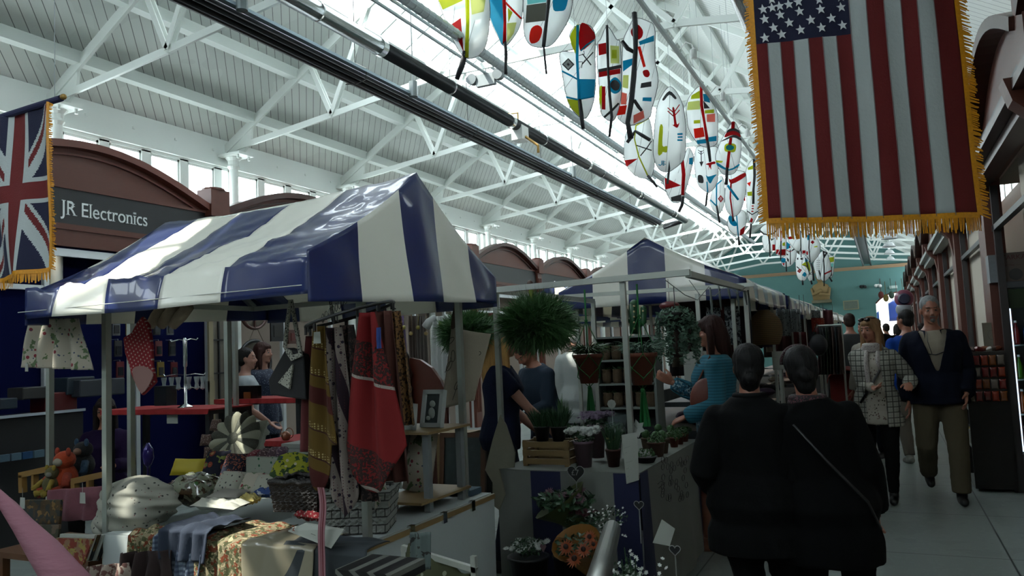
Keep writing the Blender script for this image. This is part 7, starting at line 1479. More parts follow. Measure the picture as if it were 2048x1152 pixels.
# ------------------------------------------------------------------ right side: fridge, snacks, boxes
FX = 1.02; FYf = 8.55; fg = empty('drinks_fridge', (FX + .32, FYf + .2, 0), 'tall grey drinks fridge with a lit glass door at the right edge', 'fridge'); GY = M('fridge_grey', '#6b6f73', .35, .4); fz = 1.93
for a, b in (((0, 0, .05), (.05, .42, fz)), ((.60, 0, .05), (.65, .42, fz)), ((0, .38, .05), (.65, .42, fz)), ((0, 0, fz - .06), (.65, .42, fz)), ((0, 0, .05), (.65, .42, .34))): m_ = MB(); m_.b2(Vector((FX, FYf, 0)) + Vector(a), Vector((FX, FYf, 0)) + Vector(b)); m_.build('casing_panel', GY, fg, bevel=.005)
m_ = MB(); m_.b2((FX + .05, FYf + .015, 1.68), (FX + .60, FYf + .03, 1.86)); m_.build('header_panel', M('green_header', '#27401c', .4), fg)
m_ = MB(); m_.b2((FX + .05, FYf + .02, .36), (FX + .062, FYf + .04, 1.68)); m_.build('light_strip', M('fridge_led', '#ffffff', .5, emit='#cfe4ff', estr=2.2), fg)
for z in (.36, .70, 1.02, 1.34): m_ = MB(); m_.b2((FX + .05, FYf + .05, z - .012), (FX + .60, FYf + .36, z)); m_.build('shelf', M('shelf_wire', '#9aa7a0', .5), fg)
for j, z in enumerate((.36, .70, 1.02, 1.34)):
    for i in range(6):
        x = FX + .10 + .085 * i; r = empty('drinks_bottle', (x, FYf + .12, z), '%s bottle on the %s fridge shelf, %s from the door hinge' % (['blue', 'orange', 'green', 'red'][(i + j) % 4], ['lowest', 'second', 'third', 'top'][j], ORD(i)), 'bottle', 'bottles in the drinks fridge'); c_ = ['#1f3f7a', '#a8541c', '#4a8a1f', '#8a1a1a'][(i + j) % 4]
        m_ = MB(); m_.lathe([(.028, 0), (.03, .02), (.03, .13), (.012, .18), (.012, .205)], (x, FYf + .12, z), 12); m_.build('bottle_body', M('drink' + c_, c_, .15, spec=.6), r, smooth=True); m_ = MB(); m_.lathe([(.0135, .205), (.0135, .225)], (x, FYf + .12, z), 10); m_.build('cap', white_plastic, r)
m_ = MB(); m_.b2((FX + .05, FYf + .004, .36), (FX + .60, FYf + .010, 1.68)); m_.build('door_glass', glass, fg)
tk = empty('cardboard_box', (FX + .2, FYf + .15, fz), 'printed carton lettered TARKA on top of the fridge', 'box'); CB = M('carton', '#6f625a', .85); a = PY(2003, 565, FYf); b = PY(2060, 500, FYf)
m_ = MB(); m_.b2((a.x, FYf, fz), (a.x + .34, FYf + .22, fz + .27)); m_.build('carton', CB, tk)
for tx, sz, dz_ in (('TARKA', .062, .205), ('------- ----', .024, .17), ('ELECTRIC -----', .024, .145)): text_mesh('lettering', tx, sz, M('carton_red', '#5a1a1e', .8), mat4((a.x + .015, FYf - .002, fz + dz_), (1, 0, 0), (0, 0, 1)), tk, ext=.0008)
m_ = MB(); m_.tube([(a.x + .12, FYf - .004, fz + .065), (a.x + .12, FYf, fz + .065)], .055, 18); m_.build('printed_picture', M('print_grey', '#3a3837', .7), tk)
m_ = MB(); m_.b2((a.x - .09, FYf, fz), (a.x - .005, FYf + .2, fz + .26)); tag(m_.build('cardboard_box', M('carton_white', '#8f9396', .7, var=.2, bscale=40)), 'white printed carton beside the lettered one on the fridge', 'box')
SX0 = .66; sc_ = empty('snack_cabinet', (.83, 8.9, 0), 'dark snack counter standing against the fridge', 'cabinet'); ct_ = PY(1950, 708, 8.5).z
m_ = MB(); m_.b2((SX0, 8.46, .03), (1.0, 8.5, ct_)); m_.build('front_panel', M('cab_dark', '#140d0a', .4, var=.4, bscale=6), sc_); m_ = MB(); m_.b2((SX0, 8.46, ct_), (1.0, 9.3, ct_ + .02)); m_.build('counter_top', M('cab_top', '#3f3a36', .4), sc_)
for z in (.03, .4, .75, 1.05): m_ = MB(); m_.b2((SX0, 8.5, z), (1.0, 9.3, z + .015)); m_.build('shelf', M('cab_shelf', '#7d7f7a', .6), sc_)
m_ = MB(); m_.b2((SX0, 9.28, 0), (1.0, 9.3, ct_)); m_.build('end_panel', M('cab_dark', '#140d0a', .4), sc_); m_ = MB(); m_.b2((.97, 8.5, 0), (1.0, 9.28, ct_)); m_.build('back_panel', M('cab_dark', '#140d0a', .4), sc_)
rnd = random.Random(3)
for j in range(4):
    for i in range(5):
        x = SX0 + .03 + .065 * i; z = ct_ - .06 - .11 * j; c_ = ['#7a1a14', '#8a4a1a', '#6d1410', '#7f7468', '#963214'][(i * 2 + j) % 5]
        cushion('foil snack packet pegged on the counter front, row %s, place %s' % (ORD(j), ORD(i)), (x, 8.435, z), (.058, .095, .03), M('snack' + c_, c_, .25, coat=.6, var=.3, bscale=40), PI / 2, 0, 'snack packet', 'snack_packet', 'snack packets on the counter front')
for j, z in enumerate((.415, .765, 1.065)):
    for i in range(5): boxy('goods_carton', '%s carton on the aisle side shelf, %s shelf, place %s' % (['green', 'white', 'yellow', 'tan', 'blue'][i], ORD(j), ORD(i)), 'carton', (SX0 + .01, 8.55 + .14 * i, z), (SX0 + .10, 8.66 + .14 * i, z + .13), M('gc%d' % i, ['#3f5a2c', '#8f908a', '#8f7a2a', '#7d6345', '#2c4660'][i], .6), group='cartons on the aisle side shelves')
for i in range(6): cushion('%s wrapped sweets pile on the counter top, %s' % (['orange', 'brown', 'red', 'orange brown', 'pale', 'dark orange'][i], ORD(i)), (SX0 + .04 + .05 * i, 8.6 + .03 * (i % 2), ct_ + .04), (.07, .07, .05), M('sw%d' % i, ['#8f3a14', '#4a2a1a', '#7a1f14', '#8a4a22', '#8f8578', '#6d2c10'][i], .4), .3, i, 'sweets', 'sweets_bag', 'sweet bags on the counter')
r, R, c = picture('pale card with a line portrait standing on the snack counter', (.93, 8.75, ct_ + .02), .14, .27, 0, -.1, M('card_edge', '#8d8573', .7), M('card_face', '#8d8573', .7), .006, 'card', .006, 'portrait_card')
m_ = MB(); m_.tube([c + Vector((math.cos(t) * .032, -.022, .15 + math.sin(t) * .045)) for t in [2 * PI * i / 16 for i in range(17)]], .0014, 4, cap=False); m_.build('line_drawing', M('ink_grey', '#4a4d4a', .8), r)
# balloons near the archway
for px, py, R_, mats_, lb in ((1808, 597, .20, 0, 'round dusky pink balloon with a dark middle'), (1808, 619, .17, 1, 'white round balloon under the dusky pink one')):
    Y = 19.5; p = PY(px, py, Y); r = empty('balloon', p, lb, 'balloon'); m_ = MB(); m_.ball(p, (R_, R_ * .6, R_), 20, 12); m_.build('foil', M('bal_rose', '#8d4a5e', .3) if not mats_ else M('bal_white', '#a3a6ab', .3), r, smooth=True)
    if not mats_:
        m_ = MB(); m_.tube([p + Vector((0, -R_ * .60, -.01)), p + Vector((0, -R_ * .45, -.01))], [R_ * .5, R_ * .66], 20); m_.build('dark_patch', M('bal_navy', '#161a3c', .4), r)
    m_ = MB(); m_.tube([p + Vector((0, 0, -R_)), Vector((p.x + .05, p.y, .6))], .004, 4); m_.build('ribbon', M('nylon', '#8d9596', .5), r)
for i, px in enumerate((1762, 1772, 1783, 1794, 1806, 1818)):
    p = PY(px, 590 + 6 * (i % 2), Y1 - .3); m_ = MB(); m_.ball(p, (.11, .06, .16), 10, 8); m_.tube([p, p + Vector((0, .38, .9))], .01, 4); tag(m_.build('paper_ornament', M('orn%d' % i, ['#6d2a22', '#7a6a2a', '#3f5a4a', '#8a5a4a', '#5a4a2a', '#6d3a2a'][i], .8), smooth=True), 'hanging paper ornament in the archway, %s from its left side' % ORD(i), 'ornament', 'paper ornaments in the archway')

# rows of goods hung and laid out along the further stalls
GC = ['#3a2a22', '#1c2430', '#5a1c1e', '#54503f', '#2c3a30', '#6d655a', '#141518', '#4a3a55']; GN = ['brown', 'navy', 'dark red', 'olive', 'green', 'stone', 'black', 'plum']
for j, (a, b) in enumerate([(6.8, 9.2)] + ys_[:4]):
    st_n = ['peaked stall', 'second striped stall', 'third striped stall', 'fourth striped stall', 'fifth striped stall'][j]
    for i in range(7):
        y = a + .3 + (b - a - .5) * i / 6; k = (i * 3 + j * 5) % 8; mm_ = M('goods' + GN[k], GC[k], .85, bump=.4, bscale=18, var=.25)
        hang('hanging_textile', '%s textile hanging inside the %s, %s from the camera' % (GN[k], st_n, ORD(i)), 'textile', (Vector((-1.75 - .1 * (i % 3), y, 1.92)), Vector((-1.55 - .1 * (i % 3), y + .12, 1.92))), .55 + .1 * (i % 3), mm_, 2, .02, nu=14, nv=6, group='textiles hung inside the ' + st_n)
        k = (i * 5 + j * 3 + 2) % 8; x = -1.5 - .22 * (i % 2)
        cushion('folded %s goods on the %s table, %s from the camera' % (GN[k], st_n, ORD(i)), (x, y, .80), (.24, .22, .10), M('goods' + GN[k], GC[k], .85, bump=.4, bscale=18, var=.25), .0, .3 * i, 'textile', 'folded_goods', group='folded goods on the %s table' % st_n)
TONE[0] = .72  # people and clothes darkened in their colours too, in place of shade
# ================================================================== people
def remesh(mb_, name, voxel, smooth=3):
    me = bpy.data.meshes.new('tmp'); me.from_pydata(mb_.v, [], mb_.f); me.update()
    o = bpy.data.objects.new('tmp', me); WS.collection.objects.link(o)
    r = o.modifiers.new('r', 'REMESH'); r.mode = 'VOXEL'; r.voxel_size = voxel; r.adaptivity = 0
    if smooth: s = o.modifiers.new('s', 'SMOOTH'); s.factor = .5; s.iterations = smooth
    out = baked(o); out.name = name
    bpy.data.objects.remove(o); bpy.data.meshes.remove(me)
    out.polygons.foreach_set('use_smooth', [True] * len(out.polygons))
    return out
def put(name, me, mats, parent, keep=None, matfn=None, thick=0):
    me.materials.clear()
    for m in mats: me.materials.append(m)
    if matfn:
        for p in me.polygons: p.material_index = matfn(p.center, p.normal)
    if keep:
        import bmesh
        bm = bmesh.new(); bm.from_mesh(me)
        bmesh.ops.delete(bm, geom=[f for f in bm.faces if not keep(f.calc_center_median())], context='FACES')
        bv = {v: [e.other_vert(v) for e in v.link_edges if e.is_boundary] for v in bm.verts if v.is_boundary}
        for _ in range(8):
            nw = {v: (v.co + sum((q.co for q in n_), Vector()) / len(n_)) / 2 for v, n_ in bv.items() if n_}
            for v, c_ in nw.items(): v.co = c_
        bm.to_mesh(me); bm.free()
    o = bpy.data.objects.new(name, me); C.objects.link(o); o.parent = parent; WORLD[o.name] = Vector((0, 0, 0))
    if thick: t = o.modifiers.new('t', 'SOLIDIFY'); t.thickness = thick; t.offset = 0
    return o
def rings(mb_, secs, T=None, n=20):                        # secs: (z, rx, ry, yc) horizontal ellipses
    vs = []
    for z, rx, ry, yc in secs:
        for k in range(n):
            q = 2 * PI * k / n; v = Vector((rx * math.cos(q), yc + ry * math.sin(q), z)); vs.append(T(v) if T else v)
    fs = []
    for i in range(len(secs) - 1):
        for k in range(n): fs.append((i * n + k, i * n + (k + 1) % n, (i + 1) * n + (k + 1) % n, (i + 1) * n + k))
    fs += [tuple(range(n - 1, -1, -1)), tuple((len(secs) - 1) * n + k for k in range(n))]
    mb_.add(vs, fs)
def ik(S, W, a, b, pole):
    S = Vector(S); W = Vector(W); d = W - S; L = min(d.length, (a + b) * .999)
    if d.length > L: W = S + d.normalized() * L; d = W - S
    x = (a * a - b * b + L * L) / (2 * L); hgt = math.sqrt(max(0, a * a - x * x)); u = d.normalized()
    p = Vector(pole); p = (p - u * p.dot(u)); p = p.normalized() if p.length > 1e-6 else Vector((0, -1, 0))
    return S + u * x + p * hgt, W
def hand(mb_, W, d, s, curl=.35, k=1.):
    d = Vector(d).normalized(); s = Vector(s); s = (s - d * s.dot(d)).normalized(); n = d.cross(s)
    for off, ln in ((-.031, .060), (-.010, .074), (.011, .080), (.031, .070)):
        kn = W + (d * .088 + s * off) * k
        mb_.tube([W + s * off * .55 * k, W + (d * .045 + s * off * .85) * k, kn], [.0125 * k, .0125 * k, .0105 * k], 8)
        p = kn; a = curl * .6; pts = [p]
        for seg in (.45, .32, .27):
            p = p + (d * math.cos(a) + n * math.sin(a) + s * off * 1.6) * ln * seg * k; pts.append(p); a += curl
        mb_.tube(pts, [.0098 * k, .0090 * k, .0085 * k, .0066 * k], 8)
    t0 = W + (d * .02 + s * .026) * k; t1 = t0 + (d * .032 + s * .028 + n * .014) * k; t2 = t1 + (d * .030 + s * .008 + n * .016) * k; t3 = t2 + (d * .022 + n * .008) * k
    mb_.tube([t0, t1, t2, t3], [.014 * k, .0125 * k, .0100 * k, .0075 * k], 8)
SKIN = M('skin', '#a06852', .5, var=.08, bscale=18); SKIN_P = M('skin_pale', '#a77765', .5, var=.08, bscale=18); LIP = M('lips', '#7b3a34', .45); EYEW = M('eye_white', '#8a827a', .3); IRIS = M('iris', '#2a1c14', .2)
def hairmat(n_, c): return M('hair_' + n_, c, .65, spec=.25, bump=.7, bscale=60, var=.45, stretch=(1.2, 1.2, .12))
def person(label, loc, yaw, h=1.7, sex='m', lean=0., roll=0., hyaw=0., hpitch=0., rh=None, lh=None, rf=(.1, 0, .08), lf=(-.1, 0, .08), skin=None, hair=('short', 'grey', '#8d8d8a'), top=None, mid=None, bottom=None, shoes=('black', '#141414'), vox=.009, wid=1., brow='#3d2f26', curl=.35, pelvis=(0, 0), seat=None, extra=None, hair_kw={}, hdir=(None, None), cat='person', group=None, zoff=0):
    k = h / 1.75; skin = skin or SKIN
    r = bpy.data.objects.new('person', None); C.objects.link(r); r.location = loc; r.rotation_euler.z = yaw; r.scale = (k, k, k); r.empty_display_size = .1
    tag(r, label, cat, group)
    ph = .95 if seat is None else seat + .08
    dz = ph - .95
    Rl = Matrix.Rotation(-lean, 3, 'X') @ Matrix.Rotation(roll, 3, 'Y')
    pv = Vector((0, 0, .95))
    def T(p):
        p = Vector(p); q = max(0., min(1., (p.z - .84) / .2)); q2 = Rl @ (p - pv) + pv
        return p.lerp(q2, q) + Vector((pelvis[0], pelvis[1], dz))
    f = sex == 'f'
    tor = [(.86, .150, .105, 0), (.94, .172, .12, -.01), (1.02, .155, .112, 0), (1.11, .140 if not f else .125, .105, .005), (1.22, .155 if not f else .140, .115, .01), (1.31, .168 if not f else .150, .118 if not f else .128, .012), (1.38, .172 if not f else .150, .108, 0), (1.42, .165 if not f else .142, .092, -.008), (1.45, .135 if not f else .115, .080, -.01), (1.475, .098 if not f else .085, .068, -.012), (1.50, .068 if not f else .060, .062, -.008), (1.53, .053, .056, 0), (1.58, .052, .056, .006)]
    tor = [(z, rx * (wid if z < 1.45 else 1), ry * (wid if z < 1.45 else 1), yc) for z, rx, ry, yc in tor]
    sw = (.172 if not f else .152) * wid
    Sr, Sl = T((sw, -.01, 1.385)), T((-sw, -.01, 1.385))
    rh = rh or (sw + .07, .05, .80); lh = lh or (-sw - .07, .05, .80)
    rh = Vector(rh) + Vector((0, 0, dz if seat else 0)) * 0; lh = Vector(lh)
    Er, Wr = ik(Sr, rh, .285, .255, (.35, -1, -.35)); El, Wl = ik(Sl, lh, .285, .255, (-.35, -1, -.35))
    Hr, Hl = Vector((.092 * wid + pelvis[0], pelvis[1], .90 + dz)), Vector((-.092 * wid + pelvis[0], pelvis[1], .90 + dz))
    kr, Ar = ik(Hr, rf, .425, .41, (.12, 1, 0)); kl, Al = ik(Hl, lf, .425, .41, (-.12, 1, 0))
    Rh = Rl @ Matrix.Rotation(hyaw, 3, 'Z') @ Matrix.Rotation(hpitch, 3, 'X')
    HC = T((0, .005, 1.565)) + Rh @ Vector((0, .012, .088))
    def HT(p): return HC + Rh @ Vector(p)
    b = MB(); rings(b, tor, T)
    for S, E, W, sg, hd in ((Sr, Er, Wr, 1, hdir[0]), (Sl, El, Wl, -1, hdir[1])):
        m1 = S.lerp(E, .4); m2 = E.lerp(W, .3); a_ = .92 if f else 1.
        b.ball(S, .053 * a_); b.tube([S, m1, E, m2, W], [.05 * a_, .046 * a_, .038 * a_, .040 * a_, .026 * a_], 12)
        d = (W - E).normalized(); sd = Vector(hd) if hd else (Vector((0, 1, 0)) if abs(d.y) < .7 else Vector((-sg, 0, .4)))
        hand(b, W, d, sd, curl if sg > 0 else curl, .95 if f else 1.02)
    for Hp, K, A in ((Hr, kr, Ar), (Hl, kl, Al)):
        b.tube([Hp, Hp.lerp(K, .5), K, K.lerp(A, .35), A], [.09 * wid, .074, .056, .054, .036], 14)
        pit = (K - A).normalized(); fw = (Vector((0, 1, 0)) - pit * pit.y * .55).normalized(); b.tube([A - pit * .04 - fw * .04, A - pit * .045 + fw * .05, A - pit * .048 + fw * .13], [.028, .028, .016], 10)
    # head with face
    hs = .97 if f else 1.
    def hb(c, rr): b.ball([x * hs for x in c], [x * hs for x in rr], 18, 12)
    hm = MB(); sv = b; b = hm
    hb((0, -.012, .035), (.075, .096, .088)); hb((0, .012, -.025), (.062, .080, .085)); hb((0, .030, -.082), (.040, .046, .032)); hb((0, .060, -.098), (.021, .02, .016))
    hb((0, .074, .034), (.048, .016, .011)); 
    for s in (-1, 1): hb((s * .032, .056, -.028), (.026, .026, .026)); hb((s * .075, -.008, -.008), (.010, .020, .030)); hb((s * .030, .074, .008), (.018, .010, .009))
    b.tube([Vector((0, .078, .022)) * hs, Vector((0, .093, -.002)) * hs, Vector((0, .106, -.026)) * hs], [.009, .011, .015], 10); hb((.011, .092, -.032), (.009, .011, .008)); hb((-.011, .092, -.032), (.009, .011, .008))
    hb((0, .083, -.058), (.023, .010, .0065)); hb((0, .081, -.070), (.020, .010, .0065))
    b.tube([(0, -.005, -.05), (0, -.02, -.13)], [.05, .054], 14)
    b = sv; b.add([HT(v) for v in hm.v], hm.f)
    me = remesh(b, 'body', vox, 2 if vox < .01 else 1)
    Ri = Rh.transposed()
    def fm(c, n_):
        q = (Ri @ (c - HC)) / hs
        if q.y > .06 and q.z > -.08 and q.z < .06:
            if abs(q.x) < .021 and -.077 < q.z < -.051 and q.y > .08: return 1
            if .012 < abs(q.x) < .050 and .028 < q.z < .037: return 2
        return 0
    put('body', me, [skin, LIP, M('brow' + brow, brow, .8)], r, matfn=fm)
    if vox < .012:
        for s in (-1, 1):
            e = MB(); e.ball(HT((s * .030 * hs, .0745 * hs, .007 * hs)), (.0125, .0118, .0085), 12, 8)
            me = bpy.data.meshes.new('eye'); me.from_pydata(e.v, [], e.f)
            put('eye', me, [EYEW, IRIS], r, matfn=lambda c, n_: 1 if (Ri @ (c - HC)).y / hs > .0812 else 0)
    # clothing
    def cloth(name, spec, base_d):
        mat = spec['mat']; d = spec.get('d', base_d); hem = spec.get('hem', .86); c = MB(); fl = spec.get('flare', 0)
        ext = []
        if hem < .86:
            ext = [(hem, .172 * wid + fl, .125 * wid + fl, 0), ((hem + .9) / 2, .172 * wid + fl * .6, .122 * wid + fl * .6, 0)]
        sec = ext + [s_ for s_ in tor if s_[0] >= max(hem, .86) - .01 and s_[0] <= spec.get('neck', 1.48)]
        sec = [(z, rx + d + (.008 if z > 1.1 else spec.get('waist', 0.012)), ry + d + (.004 if z > 1.1 else spec.get('waist', .012)), yc) for z, rx, ry, yc in sec]
        rings(c, sec, T if not spec.get('straight') else (lambda p: T(p) if p.z > .95 else Vector(p) + Vector((pelvis[0], pelvis[1], dz))), 24)
        sl = spec.get('sleeve', 1.)
        if sl:
            for S, E, W in ((Sr, Er, Wr), (Sl, El, Wl)):
                full = [S, S.lerp(E, .5), E, E.lerp(W, .5), E.lerp(W, .96)]; rr = [.052 + d * .75, .050 + d, .045 + d, .043 + d, .032 + d + spec.get('cuff', 0)]
                c.ball(S, .054 + d * .75)
                if sl >= 1: c.tube(full, rr, 14)
                else: c.tube([S, S.lerp(E, sl)], [rr[0], rr[1] + .004], 14)
        me = remesh(c, name, max(vox, .009) * 1.2, 4)
        co = [0.] * (3 * len(me.vertices)); me.vertices.foreach_get('co', co)             # folds
        fa = spec.get('fold', .006)
        for i in range(len(me.vertices)):
            x, y, z = co[3 * i:3 * i + 3]; nn = noise.noise(Vector((x * 9, y * 9, z * 5 + h))) + .5 * noise.noise(Vector((x * 22, y * 22, z * 13)))
            v = me.vertices[i]; q = v.normal * nn * fa; co[3 * i] += q.x; co[3 * i + 1] += q.y; co[3 * i + 2] += q.z
        me.vertices.foreach_set('co', co)
        kp = None
        if spec.get('vneck'):
            zb, wd = spec['vneck']; Rli = Rl.transposed()
            def kp(c_):
                q = Rli @ (c_ - Vector((pelvis[0], pelvis[1], dz)) - pv) + pv
                return not (q.y > .0 and q.z > zb and abs(q.x) < wd * (q.z - zb) / (1.47 - zb) + .012)
        elif spec.get('open'):
            wd = spec['open']
            def kp(c_): q = c_; return not (q.y > .03 and q.z < 1.6 and abs(q.x) < wd * (.55 + .45 * min(1, max(0, (1.5 - q.z) * 2))) and q.z < 1.47 + dz)
        put(name, me, [mat], r, keep=kp, thick=.006 if kp else 0)
    if mid: cloth(mid.get('name', 'shirt'), mid, .010)
    if top: cloth(top.get('name', 'jacket'), top, .02)
    if bottom:
        c = MB(); bt = bottom.get('type', 'trousers'); d = bottom.get('d', .012)
        wsec = [(.86 + dz, .150 * wid + d, .105 * wid + d, pelvis[1]), (.94 + dz, .174 * wid + d, .122 * wid + d, -.01 + pelvis[1]), (1.02 + dz, .155 * wid + d, .112 * wid + d, pelvis[1])]
        if bt == 'trousers':
            rings(c, wsec, lambda p: Vector(p) + Vector((pelvis[0], 0, 0)))
            for Hp, K, A in ((Hr, kr, Ar), (Hl, kl, Al)):
                A2 = K.lerp(A, .98); c.tube([Hp, Hp.lerp(K, .5), K, K.lerp(A, .4), A2], [.096 * wid + d * .5, .082 + d, .066 + d, .060 + d, bottom.get('ankle', .058)], 16)
        else:
            hz = bottom.get('hem', .5)
            rings(c, [(hz, .23, .19, .02), ((hz + .9) / 2, .20, .165, .01)] + wsec)
        me = remesh(c, bt, max(vox, .009) * 1.2, 4)
        for v in me.vertices: v.co += v.normal * (.005 * noise.noise(Vector((v.co.x * 14, v.co.y * 14, v.co.z * 9))) + .003 * noise.noise(v.co * 30))
        put(bt, me, [bottom['mat']], r)
    for Kk, A in ((kr, Ar), (kl, Al)):
        c = MB(); dn = Vector((0, 0, -1)); fw = Vector((0, 1, 0))
        pit = (Kk - A).normalized(); fw = (fw - pit * fw.dot(pit) * .55).normalized()
        hl = A - pit * .045
        c.tube([hl - fw * .06, hl - fw * .02, hl + fw * .07, hl + fw * .15, hl + fw * .185], [.026, .042, .042, .036, .02], 12); c.tube([A + pit * .03, A - pit * .03], [.045, .044], 12)
        me = remesh(c, 'shoe', .011, 2); put('shoe', me, [M('shoe_' + shoes[0], shoes[1], .4)], r)
    # hair
    st, hn, hc = hair
    if st != 'bald':
        hm = MB(); H_ = hm
        def hq(c, rr): H_.ball([x * hs for x in c], [x * hs for x in rr], 18, 12)
        big = .004 if st == 'short' else .010
        hq((0, -.022, .046), (.078 + big, .094 + big, .084 + big)); hq((0, -.045, -.005), (.074 + big, .062 + big, .075 + big))
        if st in ('bob', 'long', 'fringe'):
            hq((0, .050, .072), (.058, .040, .034)); dl = {'bob': .17, 'fringe': .20, 'long': .36}[st]
            for s in (-1, 1): H_.tube([Vector((s * .066, -.0, .05)), Vector((s * .082, -.005, -.03)), Vector((s * .084, -.0 if st != 'long' else .03, -.04 - dl * .5)), Vector((s * .075, .0 if st != 'long' else .045, -.05 - dl))], [.032, .030, .028, .014], 10)
            H_.tube([Vector((0, -.06, .02)), Vector((0, -.075, -.06)), Vector((0, -.085, -.05 - dl * .6)), Vector((0, -.08, -.05 - dl))], [.07, .075, .068, .035], 12)
        if st == 'bun': hq((0, -.115, hair_kw.get('z', -.02) - .02), (.040, .036, .036)); hq((0, -.06, -.06), (.058, .055, .07))
        if st == 'pony': H_.tube([Vector((0, -.09, .02)), Vector((0, -.15, -.02)), Vector((0, -.15, -.2))], [.03, .04, .012], 10)
        me0 = MB(); me0.add([HT(v) for v in hm.v], hm.f); me = remesh(me0, 'hair', max(.008, vox), 2)
        for v in me.vertices: v.co += v.normal * (.004 * noise.noise(Vector((v.co.x * 60, v.co.y * 60, v.co.z * 8))))
        put('hair', me, [hairmat(hn, hc)], r)
    if extra: extra(r, T, HT, dict(Wr=Wr, Wl=Wl, Er=Er, El=El, Sr=Sr, Sl=Sl, kr=kr, kl=kl))
    return r
def loc_at(px, Y, z=1.2, ground=0.):                     # where a body seen at column px stands
    r_ = None; py = 650
    for _ in range(6):
        p = PY(px, py, Y); py += (p.z - z) * 1560 / Y * .9
    return Vector((p.x, Y, ground))
def cm(n_, c, **kw): return M('cloth_' + n_, c, kw.pop('rough', .9), bump=.15, bscale=90, spec=.12, **kw)
plaid = chain('plaid_jacket', '#9b9a90', [(times(lines((1, 0, 0), .05, .22), .75), '#23241f'), (times(lines((0, 0, 1), .05, .22), .75), '#23241f'), (times(lines((1, 0, 0), .025, .18), .4), '#55564e'), (times(lines((0, 0, 1), .025, .18), .4), '#55564e')], rough=.9)
birdshirt = chain('pale_print_shirt', '#a39c90', [(spots(16, .22, 1), '#4a4338'), (blots(22, .64), '#6e5a50')], rough=.85)
def strand(mb_, pts, r_, n=8): mb_.tube(pts, r_, n)
def mk(name, mb_, mats, r, smooth=True):
    if not isinstance(mats, (list, tuple)): mats = [mats]
    o = mb_.build(name, mats, r, smooth=smooth, local=True); return o

def x_man(r, T, HT, J):
    m_ = MB(); m_.tube([T((.05, .10, 1.47)), T((.052, .155, 1.38)), T((.03, .165, 1.27))], .003, 5); m_.tube([T((-.06, .15, 1.285)), T((0, .168, 1.265)), T((.06, .15, 1.275))], .005, 6)
    mk('glasses_on_cord', m_, M('spec_dark', '#1a1a1a', .3), r)
    m_ = MB()
    for s in (-1, 1): m_.grid(lambda u, v, s=s: T((s * (.055 + .035 * u + .02 * v), .075 + .03 * v - .06 * u, 1.475 - .085 * v + .01 * u)), 5, 5)
    mk('collar', m_, cm('navy_dark', '#0c1120'), r)
    m_ = MB(); m_.ball(HT((0, .082, -.078)), (.020, .014, .02)); m_.ball(HT((0, .088, -.047)), (.026, .008, .006)); mk('beard', m_, hairmat('greybeard', '#6b6a66'), r)
person('grey haired man in an open navy jacket and khaki trousers walking up the aisle', loc_at(1872, 8.0, 1.2), PI + .03, 1.79, 'm', roll=.02, hyaw=.1, hpitch=-.12, hair=('short', 'grey', '#7f8080'), vox=.007,
       mid=dict(mat=cm('beige_shirt', '#8a8172'), name='shirt', d=.010, hem=.9), top=dict(mat=cm('navy_dark', '#0c1120'), hem=.84, d=.036, vneck=(1.12, .10), name='jacket', waist=.02, fold=.01), bottom=dict(mat=cm('khaki', '#57503f'), d=.02, ankle=.075),
       rh=(.24, .03, .86), lh=(-.20, .10, .92), rf=(.11, -.30, .19), lf=(-.10, .12, .08), wid=1.06, shoes=('black', '#101010'), extra=x_man)
def x_woman(r, T, HT, J):
    m_ = MB()
    for i in range(4): m_.ring(T((0, .01 + .008 * i, 1.45 + .017 * i)), .088 - .006 * i, .024, 20, 8, sy=.95)
    m_.tube([T((.05, .10, 1.45)), T((.06, .150, 1.33)), T((.05, .160, 1.15)), T((.055, .15, 1.05))], [.020, .022, .022, .012], 10); m_.tube([T((-.05, .10, 1.44)), T((-.045, .145, 1.34)), T((-.06, .15, 1.26))], [.02, .022, .012], 10)
    mk('scarf', m_, chain('print_scarf', '#a59d98', [(spots(38, .3), '#7d6f74')]), r)
    m_ = MB(); m_.ring(HT((0, .0, .118)), .062, .007, 20, 6, sy=.9); 
    for s in (-1, 1): m_.ball(HT((s * .034, .062, .108)), (.028, .014, .018))
    mk('sunglasses', m_, M('spec_brown', '#2b1d17', .15), r)
    m_ = MB(); m_.tube([T((-.12, .06, 1.44)), T((-.05, .16, 1.25)), T((.05, .165, 1.08)), T((.14, .14, .95))], .011, 6); mk('bag_strap', m_, M('strap_black', '#121212', .5), r)
    m_ = MB(); m_.box(T((.20, .04, .84)), (.06, .24, .2)); mk('shoulder_bag', m_, M('bag_black', '#131214', .45), r, False)
person('blonde woman in a checked jacket and pale scarf with sunglasses on her head', loc_at(1750, 7.9, 1.1), PI - .05, 1.63, 'f', hyaw=-.55, hpitch=-.12, hair=('long', 'blonde', '#8d6a48'), skin=SKIN, vox=.0075, rh=(.0, .26, 1.10), lh=(-.30, .16, 1.12),
       mid=dict(mat=birdshirt, name='blouse', hem=.74, d=.012), top=dict(mat=plaid, name='jacket', hem=.72, d=.024, open=.09, flare=.02), bottom=dict(mat=cm('black_jean', '#08090b'), d=.004, ankle=.045), rf=(.12, -.16, .09), lf=(-.09, .10, .08), wid=1.04, shoes=('boot', '#121110'), extra=x_woman)
black_coat = cm('black_coat', '#060708'); 
def x_collar(r, T, HT, J):
    m_ = MB(); [m_.ring(T((0, -.012, 1.475 + .016 * i)), .082 - .004 * i, .018, 20, 8, sy=.95) for i in range(3)]; mk('collar', m_, black_coat, r)
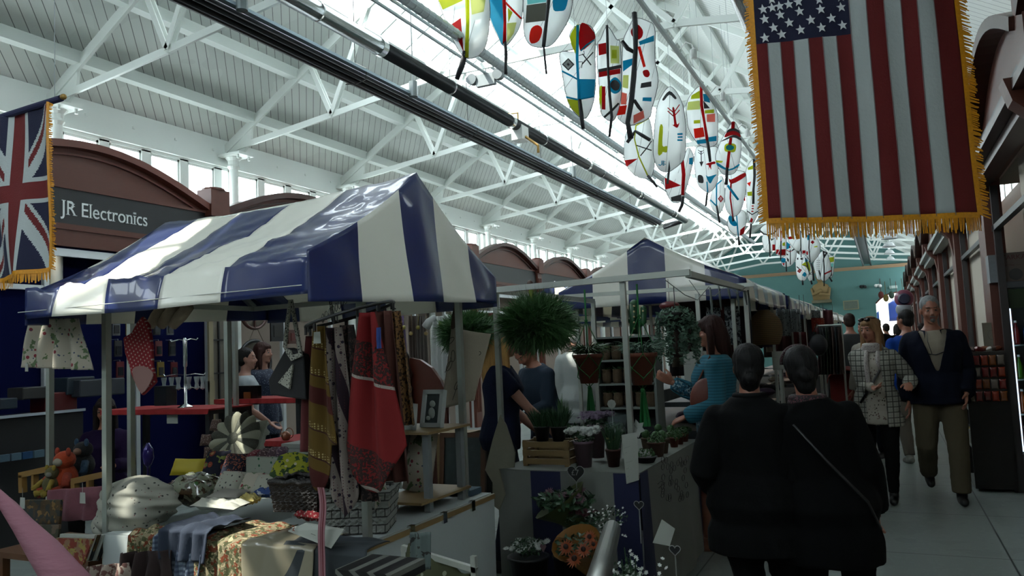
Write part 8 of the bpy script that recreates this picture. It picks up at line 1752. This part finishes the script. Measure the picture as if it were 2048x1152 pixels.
person('woman in a plain black coat seen from behind with a low dark bun', loc_at(1503, 3.6, 1.0), .1, 1.455, 'f', hair=('bun', 'black', '#040304'), vox=.009, top=dict(mat=black_coat, name='coat', neck=1.51, hem=.70, d=.034, flare=.0, waist=.025), bottom=dict(mat=cm('black_jean', '#08090b'), d=.012, ankle=.06), wid=1.14, rh=(.18, .2, .98), lh=(-.22, .16, 1.0), hair_kw=dict(z=-.03), roll=.02, hyaw=.1, rf=(.16, 0, .08), lf=(0.02, .05, .08), extra=x_collar)
def x_band(r, T, HT, J):
    m_ = MB(); pts = [HT((math.cos(a) * .088, .03 - .015 * math.sin(a), .045 + math.sin(a) * .088)) for a in [PI * i / 12 for i in range(13)]]; m_.tube(pts, .010, 6); mk('hairband', m_, chain('band', '#33141c', [(spots(120, .3), '#7c7c7c')]), r)
    m_ = MB()
    for i in range(4): m_.ring(T((0, -.0, 1.445 + .02 * i)), .098 - .006 * i, .022, 20, 8, sy=.95)
    mk('scarf', m_, chain('dark_scarf', '#170d12', [(spots(45, .36), '#5d2f38'), (spots(60, .25, 1, 3), '#55504c')]), r)
    m_ = MB(); m_.tube([T((-.12, -.16, 1.40)), T((.0, -.19, 1.2)), T((.15, -.19, .98)), T((.21, -.12, .85))], .008, 6); mk('bag_strap', m_, M('strap_black', '#121212', .5), r)
person('woman in a black coat seen from behind with patterned scarf and clipped hairband', loc_at(1652, 3.65, 1.0), .25, 1.44, 'f', roll=-.13, hair=('bun', 'black', '#040304'), vox=.009, top=dict(mat=M('cloth_black2', '#060708', .9, spec=.1), name='coat', neck=1.51, hem=.66, d=.036, flare=.0, waist=.025), bottom=dict(mat=cm('black_jean', '#08090b'), d=.012, ankle=.06), wid=1.12, rh=(.24, .1, .9), lh=(-.2, .22, 1.05), hair_kw=dict(z=.0), extra=x_band, rf=(.14, 0, .08), lf=(-.1, .0, .08))
def x_turq(r, T, HT, J):
    m_ = MB(); c0 = T((-.235, .05, 1.14)); m_.ball(c0, (.045, .13, .17), 16, 10); mk('shoulder_bag', m_, M('tan_leather', '#6b3020', .5, bump=.2, bscale=20), r)
    m_ = MB(); m_.tube([c0 + Vector((0, .08, .1)), T((-.13, .02, 1.47)), c0 + Vector((0, -.08, .1))], .010, 6); mk('bag_strap', m_, M('tan_leather', '#6b3020', .5), r)
stripe_teal = chain('ribbed_turquoise', '#2d6f83', [(times(lines((0, 0, 1), .022, .3), .6), '#173f4c')], rough=.85)
teal_dress = chain('print_dress', '#2b6076', [(blots(30, .55), '#8fa8ad'), (blots(45, .58, 4), '#122c38')], rough=.85)
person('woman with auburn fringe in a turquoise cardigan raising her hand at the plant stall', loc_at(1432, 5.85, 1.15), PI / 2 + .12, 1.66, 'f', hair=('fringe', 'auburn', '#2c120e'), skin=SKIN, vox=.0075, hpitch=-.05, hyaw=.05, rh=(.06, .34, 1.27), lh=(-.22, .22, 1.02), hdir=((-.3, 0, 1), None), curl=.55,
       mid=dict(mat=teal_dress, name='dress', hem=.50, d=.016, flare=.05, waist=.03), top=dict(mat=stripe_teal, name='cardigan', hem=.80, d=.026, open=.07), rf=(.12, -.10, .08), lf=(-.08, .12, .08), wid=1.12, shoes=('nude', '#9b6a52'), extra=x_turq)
person('long haired blonde woman in a navy T-shirt reaching into a crate of plants', loc_at(1000, 4.95, 1.1) + Vector((0, 0, 0)), -1.05, 1.66, 'f', lean=.05, hair=('long', 'honey', '#a8804a'), skin=SKIN_P, vox=.008, hpitch=-.1, rh=(.16, .42, .92), lh=(-.08, .30, .95), top=dict(mat=cm('navy_tee', '#141a30'), name='t_shirt', hem=.86, sleeve=.5, d=.016), bottom=dict(mat=cm('jeans', '#19202f'), d=.012), wid=1.06, rf=(.1, -.05, .08), lf=(-.1, 0.05, .08), shoes=('dark', '#1b1b1d'))
person('man in a navy jumper bowing his head behind the plant stall', loc_at(1093, 6.7, 1.1), PI - .5, 1.62, 'm', lean=.30, hpitch=-.60, hair=('short', 'brown', '#2e1f18'), skin=SKIN, vox=.009, rh=(.15, .38, .98), lh=(-.15, .38, .98), top=dict(mat=cm('navy_jumper', '#2a3542'), name='jumper', hem=.86, d=.024), bottom=dict(mat=cm('jeans', '#19202f')), wid=1.08, shoes=('dark', '#1b1b1d'))
person('white haired person in a long white shirt behind the hanging bushy plant', loc_at(1152, 8.1, 1.2), .5, 1.72, 'f', hair=('short', 'white', '#c5c6c2'), skin=SKIN_P, vox=.010, top=dict(mat=cm('white_shirt', '#b5bab7'), name='shirt', hem=.70, d=.026, flare=.02), bottom=dict(mat=cm('grey_trouser', '#4a4b4c')), wid=1.05, shoes=('dark', '#1b1b1d'))
person('man with cropped dark hair in a white T-shirt facing away at the far left stalls', loc_at(492, 6.1, 1.2), -.6, 1.62, 'm', hyaw=-.35, hair=('short', 'dark', '#14100e'), skin=SKIN_P, vox=.010, top=dict(mat=cm('white_tee', '#a9b0b4'), name='t_shirt', hem=.86, sleeve=.5, d=.02), bottom=dict(mat=cm('jeans', '#19202f')), rh=(.2, .2, .95), shoes=('dark', '#1b1b1d'))
person('woman with auburn shoulder-length hair and navy scarf beside the white T-shirt man', loc_at(526, 6.5, 1.2), -1.35, 1.68, 'f', hair=('bob', 'auburn2', '#351812'), skin=SKIN_P, vox=.010, top=dict(mat=chain('navy_coat_dots', '#18233a', [(spots(26, .2), '#6d7c8c')]), name='coat', hem=.75, d=.035), bottom=dict(mat=cm('jeans', '#19202f')), shoes=('dark', '#1b1b1d'))
person('seated woman in dark purple half lost in shadow behind the near stall', loc_at(212, 4.7, 1.0), -.9 + PI * .5 + PI, 1.6, 'f', seat=.46, hair=('long', 'darkbrown', '#1d110d'), skin=SKIN, vox=.010, hpitch=-.2, top=dict(mat=cm('purple', '#1e1030'), name='jumper', hem=.86, d=.03), bottom=dict(mat=cm('black_jean', '#08090b')), rf=(.12, .45, .08), lf=(-.12, .45, .08), rh=(.15, .35, .75), lh=(-.15, .35, .75), shoes=('dark', '#1b1b1d'))
person('man in a grey jumper with his back turned pushing a red pushchair', loc_at(1704, 13.0, 1.2), .15, 1.80, 'm', hair=('short', 'brown', '#2e1f18'), vox=.012, top=dict(mat=cm('grey_jumper', '#3f4141'), name='jumper', hem=.88, d=.025), bottom=dict(mat=cm('dark_jean', '#15191f')), rh=(.18, .30, 1.0), lh=(-.18, .30, 1.0), shoes=('dark', '#1b1b1d'))
person('dark haired woman with glasses in a cream top just behind the blonde woman', loc_at(1737, 10.6, 1.2), PI - .5, 1.66, 'f', hair=('bob', 'dark2', '#1d120f'), vox=.011, hyaw=-.4, top=dict(mat=cm('cream_top', '#8b857a'), name='top', hem=.8, d=.022), bottom=dict(mat=cm('dark_jean', '#15191f')), shoes=('dark', '#1b1b1d'))
person('man in a bright blue T-shirt with his back turned behind the elderly man', loc_at(1818, 10.3, 1.2), .35, 1.74, 'm', hyaw=.5, hair=('short', 'dark', '#14100e'), skin=SKIN, vox=.010, wid=1.08, top=dict(mat=cm('blue_tee', '#143a86'), name='t_shirt', hem=.84, sleeve=.62, d=.022), bottom=dict(mat=cm('stone', '#6d675c')), lf=(-.12, -.1, .08), shoes=('white', '#9d9a92'))
for i, (px, Y, hh, yw, hn, tc_, lb) in enumerate(((1757, 17.5, 1.78, .2, 'dark', '#101216', 'man in black with a small pale badge on his back near the far archway'), (1738, 20, 1.7, 0., 'dark2', '#1a1c20', 'dark clothed shopper far down the aisle left of the archway'),
        (1775, 22, 1.72, .5, 'dark', '#0f1013', 'dark clothed shopper far down the aisle in front of the archway'), (1797, 24, 1.72, .1, 'dark', '#17181c', 'dark clothed shopper beside the post in the archway'), (1846, 19, 1.66, .3, 'dark2', '#7d1420', 'shopper in red far down by the right shopfronts'), (1664, 19, 1.7, 0, 'dark', '#15161a', 'dark clothed shopper far away beside the stall clothes rails'))):
    person(lb, loc_at(px, Y, 1.2), yw, hh, 'm' if i % 2 == 0 else 'f', hair=('short' if i % 2 == 0 else 'bob', hn, '#14100e'), vox=.016, top=dict(mat=cm('far%d' % i, tc_), name='jacket', hem=.82, d=.03), bottom=dict(mat=cm('black_jean', '#08090b')), shoes=('dark', '#1b1b1d'), group=None)
def x_fore(r, T, HT, J):
    MI = (Matrix.Translation(r.location) @ Matrix.Rotation(r.rotation_euler.z, 4, 'Z') @ Matrix.Diagonal(r.scale.to_4d())).inverted(); m_ = MB()
    pp = [PY(*p, 1.0) for p in ((-70, 960), (-30, 975), (5, 1000), (45, 1050), (90, 1105), (135, 1165), (170, 1240))]
    m_.tube([MI @ p for p in pp], [.02, .018, .014, .022, .034, .042, .045], 14); m_.tube([MI @ (p + Vector((-.02, .03, -.02))) for p in pp], [.02, .016, .014, .02, .03, .04, .045], 12)
    mk('pink_scarf', m_, M('pink_gauze', '#a8707f', .8, bump=.5, bscale=14, transl=.25, stretch=(1, 1, 4)), r)
fl = PY(-125, 1000, 1.04)
person('person in a navy coat and pink gauze scarf cut off by the lower left edge', (fl.x - .02, .98, 0), -.15, 1.50, 'f', hair=('short', 'dark', '#14100e'), skin=SKIN_P, vox=.009, top=dict(mat=cm('navy_coat', '#0d1120'), name='coat', hem=.6, d=.03), bottom=dict(mat=cm('black_jean', '#08090b')), extra=x_fore, shoes=('dark', '#1b1b1d'))

bpy.data.scenes.remove(WS)
